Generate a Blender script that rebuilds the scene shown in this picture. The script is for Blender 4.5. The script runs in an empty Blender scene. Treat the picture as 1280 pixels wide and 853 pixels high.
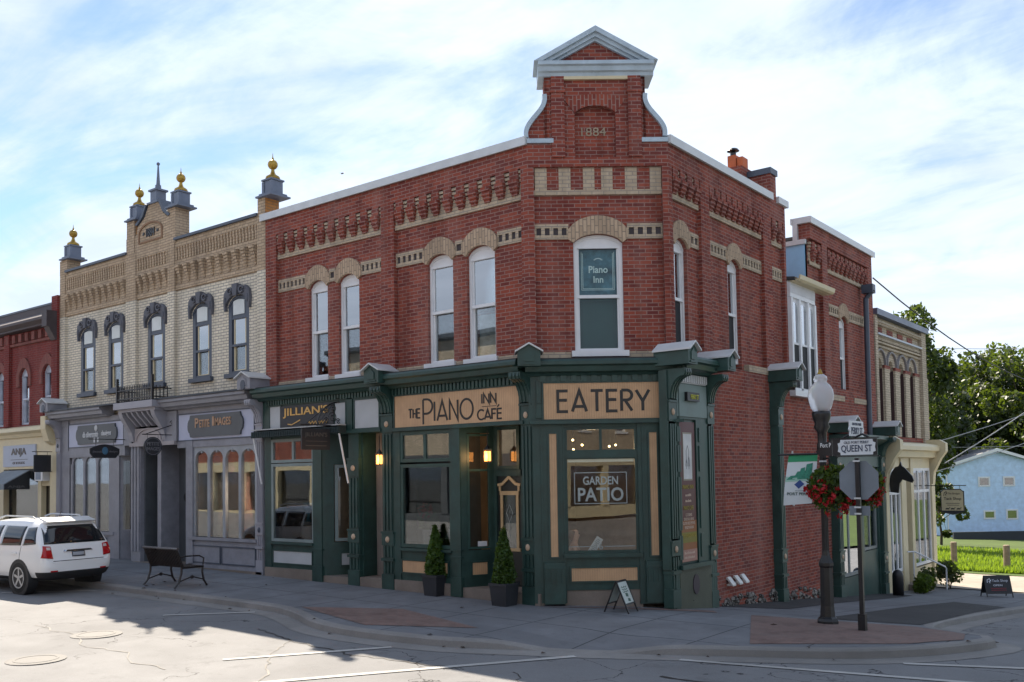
import bpy, bmesh, math, random
from mathutils import Vector, Matrix
random.seed(7)
R = math.radians
scene = bpy.context.scene
COL = scene.collection

# ------------------------------------------------------------------ camera
cam_d = bpy.data.cameras.new('camera'); cam = bpy.data.objects.new('camera', cam_d); COL.objects.link(cam)
YAW, PITCH, ROLL = R(38.06), R(2.571), R(0.942)
right = Vector((math.cos(YAW), math.sin(YAW), 0)); fwd = Vector((-math.sin(YAW), math.cos(YAW), 0)); upv = Vector((0, 0, 1))
f_ = fwd * math.cos(PITCH) + upv * math.sin(PITCH); u_ = -fwd * math.sin(PITCH) + upv * math.cos(PITCH)
xr = right * math.cos(ROLL) - u_ * math.sin(ROLL); yr = right * math.sin(ROLL) + u_ * math.cos(ROLL)
CAMPOS = Vector((10.604, -14.158, 2.437))
M = Matrix((xr, yr, -f_)).transposed().to_4x4(); M.translation = CAMPOS
cam.matrix_world = M
cam_d.sensor_width = 36; cam_d.lens = 1166.9 / 1280 * 36; cam_d.shift_y = (541.8 - 426.5) / 1280
cam_d.clip_start = 0.1; cam_d.clip_end = 5000
scene.camera = cam

# ------------------------------------------------------------------ light
SUN = Vector((-0.82, 0.51, 1.0)).normalized()
EL = math.asin(SUN.z); AZ = math.atan2(SUN.x, SUN.y)      # azimuth from +Y towards +X
sun_d = bpy.data.lights.new('sun', 'SUN'); sun_d.energy = 4.5; sun_d.angle = R(0.5); sun_d.color = (1.0, 0.88, 0.72)
sun = bpy.data.objects.new('sun', sun_d); COL.objects.link(sun)
sun.rotation_euler = SUN.to_track_quat('Z', 'Y').to_euler()
scene.view_settings.view_transform = 'Standard'; scene.view_settings.look = 'None'
scene.view_settings.exposure = EXPOSURE = 1.5; scene.view_settings.gamma = 1
scene.view_settings.use_curve_mapping = False

W = bpy.data.worlds.new('World'); scene.world = W; W.use_nodes = True
nt = W.node_tree; N = nt.nodes; L = nt.links
for n in list(N): N.remove(n)
def nd(tree, typ, **kw):
    n = tree.nodes.new(typ)
    for k, v in kw.items(): setattr(n, k, v)
    return n
sky = nd(nt, 'ShaderNodeTexSky', sky_type='NISHITA', sun_disc=False, sun_elevation=EL, sun_rotation=AZ, altitude=200, air_density=1.0, dust_density=0.15, ozone_density=1.5)
tc = nd(nt, 'ShaderNodeTexCoord'); sep = nd(nt, 'ShaderNodeSeparateXYZ'); L.new(tc.outputs['Generated'], sep.inputs[0])
def mth(tree, op, a, b=None, clamp=False):
    n = tree.nodes.new('ShaderNodeMath'); n.operation = op; n.use_clamp = clamp
    for i, x in enumerate((a, b)):
        if x is None: continue
        if isinstance(x, (int, float)): n.inputs[i].default_value = x
        else: tree.links.new(x, n.inputs[i])
    return n.outputs[0]
zz = mth(nt, 'ADD', mth(nt, 'MAXIMUM', sep.outputs[2], 0.0), 0.16)
cx = mth(nt, 'DIVIDE', sep.outputs[0], zz); cy = mth(nt, 'DIVIDE', sep.outputs[1], zz)
cmb = nd(nt, 'ShaderNodeCombineXYZ'); L.new(cx, cmb.inputs[0]); L.new(cy, cmb.inputs[1])
def cloud(rot, scl, nscale, det, rough, dist, off):
    mp = nd(nt, 'ShaderNodeMapping'); L.new(cmb.outputs[0], mp.inputs[0])
    mp.inputs['Rotation'].default_value = (0, 0, R(rot)); mp.inputs['Scale'].default_value = scl; mp.inputs['Location'].default_value = off
    no = nd(nt, 'ShaderNodeTexNoise'); L.new(mp.outputs[0], no.inputs['Vector'])
    no.inputs['Scale'].default_value = nscale; no.inputs['Detail'].default_value = det
    no.inputs['Roughness'].default_value = rough; no.inputs['Distortion'].default_value = dist
    return no.outputs['Fac']
c1 = cloud(-28, (0.6, 1.35, 1), 1.0, 12, 0.56, 0.8, (3.1, 1.7, 0))
c2 = cloud(-34, (0.35, 1.7, 1), 2.0, 12, 0.6, 1.2, (0.2, 5.0, 2))
c3 = cloud(20, (0.8, 1.0, 1), 2.6, 12, 0.62, 0.5, (7.7, 2.0, 4))
dens = mth(nt, 'ADD', mth(nt, 'MULTIPLY', c1, 0.62), mth(nt, 'ADD', mth(nt, 'MULTIPLY', c2, 0.22), mth(nt, 'MULTIPLY', c3, 0.16)))
hz = mth(nt, 'MULTIPLY', mth(nt, 'SUBTRACT', 0.40, sep.outputs[2]), 0.42)      # more veil low in the sky
dens = mth(nt, 'ADD', dens, mth(nt, 'MAXIMUM', hz, 0.0))
mr = nd(nt, 'ShaderNodeMapRange', interpolation_type='SMOOTHSTEP'); L.new(dens, mr.inputs[0])
mr.inputs['From Min'].default_value = 0.40; mr.inputs['From Max'].default_value = 0.55; mr.inputs['To Min'].default_value = 0.06; mr.inputs['To Max'].default_value = 0.97
shade_ = nd(nt, 'ShaderNodeMapRange'); L.new(c3, shade_.inputs[0]); shade_.inputs['From Min'].default_value = 0.35; shade_.inputs['From Max'].default_value = 0.62
cl_ = nd(nt, 'ShaderNodeMix', data_type='RGBA'); L.new(shade_.outputs[0], cl_.inputs[0]); cl_.inputs[6].default_value = (2.95, 3.38, 4.05, 1); cl_.inputs[7].default_value = (3.6, 4.05, 4.8, 1)
mixc = nd(nt, 'ShaderNodeMix', data_type='RGBA'); L.new(mr.outputs[0], mixc.inputs[0])
dim = nd(nt, 'ShaderNodeMix', data_type='RGBA', blend_type='MULTIPLY'); dim.inputs[0].default_value = 1; L.new(sky.outputs[0], dim.inputs[6]); dim.inputs[7].default_value = (.53, .57, .59, 1)
L.new(dim.outputs[2], mixc.inputs[6]); L.new(cl_.outputs[2], mixc.inputs[7])
bg = nd(nt, 'ShaderNodeBackground'); L.new(mixc.outputs[2], bg.inputs[0]); bg.inputs[1].default_value = 0.1
wo = nd(nt, 'ShaderNodeOutputWorld'); L.new(bg.outputs[0], wo.inputs[0])

# ------------------------------------------------------------------ materials
MATS = {}
def newmat(name):
    m = bpy.data.materials.new(name); m.use_nodes = True
    b = m.node_tree.nodes['Principled BSDF']
    return m, m.node_tree, b
def noise(t, vec, scale, det=4, rough=0.55):
    n = t.nodes.new('ShaderNodeTexNoise'); n.inputs['Scale'].default_value = scale; n.inputs['Detail'].default_value = det
    n.inputs['Roughness'].default_value = rough
    if vec is not None: t.links.new(vec, n.inputs['Vector'])
    return n.outputs['Fac']
def mixc_(t, fac, a, b, mode='MIX'):
    n = t.nodes.new('ShaderNodeMix'); n.data_type = 'RGBA'; n.blend_type = mode
    for i, x in ((0, fac), (6, a), (7, b)):
        if isinstance(x, (int, float)): n.inputs[i].default_value = x
        elif isinstance(x, tuple): n.inputs[i].default_value = (*x, 1) if len(x) == 3 else x
        else: t.links.new(x, n.inputs[i])
    return n.outputs[2]
def rng(t, v, a, b, c=0.0, d=1.0):
    n = t.nodes.new('ShaderNodeMapRange'); t.links.new(v, n.inputs[0])
    for i, x in zip((1, 2, 3, 4), (a, b, c, d)): n.inputs[i].default_value = x
    return n.outputs[0]
def bump(t, b, h, strength=0.3, dist=0.01):
    n = t.nodes.new('ShaderNodeBump'); n.inputs['Strength'].default_value = strength; n.inputs['Distance'].default_value = dist
    t.links.new(h, n.inputs['Height']); t.links.new(n.outputs[0], b.inputs['Normal'])
def objco(t): return t.nodes.new('ShaderNodeNewGeometry').outputs['Position']
def uvco(t): return t.nodes.new('ShaderNodeUVMap').outputs[0]
def mul(c, k): return tuple(min(1, x * k) for x in c)

def paint(name, rgb, rough=0.5, var=0.22, scale=2.5, metal=0.0, grime=0.0, bmp=0.0):
    if name in MATS: return MATS[name]
    m, t, b = newmat(name); P = objco(t)
    n1 = noise(t, P, scale, 6, 0.6)
    c = mixc_(t, rng(t, n1, 0.3, 0.7), mul(rgb, 1 - var), mul(rgb, 1 + var * 0.6))
    if grime:
        n2 = noise(t, P, scale * 5, 5, 0.7)
        c = mixc_(t, rng(t, n2, 0.55, 0.75, 0, grime), c, mul(rgb, 0.35))
    t.links.new(c, b.inputs['Base Color']); b.inputs['Metallic'].default_value = metal
    t.links.new(rng(t, n1, 0.2, 0.8, max(0.05, rough - 0.1), min(1, rough + 0.1)), b.inputs['Roughness'])
    if bmp: bump(t, b, noise(t, P, 60, 4), bmp, 0.004)
    MATS[name] = m; return m

def brick(name, ca, cb, mortar, bw=0.225, rh=0.075, ms=0.012, swap=False, weather=0.35, dark=(0.07, 0.03, 0.04)):
    if name in MATS: return MATS[name]
    m, t, b = newmat(name); U = uvco(t)
    if swap:
        s = t.nodes.new('ShaderNodeSeparateXYZ'); t.links.new(U, s.inputs[0]); k = t.nodes.new('ShaderNodeCombineXYZ')
        t.links.new(s.outputs[1], k.inputs[0]); t.links.new(s.outputs[0], k.inputs[1]); U = k.outputs[0]
    br = t.nodes.new('ShaderNodeTexBrick'); t.links.new(U, br.inputs['Vector'])
    br.inputs['Scale'].default_value = 1; br.inputs['Mortar Size'].default_value = ms; br.inputs['Mortar Smooth'].default_value = 0.2
    br.inputs['Brick Width'].default_value = bw; br.inputs['Row Height'].default_value = rh; br.inputs['Bias'].default_value = -0.1
    br.inputs['Color1'].default_value = (*ca, 1); br.inputs['Color2'].default_value = (*cb, 1); br.inputs['Mortar'].default_value = (*mortar, 1)
    # second random per brick: dark headers here and there
    br2 = t.nodes.new('ShaderNodeTexBrick'); t.links.new(U, br2.inputs['Vector'])
    for k in ('Scale', 'Mortar Size', 'Brick Width', 'Row Height'): br2.inputs[k].default_value = br.inputs[k].default_value
    br2.inputs['Bias'].default_value = -0.45; br2.inputs['Mortar Size'].default_value = 0
    br2.inputs['Color1'].default_value = (0, 0, 0, 1); br2.inputs['Color2'].default_value = (1, 1, 1, 1)
    mp = t.nodes.new('ShaderNodeVectorMath'); mp.operation = 'ADD'; t.links.new(U, mp.inputs[0]); mp.inputs[1].default_value = (bw * 40, rh * 26, 0)
    t.links.new(mp.outputs[0], br2.inputs['Vector'])
    P = objco(t)
    inv = mth(t, 'SUBTRACT', 1.0, br.outputs['Fac'])
    dk = mth(t, 'MULTIPLY', rng(t, br2.outputs['Color'], 0.62, 0.85, 0, 0.8), inv)
    c = mixc_(t, dk, br.outputs['Color'], dark)
    n1 = noise(t, P, 0.7, 6, 0.65); n2 = noise(t, P, 14, 4, 0.6)
    c = mixc_(t, rng(t, n1, 0.42, 0.75, 0, weather), c, mul(mortar, 0.8))
    c = mixc_(t, rng(t, n2, 0.3, 0.7, 0.0, 0.35), c, mul(ca, 0.55))
    sm = t.nodes.new('ShaderNodeMapping'); t.links.new(P, sm.inputs[0]); sm.inputs['Scale'].default_value = (2.2, 2.2, 0.22)
    n4 = noise(t, sm.outputs[0], 1.0, 6, 0.65); c = mixc_(t, rng(t, n4, 0.5, 0.72, 0, 0.5), c, mul(ca, 0.28)); n5 = noise(t, sm.outputs[0], 0.6, 4, 0.6); c = mixc_(t, rng(t, n5, 0.52, 0.7, 0, 0.22), c, mul(mortar, 1.25))
    t.links.new(c, b.inputs['Base Color']); b.inputs['Roughness'].default_value = 0.88; b.inputs['Specular IOR Level'].default_value = 0.25
    h = mth(t, 'ADD', inv, mth(t, 'MULTIPLY', n2, 0.5)); bump(t, b, h, 0.6, 0.008)
    MATS[name] = m; return m

def boards(name, rgb, step=0.05, rough=0.55, horiz=False, gap=0.5):
    """painted boards with a groove every `step` metres"""
    if name in MATS: return MATS[name]
    m, t, b = newmat(name); s = t.nodes.new('ShaderNodeSeparateXYZ'); t.links.new(uvco(t), s.inputs[0])
    fr = mth(t, 'FRACT', mth(t, 'DIVIDE', s.outputs[1 if horiz else 0], step))
    g = rng(t, mth(t, 'ABSOLUTE', mth(t, 'SUBTRACT', fr, 0.5)), 0.40, 0.5)
    n1 = noise(t, objco(t), 3, 6)
    c = mixc_(t, rng(t, n1, 0.3, 0.7), mul(rgb, 0.86), mul(rgb, 1.1))
    c = mixc_(t, mth(t, 'MULTIPLY', g, gap), c, mul(rgb, 0.45))
    t.links.new(c, b.inputs['Base Color']); b.inputs['Roughness'].default_value = rough
    bump(t, b, mth(t, 'SUBTRACT', 1.0, g), 0.6, 0.008)
    MATS[name] = m; return m

def concrete(name, rgb, joint=1.5, stain=0.4, crack=0.0, rough=0.9, nscale=1.2):
    if name in MATS: return MATS[name]
    m, t, b = newmat(name); P = objco(t)
    n1 = noise(t, P, nscale, 8, 0.62); n2 = noise(t, P, 45, 4, 0.7); n3 = noise(t, P, 0.25, 5, 0.6)
    c = mixc_(t, rng(t, n1, 0.3, 0.72), mul(rgb, 0.72), mul(rgb, 1.12))
    c = mixc_(t, rng(t, n2, 0.35, 0.75, 0, 0.35), c, mul(rgb, 0.5))
    c = mixc_(t, rng(t, n3, 0.45, 0.7, 0, stain), c, mul(rgb, 0.55))
    h = mth(t, 'MULTIPLY', n2, 0.4)
    if crack:
        n5 = noise(t, P, 0.16, 3, 0.4); c = mixc_(t, rng(t, n5, 0.515, 0.53, 0, 0.28), c, mul(rgb, 0.45))
        n6 = noise(t, P, 160, 2, 0.6); c = mixc_(t, rng(t, n6, 0.35, 0.7, 0, 0.5), c, mul(rgb, 1.35)); n7 = noise(t, P, 2.6, 7, .7); c = mixc_(t, rng(t, n7, .56, .72, 0, .45), c, mul(rgb, .4))
    if joint:
        s = t.nodes.new('ShaderNodeSeparateXYZ'); t.links.new(P, s.inputs[0])
        js = []
        for i, of in ((0, 0.35), (1, 0.1)):
            fr = mth(t, 'FRACT', mth(t, 'DIVIDE', mth(t, 'ADD', s.outputs[i], 100 * joint + of), joint))
            js.append(rng(t, mth(t, 'ABSOLUTE', mth(t, 'SUBTRACT', fr, 0.5)), 0.5 - 0.02 / joint, 0.5 - 0.007 / joint))
        j = mth(t, 'MAXIMUM', js[0], js[1])
        fl = t.nodes.new('ShaderNodeVectorMath'); fl.operation = 'FLOOR'; dv = t.nodes.new('ShaderNodeVectorMath'); dv.operation = 'MULTIPLY_ADD'; t.links.new(P, dv.inputs[0]); dv.inputs[1].default_value = (1 / joint, 1 / joint, 0); dv.inputs[2].default_value = (.35 / joint + .5, .1 / joint + .5, 0); t.links.new(dv.outputs[0], fl.inputs[0])
        wn = t.nodes.new('ShaderNodeTexWhiteNoise'); t.links.new(fl.outputs[0], wn.inputs['Vector']); c = mixc_(t, mth(t, 'MULTIPLY', wn.outputs['Value'], 0.55), c, mul(rgb, 0.62))
        n8 = noise(t, P, 3.2, 7, .72); c = mixc_(t, rng(t, n8, .55, .7, 0, .5), c, mul(rgb, .45))
        c = mixc_(t, mth(t, 'MULTIPLY', j, 0.85), c, mul(rgb, 0.18))
    if crack:
        vo = t.nodes.new('ShaderNodeTexVoronoi'); vo.feature = 'DISTANCE_TO_EDGE'
        wv = t.nodes.new('ShaderNodeVectorMath'); wv.operation = 'ADD'; t.links.new(P, wv.inputs[0])
        nn = t.nodes.new('ShaderNodeTexNoise'); nn.inputs['Scale'].default_value = 1.3; nn.inputs['Detail'].default_value = 6; t.links.new(P, nn.inputs['Vector'])
        sc = t.nodes.new('ShaderNodeVectorMath'); sc.operation = 'SCALE'; sc.inputs[3].default_value = 1.6
        t.links.new(nn.outputs['Color'], sc.inputs[0]); t.links.new(sc.outputs[0], wv.inputs[1])
        t.links.new(wv.outputs[0], vo.inputs['Vector']); vo.inputs['Scale'].default_value = 0.33
        ck = rng(t, vo.outputs['Distance'], 0.0015, 0.006, 1, 0)
        ck = mth(t, 'MULTIPLY', ck, rng(t, n3, 0.42, 0.5))
        c = mixc_(t, mth(t, 'MULTIPLY', ck, crack), c, (0.012, 0.012, 0.014))
    t.links.new(c, b.inputs['Base Color']); b.inputs['Roughness'].default_value = rough; b.inputs['Specular IOR Level'].default_value = 0.3
    bump(t, b, h, 0.5, 0.006)
    MATS[name] = m; return m

def glass(name, refl=0.08, tint=(0.82, 0.9, 0.88), boost=1.6, wavy=0.006):
    if name in MATS: return MATS[name]
    m = bpy.data.materials.new(name); m.use_nodes = True; t = m.node_tree
    for n in list(t.nodes): t.nodes.remove(n)
    tr = nd(t, 'ShaderNodeBsdfTransparent'); tr.inputs[0].default_value = (*tint, 1)
    gl = nd(t, 'ShaderNodeBsdfGlossy'); gl.inputs['Roughness'].default_value = 0.004; gl.inputs[0].default_value = (0.95, 0.97, 1, 1)
    fr = nd(t, 'ShaderNodeFresnel'); fr.inputs[0].default_value = 1.5
    if wavy:
        bu = nd(t, 'ShaderNodeBump'); bu.inputs['Strength'].default_value = wavy; bu.inputs['Distance'].default_value = 0.1
        t.links.new(noise(t, objco(t), 1.3, 1), bu.inputs['Height']); t.links.new(bu.outputs[0], gl.inputs['Normal'])
    fac = mth(t, 'ADD', mth(t, 'MULTIPLY', fr.outputs[0], boost), refl, clamp=True)
    mx = nd(t, 'ShaderNodeMixShader'); t.links.new(fac, mx.inputs[0]); t.links.new(tr.outputs[0], mx.inputs[1]); t.links.new(gl.outputs[0], mx.inputs[2])
    o = nd(t, 'ShaderNodeOutputMaterial'); t.links.new(mx.outputs[0], o.inputs[0])
    MATS[name] = m; return m

def emit(name, rgb, s):
    if name in MATS: return MATS[name]
    m, t, b = newmat(name); b.inputs['Emission Color'].default_value = (*rgb, 1); b.inputs['Emission Strength'].default_value = s
    b.inputs['Base Color'].default_value = (*rgb, 1); MATS[name] = m; return m

def leafmat(name, rgb, trans=0.45, var=0.5, hue=(1.5, 1.25, 0.6)):
    if name in MATS: return MATS[name]
    m, t, b = newmat(name); P = objco(t)
    n1 = noise(t, P, 0.9, 4); n2 = noise(t, P, 11, 3)
    c = mixc_(t, rng(t, n1, 0.3, 0.7), mul(rgb, 1 - var), tuple(min(1, x * h) for x, h in zip(rgb, hue)))
    c = mixc_(t, rng(t, n2, 0.3, 0.7, 0, 0.6), c, mul(rgb, 0.6))
    t.links.new(c, b.inputs['Base Color']); b.inputs['Roughness'].default_value = 0.55
    tl = nd(t, 'ShaderNodeBsdfTranslucent'); t.links.new(mixc_(t, 0.6, c, (0.35, 0.5, 0.03)), tl.inputs[0])
    mx = nd(t, 'ShaderNodeMixShader'); mx.inputs[0].default_value = trans
    o = t.nodes['Material Output']; t.links.new(b.outputs[0], mx.inputs[1]); t.links.new(tl.outputs[0], mx.inputs[2]); t.links.new(mx.outputs[0], o.inputs[0])
    MATS[name] = m; return m

def rubble(name):
    m, t, b = newmat(name); P = objco(t)
    vo = t.nodes.new('ShaderNodeTexVoronoi'); vo.inputs['Scale'].default_value = 6.5; t.links.new(P, vo.inputs['Vector'])
    ve = t.nodes.new('ShaderNodeTexVoronoi'); ve.feature = 'DISTANCE_TO_EDGE'; ve.inputs['Scale'].default_value = 6.5; t.links.new(P, ve.inputs['Vector'])
    c = mixc_(t, vo.outputs['Color'], (0.07, 0.065, 0.06), (0.34, 0.31, 0.28))
    c = mixc_(t, rng(t, ve.outputs[0], 0.02, 0.08, 1, 0), c, (0.03, 0.028, 0.026))
    t.links.new(c, b.inputs['Base Color']); b.inputs['Roughness'].default_value = 0.9
    bump(t, b, rng(t, ve.outputs[0], 0, 0.2), 1.0, 0.04); return m

RED = lambda: brick('red_brick', (0.31, 0.073, 0.045), (0.115, 0.025, 0.026), (0.30, 0.19, 0.165), ms=0.009, weather=0.25)
REDS = lambda: brick('red_brick_upright', (0.31, 0.073, 0.045), (0.14, 0.03, 0.028), (0.30, 0.2, 0.17), bw=0.23, ms=0.010, swap=True, weather=0.2)
BUFF = lambda: brick('buff_brick', (0.54, 0.43, 0.31), (0.43, 0.34, 0.24), (0.30, 0.26, 0.22), ms=0.009, weather=0.25, dark=(0.2, 0.14, 0.08))
BUFFS = lambda: brick('buff_brick_upright', (0.54, 0.40, 0.28), (0.40, 0.29, 0.2), (0.25, 0.2, 0.15), bw=0.24, ms=0.010, swap=True, weather=0.2, dark=(0.25, 0.15, 0.1))
CREAM = lambda: brick('cream_brick', (0.80, 0.72, 0.58), (0.66, 0.60, 0.47), (0.26, 0.25, 0.24), ms=0.011, weather=0.2, dark=(0.34, 0.29, 0.2))
TAN = lambda: brick('tan_brick', (0.55, 0.42, 0.29), (0.43, 0.32, 0.21), (0.22, 0.17, 0.13), ms=0.009, weather=0.2, dark=(0.24, 0.15, 0.08))
ORANGE = lambda: brick('orange_brick', (0.55, 0.24, 0.07), (0.45, 0.2, 0.07), (0.25, 0.17, 0.1), ms=0.009, weather=0.1)
DRED = lambda: brick('deep_red_brick', (0.22, 0.035, 0.03), (0.15, 0.024, 0.026), (0.2, 0.1, 0.09), ms=0.009, weather=0.15)
YBRICK = lambda: brick('pale_yellow_brick', (0.62, 0.52, 0.40), (0.48, 0.40, 0.30), (0.27, 0.24, 0.19), ms=0.010, weather=0.3, dark=(0.3, 0.23, 0.15))
GREEN = lambda: paint('green_paint', (0.020, 0.054, 0.047), 0.45, var=.35, scale=3.5, grime=0.35, bmp=.25)
GREENL = lambda: paint('green_paint_lighter', (0.026, 0.066, 0.057), 0.42, var=.3, grime=0.3, bmp=.2)
TANB = lambda: boards('tan_beadboard', (0.55, 0.34, 0.19), 0.045)
WHT = lambda: paint('white_frame_paint', (0.70, 0.71, 0.73), 0.45, 0.1)
CAPM = lambda: paint('pale_metal_cap', (0.55, 0.57, 0.58), 0.35, 0.12)
BLUEM = lambda: paint('blue_grey_metal', (0.40, 0.49, 0.56), 0.35, 0.2, grime=0.3)
GREY = lambda: paint('grey_shop_paint', (0.235, 0.24, 0.275), 0.5, 0.2, 3.5, grime=0.25, bmp=.2)
GREYD = lambda: paint('dark_grey_shop_paint', (0.085, 0.095, 0.105), 0.5)
LAV = lambda: paint('pale_lavender_paint', (0.42, 0.45, 0.58), 0.5, 0.08)
SLATE = lambda: paint('slate_blue_paint', (0.055, 0.07, 0.10), 0.45)
BLACK = lambda: paint('black_metal', (0.012, 0.012, 0.014), 0.38, 0.3)
BLKW = lambda: paint('dark_sign_board', (0.02, 0.022, 0.028), 0.5)
GOLD = lambda: paint('gold_paint', (0.62, 0.36, 0.10), 0.4, 0.2)
GILT = lambda: paint('gilded_metal', (0.36, 0.23, 0.04), 0.35, 0.25, metal=0.5)
STONE = lambda: concrete('stone_base', (0.24, 0.2, 0.17), 0, 0.5)
CREAMP = lambda: paint('cream_paint', (0.60, 0.52, 0.34), 0.5, 0.1, grime=0.12)
SHOPG = lambda: glass('shop_glass', 0.015, (0.96, 0.98, 0.97), 0.9)
UPG = lambda: glass('upper_glass', 0.24, (0.7, 0.8, 0.8), 2.2)
ROOF = lambda: paint('flat_roof_felt', (0.05, 0.05, 0.055), 0.9)
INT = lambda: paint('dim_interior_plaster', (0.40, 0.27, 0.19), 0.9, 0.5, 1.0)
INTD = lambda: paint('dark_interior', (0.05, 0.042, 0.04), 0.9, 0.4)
BLIND = lambda: paint('pale_window_blind', (0.62, 0.66, 0.66), 0.8, 0.08)

# ------------------------------------------------------------------ mesh helpers
Z = Vector((0, 0, 1))
class Frame:
    def __init__(s, o, ud, n): s.o = Vector(o); s.u = Vector(ud).normalized(); s.n = Vector(n).normalized()
    def P(s, u, d, z): return s.o + s.u * u + s.n * d + Z * z
ID = Frame((0, 0, 0), (1, 0, 0), (0, 1, 0))
ROOT = {}
class MB:
    def __init__(s, fr=ID): s.v = []; s.f = []; s.fr = fr; s.mi = []; s.cur = 0; s.smooth = False
    def vert(s, u, d, z): s.v.append(s.fr.P(u, d, z)); return len(s.v) - 1
    def face(s, idx): s.f.append(tuple(idx)); s.mi.append(s.cur)
    def raw(s, pts, faces):
        b = len(s.v); s.v += [s.fr.P(*p) for p in pts]
        for f in faces: s.face([b + i for i in f])
        return s
    def hexa(s, p): return s.raw(p, [(0, 1, 2, 3), (7, 6, 5, 4), (0, 4, 5, 1), (1, 5, 6, 2), (2, 6, 7, 3), (3, 7, 4, 0)])
    def box(s, u0, u1, d0, d1, z0, z1):
        return s.hexa([(u0, d0, z0), (u1, d0, z0), (u1, d1, z0), (u0, d1, z0), (u0, d0, z1), (u1, d0, z1), (u1, d1, z1), (u0, d1, z1)])
    def ext(s, pts, d0, d1):            # polygon in (u,z), extruded in d
        n = len(pts); P = [(u, d0, z) for u, z in pts] + [(u, d1, z) for u, z in pts]
        return s.raw(P, [tuple(range(n)), tuple(range(2 * n - 1, n - 1, -1))] + [(i, (i + 1) % n, n + (i + 1) % n, n + i) for i in range(n)])
    def prof(s, pts, u0, u1):           # polygon in (d,z), extruded along u
        n = len(pts); P = [(u0, d, z) for d, z in pts] + [(u1, d, z) for d, z in pts]
        return s.raw(P, [tuple(range(n)), tuple(range(2 * n - 1, n - 1, -1))] + [(i, (i + 1) % n, n + (i + 1) % n, n + i) for i in range(n)])
    def plan(s, pts, z0, z1):           # polygon in (u,d), extruded in z
        n = len(pts); P = [(u, d, z0) for u, d in pts] + [(u, d, z1) for u, d in pts]
        return s.raw(P, [tuple(range(n)), tuple(range(2 * n - 1, n - 1, -1))] + [(i, (i + 1) % n, n + (i + 1) % n, n + i) for i in range(n)])
    def lathe(s, u, d, prof, n=16, ph=0.0):
        P = []; F = []
        for r, z in prof:
            for k in range(n):
                a = 2 * math.pi * k / n + ph; P.append((u + r * math.cos(a), d + r * math.sin(a), z))
        for i in range(len(prof) - 1):
            for k in range(n): F.append((i * n + k, i * n + (k + 1) % n, (i + 1) * n + (k + 1) % n, (i + 1) * n + k))
        F.append(tuple(range(n))); F.append(tuple((len(prof) - 1) * n + k for k in range(n)))
        return s.raw(P, F)
    def tube(s, pts, r, n=8, cap=True):
        pts = [Vector(s.fr.P(*p)) for p in pts]; rs = r if isinstance(r, (list, tuple)) else [r] * len(pts)
        b = len(s.v); prev = None
        for i, p in enumerate(pts):
            t = (pts[min(i + 1, len(pts) - 1)] - pts[max(i - 1, 0)]).normalized()
            a = t.cross(Z if abs(t.z) < 0.95 else Vector((1, 0, 0))).normalized()
            if prev is not None:
                q = prev - t * prev.dot(t)
                if q.length > 1e-6: a = q.normalized()
            prev = a; c = t.cross(a)
            for k in range(n):
                w = 2 * math.pi * k / n; s.v.append(p + (a * math.cos(w) + c * math.sin(w)) * rs[i])
        for i in range(len(pts) - 1):
            for k in range(n): s.face((b + i * n + k, b + i * n + (k + 1) % n, b + (i + 1) * n + (k + 1) % n, b + (i + 1) * n + k))
        if cap: s.face([b + k for k in range(n)]); s.face([b + (len(pts) - 1) * n + k for k in range(n)])
        return s
    def band(s, pts, w, d0, d1):        # polyline in (u,z) of stroke width w as a mitred strip, extruded in d
        n = len(pts); A = []; B = []
        for i in range(n):
            p = Vector(pts[i]); t0 = (p - Vector(pts[i - 1])).normalized() if i else None; t1 = (Vector(pts[i + 1]) - p).normalized() if i < n - 1 else None
            if t0 is None: t0 = t1
            if t1 is None: t1 = t0
            m = (Vector((-t0.y, t0.x)) + Vector((-t1.y, t1.x)))
            m = m.normalized() if m.length > 1e-6 else Vector((-t0.y, t0.x))
            k = 1 / max(0.35, m.dot(Vector((-t0.y, t0.x))))
            A.append(p + m * w / 2 * k); B.append(p - m * w / 2 * k)
        P = []
        for a, b in zip(A, B): P += [(a.x, d0, a.y), (b.x, d0, b.y), (b.x, d1, b.y), (a.x, d1, a.y)]
        F = [(0, 1, 2, 3), tuple(4 * (n - 1) + k for k in (3, 2, 1, 0))]
        for i in range(n - 1):
            q = 4 * i
            for k in range(4): F.append((q + k, q + (k + 1) % 4, q + 4 + (k + 1) % 4, q + 4 + k))
        return s.raw(P, F)
    def ball(s, c, r, n=10, m=6):
        rx, ry, rz = r if isinstance(r, tuple) else (r, r, r)
        P = []; F = []
        for i in range(m + 1):
            a = -math.pi / 2 + math.pi * i / m
            for k in range(n):
                w = 2 * math.pi * k / n; P.append((c[0] + rx * math.cos(a) * math.cos(w), c[1] + ry * math.cos(a) * math.sin(w), c[2] + rz * math.sin(a)))
        for i in range(m):
            for k in range(n): F.append((i * n + k, i * n + (k + 1) % n, (i + 1) * n + (k + 1) % n, (i + 1) * n + k))
        return s.raw(P, F)
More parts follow.
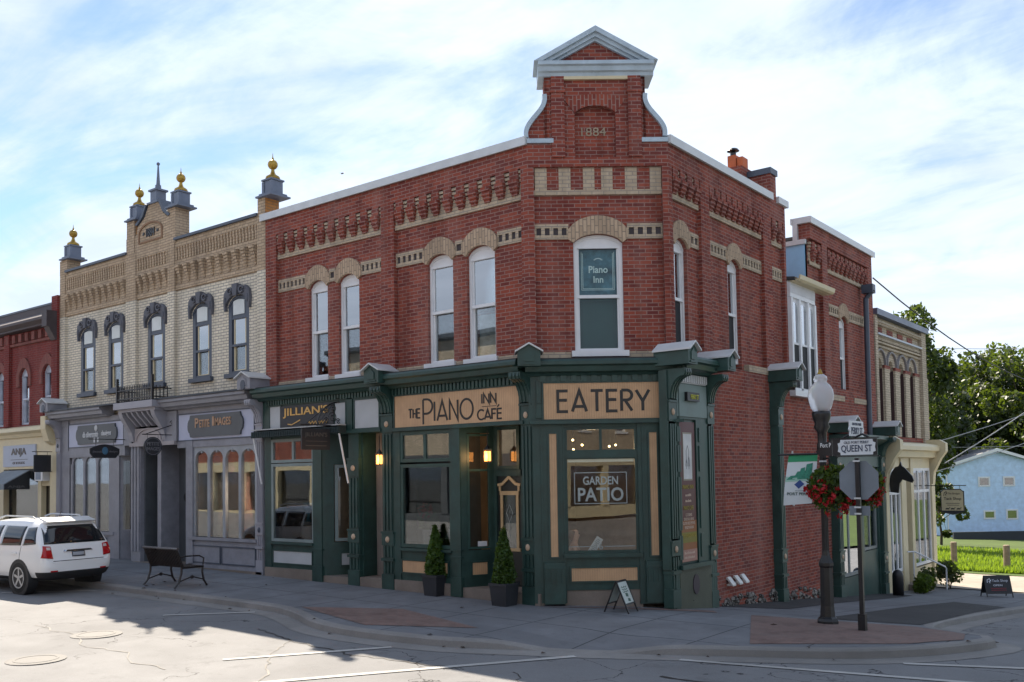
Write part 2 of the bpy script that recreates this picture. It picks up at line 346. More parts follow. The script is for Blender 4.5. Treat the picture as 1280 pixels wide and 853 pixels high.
    def build(s, name, mat, parent=None, smooth=None, weld=True):
        loc = ROOT.get(parent, Vector((0, 0, 0))) if parent else Vector((0, 0, 0))
        me = bpy.data.meshes.new(name); me.from_pydata([tuple(v - loc) for v in s.v], [], s.f)
        for m in (mat if isinstance(mat, list) else [mat]): me.materials.append(m)
        me.polygons.foreach_set('material_index', s.mi)
        bm = bmesh.new(); bm.from_mesh(me)
        if weld: bmesh.ops.recalc_face_normals(bm, faces=bm.faces)
        uvl = bm.loops.layers.uv.new('UVMap')
        for f in bm.faces:
            nn = f.normal
            if abs(nn.z) < 0.75:
                t = Vector((-nn.y, nn.x, 0)).normalized()
                if (abs(t.x) >= abs(t.y) and t.x < 0) or (abs(t.x) < abs(t.y) and t.y < 0): t = -t
                for lp in f.loops:
                    w = lp.vert.co + loc; lp[uvl].uv = (w.dot(t), w.z)
            else:
                for lp in f.loops: w = lp.vert.co + loc; lp[uvl].uv = (w.x, w.y)
            if smooth or (smooth is None and s.smooth): f.smooth = True
        bm.to_mesh(me); bm.free()
        o = bpy.data.objects.new(name, me); COL.objects.link(o)
        if parent: o.parent = parent; ROOT[o] = loc
        return o
def thing(name, label, cat, loc=(0, 0, 0), group=None):
    o = bpy.data.objects.new(name, None); COL.objects.link(o); o.location = loc; o.empty_display_size = 0.3
    o['label'] = label; o['category'] = cat
    if group: o['group'] = group
    ROOT[o] = Vector(loc); return o
def tag(o, label, cat, group=None):
    o['label'] = label; o['category'] = cat
    if group: o['group'] = group
    return o
def struct(o, kind='structure'): o['kind'] = kind; return o
def dup(root, loc, rotz, label, group=None):
    r = root.copy(); COL.objects.link(r); r.location = loc; r.rotation_euler = (0, 0, rotz); r['label'] = label
    if group: r['group'] = group
    for ch in list(root.children):
        c = ch.copy(); COL.objects.link(c); c.parent = r
        for gch in list(ch.children):
            d = gch.copy(); COL.objects.link(d); d.parent = c
    return r

# lettering -----------------------------------------------------------
def text(mb, s, u0, u1, z0, z1, d0, d1, bold=0.0, keep=False):
    """the built-in typeface, fitted to the box u0..u1, z0..z1 on the frame's wall"""
    cu = bpy.data.curves.new('lettering', 'FONT'); cu.body = s; cu.extrude = 0.05; cu.offset = bold; cu.resolution_u = 3
    cu.align_x = 'CENTER'; cu.space_line = 1.0
    ob = bpy.data.objects.new('lettering', cu); COL.objects.link(ob)
    dg = bpy.context.evaluated_depsgraph_get(); me = bpy.data.meshes.new_from_object(ob.evaluated_get(dg))
    xs = [v.co.x for v in me.vertices]; ys = [v.co.y for v in me.vertices]; zs = [v.co.z for v in me.vertices]
    x0, x1, y0, y1, w0, w1 = min(xs), max(xs), min(ys), max(ys), min(zs), max(zs)
    sx = (u1 - u0) / (x1 - x0); sy = (z1 - z0) / (y1 - y0)
    pts = [(u0 + (v.co.x - x0) * sx, d0 + (d1 - d0) * (v.co.z - w0) / (w1 - w0), z0 + (v.co.y - y0) * sy) for v in me.vertices]
    mb.raw(pts, [tuple(p.vertices) for p in me.polygons])
    bpy.data.objects.remove(ob); bpy.data.curves.remove(cu); bpy.data.meshes.remove(me)
    return mb
def arc(cx, cz, rx, rz, a0, a1, n=14): return [(cx + rx * math.cos(R(a0 + (a1 - a0) * i / n)), cz + rz * math.sin(R(a0 + (a1 - a0) * i / n))) for i in range(n + 1)]
DECO = {   # thin 1920s capitals: strokes in a box of the given width and height 1
 'A': (0.66, [[(0, 0), (0.33, 1), (0.66, 0)], [(0.10, 0.24), (0.56, 0.24)]]),
 'E': (0.46, [[(0.46, 1), (0, 1), (0, 0), (0.46, 0)], [(0, 0.55), (0.42, 0.55)]]),
 'F': (0.44, [[(0.44, 1), (0, 1), (0, 0)], [(0, 0.55), (0.38, 0.55)]]),
 'T': (0.56, [[(0, 1), (0.56, 1)], [(0.28, 0.97), (0.28, 0)]]),
 'R': (0.48, [[(0, 0), (0, 1)], [(0, 1), (0.24, 1)] + arc(0.24, 0.76, 0.24, 0.24, 90, -90)[1:] + [(0, 0.52)], [(0.16, 0.52), (0.48, 0)]]),
 'P': (0.52, [[(0, -0.18), (0, 1)], [(0, 1), (0.2, 1)] + arc(0.2, 0.66, 0.32, 0.34, 90, -90)[1:] + [(0, 0.32)]]),
 'Y': (0.60, [[(0, 1), (0.30, 0.46), (0.60, 1)], [(0.30, 0.48), (0.30, 0)]]),
 'H': (0.46, [[(0, 0), (0, 1)], [(0.46, 0), (0.46, 1)], [(0, 0.5), (0.46, 0.5)]]),
 'I': (0.04, [[(0.02, 0), (0.02, 1)]]),
 'N': (0.52, [[(0, 0), (0, 1), (0.52, 0), (0.52, 1)]]),
 'O': (0.80, [arc(0.4, 0.5, 0.4, 0.5, 90, 450, 28)]),
 'C': (0.62, [arc(0.4, 0.5, 0.4, 0.5, 48, 312, 20)]),
 "'": (0.1, [[(0, 1.06), (0.1, 1.22)]]),
}
def deco(mb, s, u0, u1, z0, z1, w, d0, d1, gap=0.16, sizes=None):
    h = z1 - z0; adv = []; x = 0
    for ch in s: adv.append(x); x += DECO[ch][0] + gap
    tot = x - gap; k = (u1 - u0) / tot; j = 0
    for ch, a in zip(s, adv):
        for st in DECO[ch][1]:
            j += 1
            mb.band([(u0 + (a + px) * k, z0 + w / 2 + pz * (h - w)) for px, pz in st], w, d0, d1 + 0.0012 * (j % 5))
    return mb

# ------------------------------------------------------------------ ground
KY = [-400, -20, 0, 1, 3, 7, 14.8, 20, 30, 60, 95, 400, 3000]
KZ = [0, 0, 0, -.03, -.22, -.54, -1.2, -1.48, -1.8, -3.05, -3.7, -3.8, -3.8]
_h = [KY[i + 1] - KY[i] for i in range(len(KY) - 1)]; _s = [(KZ[i + 1] - KZ[i]) / _h[i] for i in range(len(_h))]
_m = [0] + [0 if _s[i - 1] * _s[i] <= 0 else 2 * _s[i - 1] * _s[i] / (_s[i - 1] + _s[i]) for i in range(1, len(_h))] + [0]
def gy(y):
    y = max(KY[0], min(KY[-1] - 1e-6, y)); i = 0
    while y > KY[i + 1]: i += 1
    h = _h[i]; t = (y - KY[i]) / h
    return (KZ[i] * (2 * t ** 3 - 3 * t * t + 1) + h * _m[i] * (t ** 3 - 2 * t * t + t) + KZ[i + 1] * (-2 * t ** 3 + 3 * t * t) + h * _m[i + 1] * (t ** 3 - t * t))
def gx(x): return -0.016 * max(-45, min(3, x))
def g(x, y): return gx(x) + gy(y)
RD = -0.13
def lines(*seg):
    out = []
    for a, b, st in seg:
        n = max(1, round((b - a) / st)); out += [a + (b - a) * i / n for i in range(n)]
    return out + [seg[-1][1]]
def sheet(name, xs, ys, zf, mat):
    m = MB(); nx = len(xs)
    m.v = [Vector((x, y, zf(x, y))) for y in ys for x in xs]
    for j in range(len(ys) - 1):
        for i in range(nx - 1): m.face((j * nx + i, j * nx + i + 1, (j + 1) * nx + i + 1, (j + 1) * nx + i))
    return m.build(name, mat)
ASPH = concrete('asphalt', (0.195, 0.197, 0.203), 0, 0.35, 0.95, 0.85, 0.9)
ASPH2 = concrete('dark_asphalt_patch', (0.052, 0.052, 0.054), 0, 0.5, 0.8, 0.9)
CONC = concrete('sidewalk_concrete', (0.205, 0.213, 0.23), 1.5, 0.6)
KERBC = concrete('kerb_concrete', (0.27, 0.26, 0.25), 0, 0.6)
xs = lines((-900, -60, 120), (-60, -24, 6), (-24, 12, 0.6), (12, 60, 6), (60, 900, 140))
ys = lines((-600, -40, 110), (-40, -16, 6), (-16, 32, 0.6), (32, 110, 6), (110, 1500, 230))
struct(sheet('road', xs, ys, lambda x, y: g(x, y) + RD, ASPH))

KERB = [(-60, -3.3), (-20, -3.4), (-10.2, -3.32), (-6, -3.1), (-4.3, -3.03), (-3.5, -3.10), (-2.7, -3.38), (-2.0, -3.70), (-1.2, -3.86), (-.3, -3.84), (1.0, -3.6), (2.4, -2.95),
        (4.2, -2.1), (6.0, -1.2), (6.9, -.45), (7.45, .4), (7.62, 1.1), (7.45, 1.6), (7.0, 1.95), (6.55, 2.4), (6.25, 3.2), (6.1, 4.5), (6.12, 6), (6.2, 10), (6.3, 20), (6.3, 32), (6.3, 62)]
INN = [(-60, .3), (-20, .3), (-10.2, .3), (-6, .3), (-4.3, .3), (-3.5, .3), (-2.7, .3), (-2.0, .3), (-1.2, .3), (-.3, .4), (.1, .5), (.5, .8),
       (.9, 1.1), (1.3, 1.4), (1.7, 1.8), (1.8, 2.2), (1.8, 2.4), (1.8, 2.6), (1.8, 2.9), (1.8, 3.2), (1.8, 3.7), (1.8, 4.6), (1.8, 6), (1.8, 10), (1.8, 20), (1.8, 32), (1.8, 62)]
def smooth(pts, other, step):
    out = []
    for i in range(len(pts) - 1):
        a, b = Vector(pts[i]), Vector(pts[i + 1]); n = max(1, int((b - a).length / step)); p = Vector(pts[max(0, i - 1)]); q = Vector(pts[min(len(pts) - 1, i + 2)])
        for k in range(n):
            t = k / n
            if (b - a).length > 3.2: c = a.lerp(b, t)
            else: c = 0.5 * ((2 * a) + (b - p) * t + (2 * p - 5 * a + 4 * b - q) * t * t + (3 * a - p - 3 * b + q) * t ** 3)
            out.append((c, Vector(other[i]).lerp(Vector(other[i + 1]), t)))
    out.append((Vector(pts[-1]), Vector(other[-1]))); return out
KI = smooth(KERB, INN, 0.3)
def nrm(i):
    a = KI[max(0, i - 1)][0]; b = KI[min(len(KI) - 1, i + 1)][0]; t = (b - a).normalized(); return Vector((t.y, -t.x))   # outwards
def drop(x, y):   # kerb height: lowered at the crossing ramp
    w = max(0, 1 - abs((Vector((x, y)) - Vector((2.9, -2.8))).length) / 1.3); return -RD * (1 - 0.85 * min(1, w * 1.6))
mw = MB(); NR = 14
for i, (k, n_) in enumerate(KI):
    ko = k - nrm(i) * 0.16
    for r in range(NR + 1):
        p = ko.lerp(n_, r / NR); lo = (drop(*k) + RD) * max(0, 1 - r / 4)
        mw.v.append(Vector((p.x, p.y, g(p.x, p.y) + lo)))
for i in range(len(KI) - 1):
    for r in range(NR): b = i * (NR + 1) + r; mw.face((b, b + 1, b + NR + 2, b + NR + 1))
struct(mw.build('sidewalk', CONC))
mk = MB()
for i, (k, n_) in enumerate(KI):
    o = nrm(i); z = g(k.x, k.y); h = drop(*k) + RD
    for p, dz in ((k - o * .165, h - .03), (k - o * .165, h + .004), (k - o * .03, h + .002), (k, h - .025), (k + o * .02, RD - .02)):
        mk.v.append(Vector((p.x, p.y, z + dz)))
for i in range(len(KI) - 1):
    for r in range(4): b = i * 5 + r; mk.face((b, b + 1, b + 6, b + 5))
struct(mk.build('kerb', KERBC))
mg = MB()
for i, (k, n_) in enumerate(KI):
    o = nrm(i)
    for d, dz in ((-.02, .012), (.18, .010), (.36, .005)):
        p = k + o * d; mg.v.append(Vector((p.x, p.y, g(p.x, p.y) + RD + dz)))
for i in range(len(KI) - 1):
    for r in range(2): b = i * 3 + r; mg.face((b, b + 1, b + 4, b + 3))
struct(mg.build('gutter', KERBC))

def patch(name, q, mat, dz, base=0.0, n=14, m=14):
    a, b, c, d = [Vector(p) for p in q]; mb_ = MB()
    for j in range(m + 1):
        for i in range(n + 1):
            p = a.lerp(b, i / n).lerp(d.lerp(c, i / n), j / m); mb_.v.append(Vector((p.x, p.y, g(p.x, p.y) + base + dz)))
    for j in range(m):
        for i in range(n): k = j * (n + 1) + i; mb_.face((k, k + 1, k + n + 2, k + n + 1))
    return struct(mb_.build(name, mat))
PAV = brick('paving_brick', (0.23, 0.15, 0.13), (0.19, 0.13, 0.115), (0.17, 0.15, 0.14), bw=0.2, rh=0.1, ms=0.006, weather=0.3, dark=(0.15, 0.09, 0.08))
patch('brick_paving', [(-3.3, -2.85), (-0.9, -3.5), (0.8, -2.6), (-1.6, -1.9)], PAV, .007)
patch('brick_paving', [(0.2, -.28), (3.0, 1.5), (2.75, 1.85), (2.2, 1.3)], PAV, .007)
patch('brick_paving', [(4.9, -1.4), (6.75, -.2), (6.2, 2.2), (3.6, 1.6)], PAV, .007)
patch('brick_paving', [(6.75, -.2), (7.3, .6), (7.15, 1.4), (6.2, 2.2)], PAV, .0075)
patch('asphalt_boulevard', [(4.5, 2.5), (6.1, 2.9), (5.95, 11), (4.55, 12)], ASPH2, .008)
patch('asphalt_boulevard', [(2.0, 3.2), (3.2, 4.4), (3.0, 14), (2.0, 14)], ASPH2, .008)
# painted stall lines, a crossing line, manhole covers, sealed cracks
LINE = concrete('road_paint', (0.50, 0.49, 0.47), 0, 0.9)
def stripe(name, pts, w, mat, dz, st=.4):
    P = []
    for a, b in zip(pts[:-1], pts[1:]):
        a, b = Vector(a), Vector(b); n = max(1, int((b - a).length / st)); P += [a.lerp(b, i / n) for i in range(n)]
    P.append(Vector(pts[-1])); m = MB()
    for i, p in enumerate(P):
        t = (P[min(i + 1, len(P) - 1)] - P[max(0, i - 1)]).normalized(); o = Vector((-t.y, t.x)); ww = w if not isinstance(w, tuple) else random.uniform(*w)
        for s_ in (-.5, .5): q = p + o * ww * s_; m.v.append(Vector((q.x, q.y, g(q.x, q.y) + RD + dz)))
    for i in range(len(P) - 1): m.face((2 * i, 2 * i + 1, 2 * i + 3, 2 * i + 2))
    return struct(m.build(name, mat))
stripe('stall_line', [(-4.15, -3.25), (-5.2, -4.5)], .11, LINE, .010)
stripe('stall_line', [(.35, -4.1), (-.9, -6.2)], .11, LINE, .010)
stripe('stall_line', [(-9.5, -3.4), (-10.9, -4.9)], .11, LINE, .010)
stripe('crossing_line', [(2.95, -3.0), (1.39, -5.57), (.2, -7.6)], .12, LINE, .010)
stripe('crossing_line', [(4.3, -2.4), (7.8, -1.75), (12, -1.2)], .11, LINE, .010)
stripe('crossing_line', [(6.9, -1.0), (8.6, -.35), (12, .7)], .11, LINE, .010)
stripe('stop_line', [(8.1, 1.3), (12, 1.7)], .22, LINE, .010)
CRK = paint('crack_sealant', (0.018, 0.017, 0.017), 0.6)
def wig(a, b, n, amp):
    a, b = Vector(a), Vector(b); o = Vector((-(b - a).y, (b - a).x)).normalized(); off = 0; P = []
    for i in range(n + 1):
        off = off * 0.7 + random.uniform(-amp, amp); P.append(tuple(a.lerp(b, i / n) + o * off))
    return P
for a, b, n, w, am in (((-2.6, -4.3), (.3, -4.9), 22, (.015, .05), .06), ((.3, -4.9), (1.9, -4.6), 12, (.01, .04), .06), ((-1.5, -4.6), (.6, -6.7), 24, (.01, .035), .05), ((.6, -6.7), (3.5, -7.6), 20, (.01, .03), .06),
                       ((-6, -6.4), (-1, -7.1), 34, (.008, .03), .08), ((4.6, -3.5), (6.6, -3.25), 16, (.03, .10), .05), ((6.6, -3.25), (9.6, -2.1), 22, (.02, .05), .06), ((7.0, -2.4), (8.6, -1.5), 16, (.02, .05), .06), ((2.9, -4.3), (3.9, -5.6), 14, (.01, .03), .06), ((5.2, -4.1), (5.9, -5.4), 12, (.01, .03), .06)):
    stripe('road_crack', wig(a, b, n, am), w, CRK, .006, 9)
IRON = paint('worn_iron_cover', (0.13, 0.128, 0.127), 0.75, .4, 4)
for i, (x, y) in enumerate(((-4.3, -6.25), (-3.05, -7.8))):
    m = MB(); m.lathe(x, y, [(.40, g(x, y) + RD - .02), (.40, g(x, y) + RD + .008), (.36, g(x, y) + RD + .012)], 28)
    m.lathe(x, y, [(.30, g(x, y) + RD + .011), (.30, g(x, y) + RD + .016), (.27, g(x, y) + RD + .016), (.27, g(x, y) + RD + .011)], 28)
    tag(m.build('manhole_cover', IRON), ['round manhole cover in the sunlit road below the bench', 'round manhole cover closest to the bottom left corner of the road'][i], 'manhole', 'manhole covers in the road')
# far ground: gravel lot, lawn
GRAV = concrete('gravel', (0.36, 0.32, 0.27), 0, 0.4, 0, 0.95, 3)
patch('gravel_lot', [(-12, 19.8), (5.4, 18.2), (5.4, 26), (-14, 26)], GRAV, .03, 0, 20, 10)
LAWN = concrete('lawn_soil', (0.07, 0.11, 0.02), 0, 0.5, 0, 0.95, 2)
patch('lawn', [(-22, 26), (6.0, 25.2), (6.0, 60), (-40, 60)], LAWN, .05, 0, 24, 24)
patch('field', [(-120, 60), (6.0, 60), (6.0, 180), (-160, 180)], LAWN, .05, 0, 24, 24)
patch('field', [(14.5, 20), (120, 20), (120, 180), (14.5, 180)], LAWN, .05, 0, 12, 24)
mgz = MB(); rnd = random.Random(3)
for i in range(30000):
    t = rnd.random() ** 1.7; y = 26.2 + t * 22; x = rnd.uniform(-13 + (26 - y) * .5, 6.0); z = g(x, y) + .04
    h = rnd.uniform(.10, .26); a = rnd.uniform(0, 3.14); w = .035; lx, ly = rnd.uniform(-.1, .1), rnd.uniform(-.1, .1); dx, dy = w * math.cos(a), w * math.sin(a)
    mgz.raw([(x - dx, y - dy, z), (x + dx, y + dy, z), (x + lx, y + ly, z + h)], [(0, 1, 2)])
go = mgz.build('grass', leafmat('grass_blades', (0.10, 0.19, 0.02), 0.5), weld=False); tag(go, 'sunlit green grass beyond the cream brick shop', 'grass'); go['kind'] = 'stuff'

# ------------------------------------------------------------------ builders
def archz(u, ul, ur, zs, za): t = (u - (ul + ur) / 2) / ((ur - ul) / 2); return za - (za - zs) * (1 - math.sqrt(max(0, 1 - (t * 0.92) ** 2))) / (1 - math.sqrt(1 - .92 ** 2))
def wall(mb, u0, u1, z0, z1, ops, d, rev=0.22, n=10):
    """wall sheet at depth d with openings (ul,ur,zb,zs,za), each with reveals going in by rev"""
    ops = sorted(ops); u = u0
    def q(a, b, c, e): mb.raw([(a, d, c), (b, d, c), (b, d, e), (a, d, e)], [(0, 1, 2, 3)])
    for ul, ur, zb, zs, za in ops:
        if ul > u: q(u, ul, z0, z1)
        if zb > z0: q(ul, ur, z0, zb)
        P = [(ul + (ur - ul) * i / n) for i in range(n + 1)] if za > zs + .005 else [ul, ur]
        A = [(p, archz(p, ul, ur, zs, za)) for p in P]
        for (a, az), (b, bz) in zip(A[:-1], A[1:]):
            mb.raw([(a, d, az), (b, d, bz), (b, d, z1), (a, d, z1)], [(0, 1, 2, 3)])
        loop = [(ul, zb), (ur, zb)] + [(p, z) for p, z in reversed(A)]
        for (a, az), (b, bz) in zip(loop, loop[1:] + loop[:1]):
            mb.raw([(a, d, az), (b, d, bz), (b, d - rev, bz), (a, d - rev, az)], [(0, 1, 2, 3)])
        u = ur
    if u < u1: q(u, u1, z0, z1)
    return mb
def arch_window(fr, ul, ur, zb, zs, za, zm, zh, parent, d, fmat, gmat, sill=None, blind=(0, 0), low=None, screen=False, name='window', fw=.06, fd=.07):
    """double-hung sash: frame with arched head panel > upper and lower panes, sill, blind"""
    m = MB(fr); d1 = d; d0 = d - fd
    m.box(ul, ul + fw, d0, d1, zb, zs - .01); m.box(ur - fw, ur, d0, d1, zb, zs - .01)
    n = 10; P = [ul + (ur - ul) * i / n for i in range(n + 1)]
    m.ext([(ul, zh), (ur, zh)] + [(p, archz(p, ul, ur, zs, za) - .004) for p in reversed(P)], d0 + .012, d1 - .012)
    m.band([(p, archz(p, ul, ur, zs, za) - .035) for p in P], .06, d0 + .002, d1 + .006)
    m.box(ul + fw, ur - fw, d0 + .004, d1 - .004, zb, zb + .06); m.box(ul + fw, ur - fw, d0 + .01, d1 + .004, zm - .03, zm + .03); m.box(ul + fw, ur - fw, d0 + .006, d1 - .006, zh - .05, zh)
    m.box(ul + fw, ul + fw + .035, d0 - .02, d0 + .03, zb + .06, zh - .05); m.box(ur - fw - .035, ur - fw, d0 - .02, d0 + .03, zb + .06, zh - .05)
    w = m.build(name, fmat, parent)
    MB(fr).box(ul + fw + .02, ur - fw - .02, d0 + .005, d0 + .013, zm + .03, zh - .05).build('upper_pane', gmat, w)
    MB(fr).box(ul + fw + .02, ur - fw - .02, d0 - .012, d0 - .004, zb + .06, zm - .03).build('lower_pane', low or gmat, w)
    if screen: MB(fr).box(ul + fw + .01, ur - fw - .01, d0 + .02, d0 + .026, zb + .06, zm - .03).build('insect_screen', paint('dark_insect_screen', (0.012, 0.014, 0.018), 0.7), w)
    if blind[0]: MB(fr).box(ul + fw + .04, ur - fw - .04, d0 - .10, d0 - .09, zh - (zh - zm) * blind[0], zh).build('blind', BLIND(), w)
    if blind[1]: MB(fr).box(ul + fw + .04, ur - fw - .04, d0 - .12, d0 - .11, zb + .06, zb + .06 + (zm - zb) * blind[1]).build('curtain', paint('sheer_curtain', (0.18, 0.22, 0.23), 0.9, 0.5, 6), w)
    if sill: MB(fr).box(ul - .07, ur + .07, d - .06, sill, zb - .115, zb - .004).build('sill', WHT() if name == 'window' else SLATE(), w)
    return w
def shop_window(fr, ul, ur, zb, zt, d, parent, fmat, name='shop_window', fw=.07, mull=(), rails=(), gmat=None):
    m = MB(fr)
    m.box(ul, ul + fw, d - .06, d, zb, zt); m.box(ur - fw, ur, d - .06, d, zb, zt); m.box(ul + fw, ur - fw, d - .055, d - .003, zb, zb + fw); m.box(ul + fw, ur - fw, d - .055, d - .003, zt - fw, zt)
    for k in mull: m.box(k - fw / 2, k + fw / 2, d - .05, d - .006, zb + fw, zt - fw)
    for k in rails: m.box(ul + fw, ur - fw, d - .048, d - .008, k - fw / 2, k + fw / 2)
    w = m.build(name, fmat, parent)
    MB(fr).box(ul + fw * .6, ur - fw * .6, d - .036, d - .026, zb + fw * .6, zt - fw * .6).build('pane', gmat or SHOPG(), w)
    return w
def room(fr, u0, u1, d0, d1, z0, z1, parent, mat, name='interior_wall'):
    """floor, ceiling, back and side walls of a shop interior (open to the street at d1)"""
    m = MB(fr); t = .05
    m.box(u0, u1, d0, d1, z0 - t, z0); m.box(u0, u1, d0, d1, z1, z1 + t); m.box(u0, u1, d0 - t, d0, z0 - t, z1 + t)
    m.box(u0 - t, u0, d0, d1, z0 - t, z1 + t); m.box(u1, u1 + t, d0, d1, z0 - t, z1 + t)
    return m.build(name, mat, parent)
def cornice(fr, u0, u1, zt, out, parent, mat, name='cornice'):
    m = MB(fr)
    m.prof([(0, zt + .02), (out - .02, zt), (out, zt - .04), (out, zt - .10), (out - .06, zt - .13), (out - .09, zt - .22), (out - .2, zt - .245), (out - .24, zt - .29), (0, zt - .29)], u0, u1)
    return m.build(name, mat, parent)
def dentils(fr, u0, u1, z0, z1, d0, d1, step, parent, mat, name='dentil_band'):
    m = MB(fr); n = int((u1 - u0) / step); st = (u1 - u0) / n
    m.box(u0, u1, d0 - .1, d0, z0 - .02, z1)
    for k in range(n): m.box(u0 + (k + .22) * st, u0 + (k + .78) * st, d0 - .01, d1, z0, z1 - .002)
    return m.build(name, mat, parent)
def gable_cap(fr, uc, w, zt, d0, d1, parent, mat, roofmat, deco_=True):
    """little gabled box that crowns each shopfront pilaster"""
    m = MB(fr); h = w / 2; zb = zt - .42
    m.ext([(uc - h, zb), (uc + h, zb), (uc + h, zt - .15), (uc, zt - .02), (uc - h, zt - .15)], d0, d1)
    m.box(uc - h * .62, uc + h * .62, d1, d1 + .02, zb + .03, zb + .06); m.ext([(uc - h * .45, zb + .08), (uc + h * .45, zb + .08), (uc + h * .45, zt - .2), (uc, zt - .12), (uc - h * .45, zt - .2)], d1, d1 + .018)
    o = m.build('gabled_cap', mat, parent)
    r = MB(fr); e = h + .05
    for sg in (-1, 1): r.hexa([(uc, d0, zt - .02), (uc + sg * e, d0, zt - .17), (uc + sg * e, d1 + .07, zt - .17), (uc, d1 + .07, zt - .02), (uc, d0, zt + .01), (uc + sg * e, d0, zt - .14), (uc + sg * e, d1 + .07, zt - .14), (uc, d1 + .07, zt + .01)])
    r.build('gabled_roof', roofmat, o); return o
def pilaster(fr, u0, u1, z0, z1, d, parent, mat, lite, name='pilaster', back=0.0, console=True):
    """shopfront pilaster: plinth, fluted lower and upper shafts, rosette block, collar and curved console"""
    m = MB(fr); w = u1 - u0; e = .018
    zc = z1 - .55
    m.box(u0 + .02, u1 - .02, back, d, z0, z1)
    m.box(u0, u1, back, d + .03, z0, z0 + .34)                                   # plinth
    m.box(u0 - .004, u1 + .004, back, d + .045, z0 + .62, z0 + .68); m.box(u0, u1, back, d + .025, z0 + .95, z0 + 1.20); m.box(u0 - .006, u1 + .006, back, d + .045, z0 + 1.20, z0 + 1.24)
    m.box(u0, u1, back, d + .025, zc - .42, zc - .06); m.box(u0 - .006, u1 + .006, back, d + .045, zc - .06, zc - .02)
    for a, b in ((z0 + .36, z0 + .60), (z0 + .70, z0 + .93), (z0 + 1.27, zc - .46)):
        for k in range(3):
            c = u0 + w * (.22 + .28 * k); m.box(c - w * .075, c + w * .075, d - .004, d + .022, a, b)
    if console:
        q = [(d + .0, zc)] + [(d + .34 - .30 * math.cos(R(t)), zc + .42 * math.sin(R(t))) for t in range(0, 91, 15)] + [(d + .36, z1 - .08), (d + .36, z1), (d - .05, z1), (d - .05, zc)]
        m.prof(q, u0 + .01, u1 - .01)
        for k in range(3): c = u0 + w * (.22 + .28 * k); m.prof([(x + .018 if i < 9 else x, z) for i, (x, z) in enumerate(q)], c - w * .07, c + w * .07)
    o = m.build(name, mat, parent)
    r = MB(fr)
    for zc_ in (z0 + 1.075, zc - .24): r.ball(((u0 + u1) / 2, d + .03, zc_), (w * .17, .03, .065), 10, 6)
    r.build('rosette', lite, o); return o

# ------------------------------------------------------------------ the corner building
CA = R(38.8); CD = Vector((math.cos(CA), math.sin(CA), 0)); CN = Vector((math.sin(CA), -math.cos(CA), 0)); CW = 2.718
XR_, YC_ = CW * math.cos(CA), CW * math.sin(CA)
FQ = Frame((0, 0, 0), (1, 0, 0), (0, -1, 0)); FC = Frame((0, 0, 0), CD, CN); FR = Frame((XR_, 0, 0), (0, 1, 0), (1, 0, 0))
B = thing('corner_building', 'red brick corner building with gabled parapet, green shopfront and tan EATERY sign', 'building', (0, 0, 0))
ZS, ZA, ZB, ZM, ZH = 6.88, 7.05, 4.785, 5.85, 6.84
QW = [(-6.55, -5.90), (-5.52, -4.84), (-2.74, -2.03), (-1.65, -.92)]
CWN = [(.86, 1.81)]; RW = [(1.98, 2.56), (4.42, 5.02)]; R2W = [(11.42, 12.05)]
DP = -.10
w = MB(FQ)
wall(w, -8.06, 0, 4.2, 8.37, [(a, b, ZB - .12, ZS, ZA) for a, b in QW], DP)
for a, b in ((-8.06, -7.66), (-4.03, -3.64), (-.17, 0)): w.box(a, b, DP - .02, 0, 4.3, 8.36)
w.box(-8.06, 0.0, DP - .2, 0, 8.36, 8.785)
w.build('queen_street_wall', RED(), B)
w = MB(FC)
wall(w, 0, CW, 4.2, 8.5, [(a, b, ZB - .12, ZS, ZA) for a, b in CWN], DP)
for a, b in ((0, .12), (2.59, CW)): w.box(a, b, DP - .02, 0, 4.3, 8.36)
w.box(0, CW, DP - .2, 0, 8.345, 8.52); w.box(0, .72, -.34, 0, 8.52, 8.80); w.box(1.95, CW, -.34, 0, 8.52, 8.80); w.box(.72, 1.95, -.34, -.24, 8.52, 8.80)
w.build('corner_wall', RED(), B)
w = MB(FR)
wall(w, YC_, 7.5, 4.62, 8.37, [(a, b, ZB - .12, ZS, ZA) for a, b in RW], DP)
for a, b in ((YC_, 1.83), (3.03, 3.42), (6.17, 6.63), (7.38, 7.5)): w.box(a, b, DP - .02, 0, 4.62, 8.36)
w.box(YC_, 7.5, DP - .2, 0, 8.36, 8.785)
wall(w, YC_, 14.15, -2.2, 4.62, [(10.55, 12.1, -1.05, 2.55, 2.55), (12.3, 13.65, -1.2, 2.55, 2.55)], .012)
w.box(3.1, 6.0, 0.0, .035, -.9, .02); w.box(6.6, 9.9, 0.0, .035, -1.2, -.35)
wall(w, 9.15, 14.15, 4.62, 8.37, [(a, b, 4.3, 6.5, 6.66) for a, b in R2W], DP)
for a, b in ((9.97, 10.37), (13.75, 14.15)): w.box(a, b, DP - .02, 0, 4.62, 8.36)
w.box(9.15, 14.15, DP - .2, 0, 8.36, 8.75); w.box(9.16, 9.24, -.36, -.302, 8.2, 8.74)
w.build('side_street_wall', RED(), B)
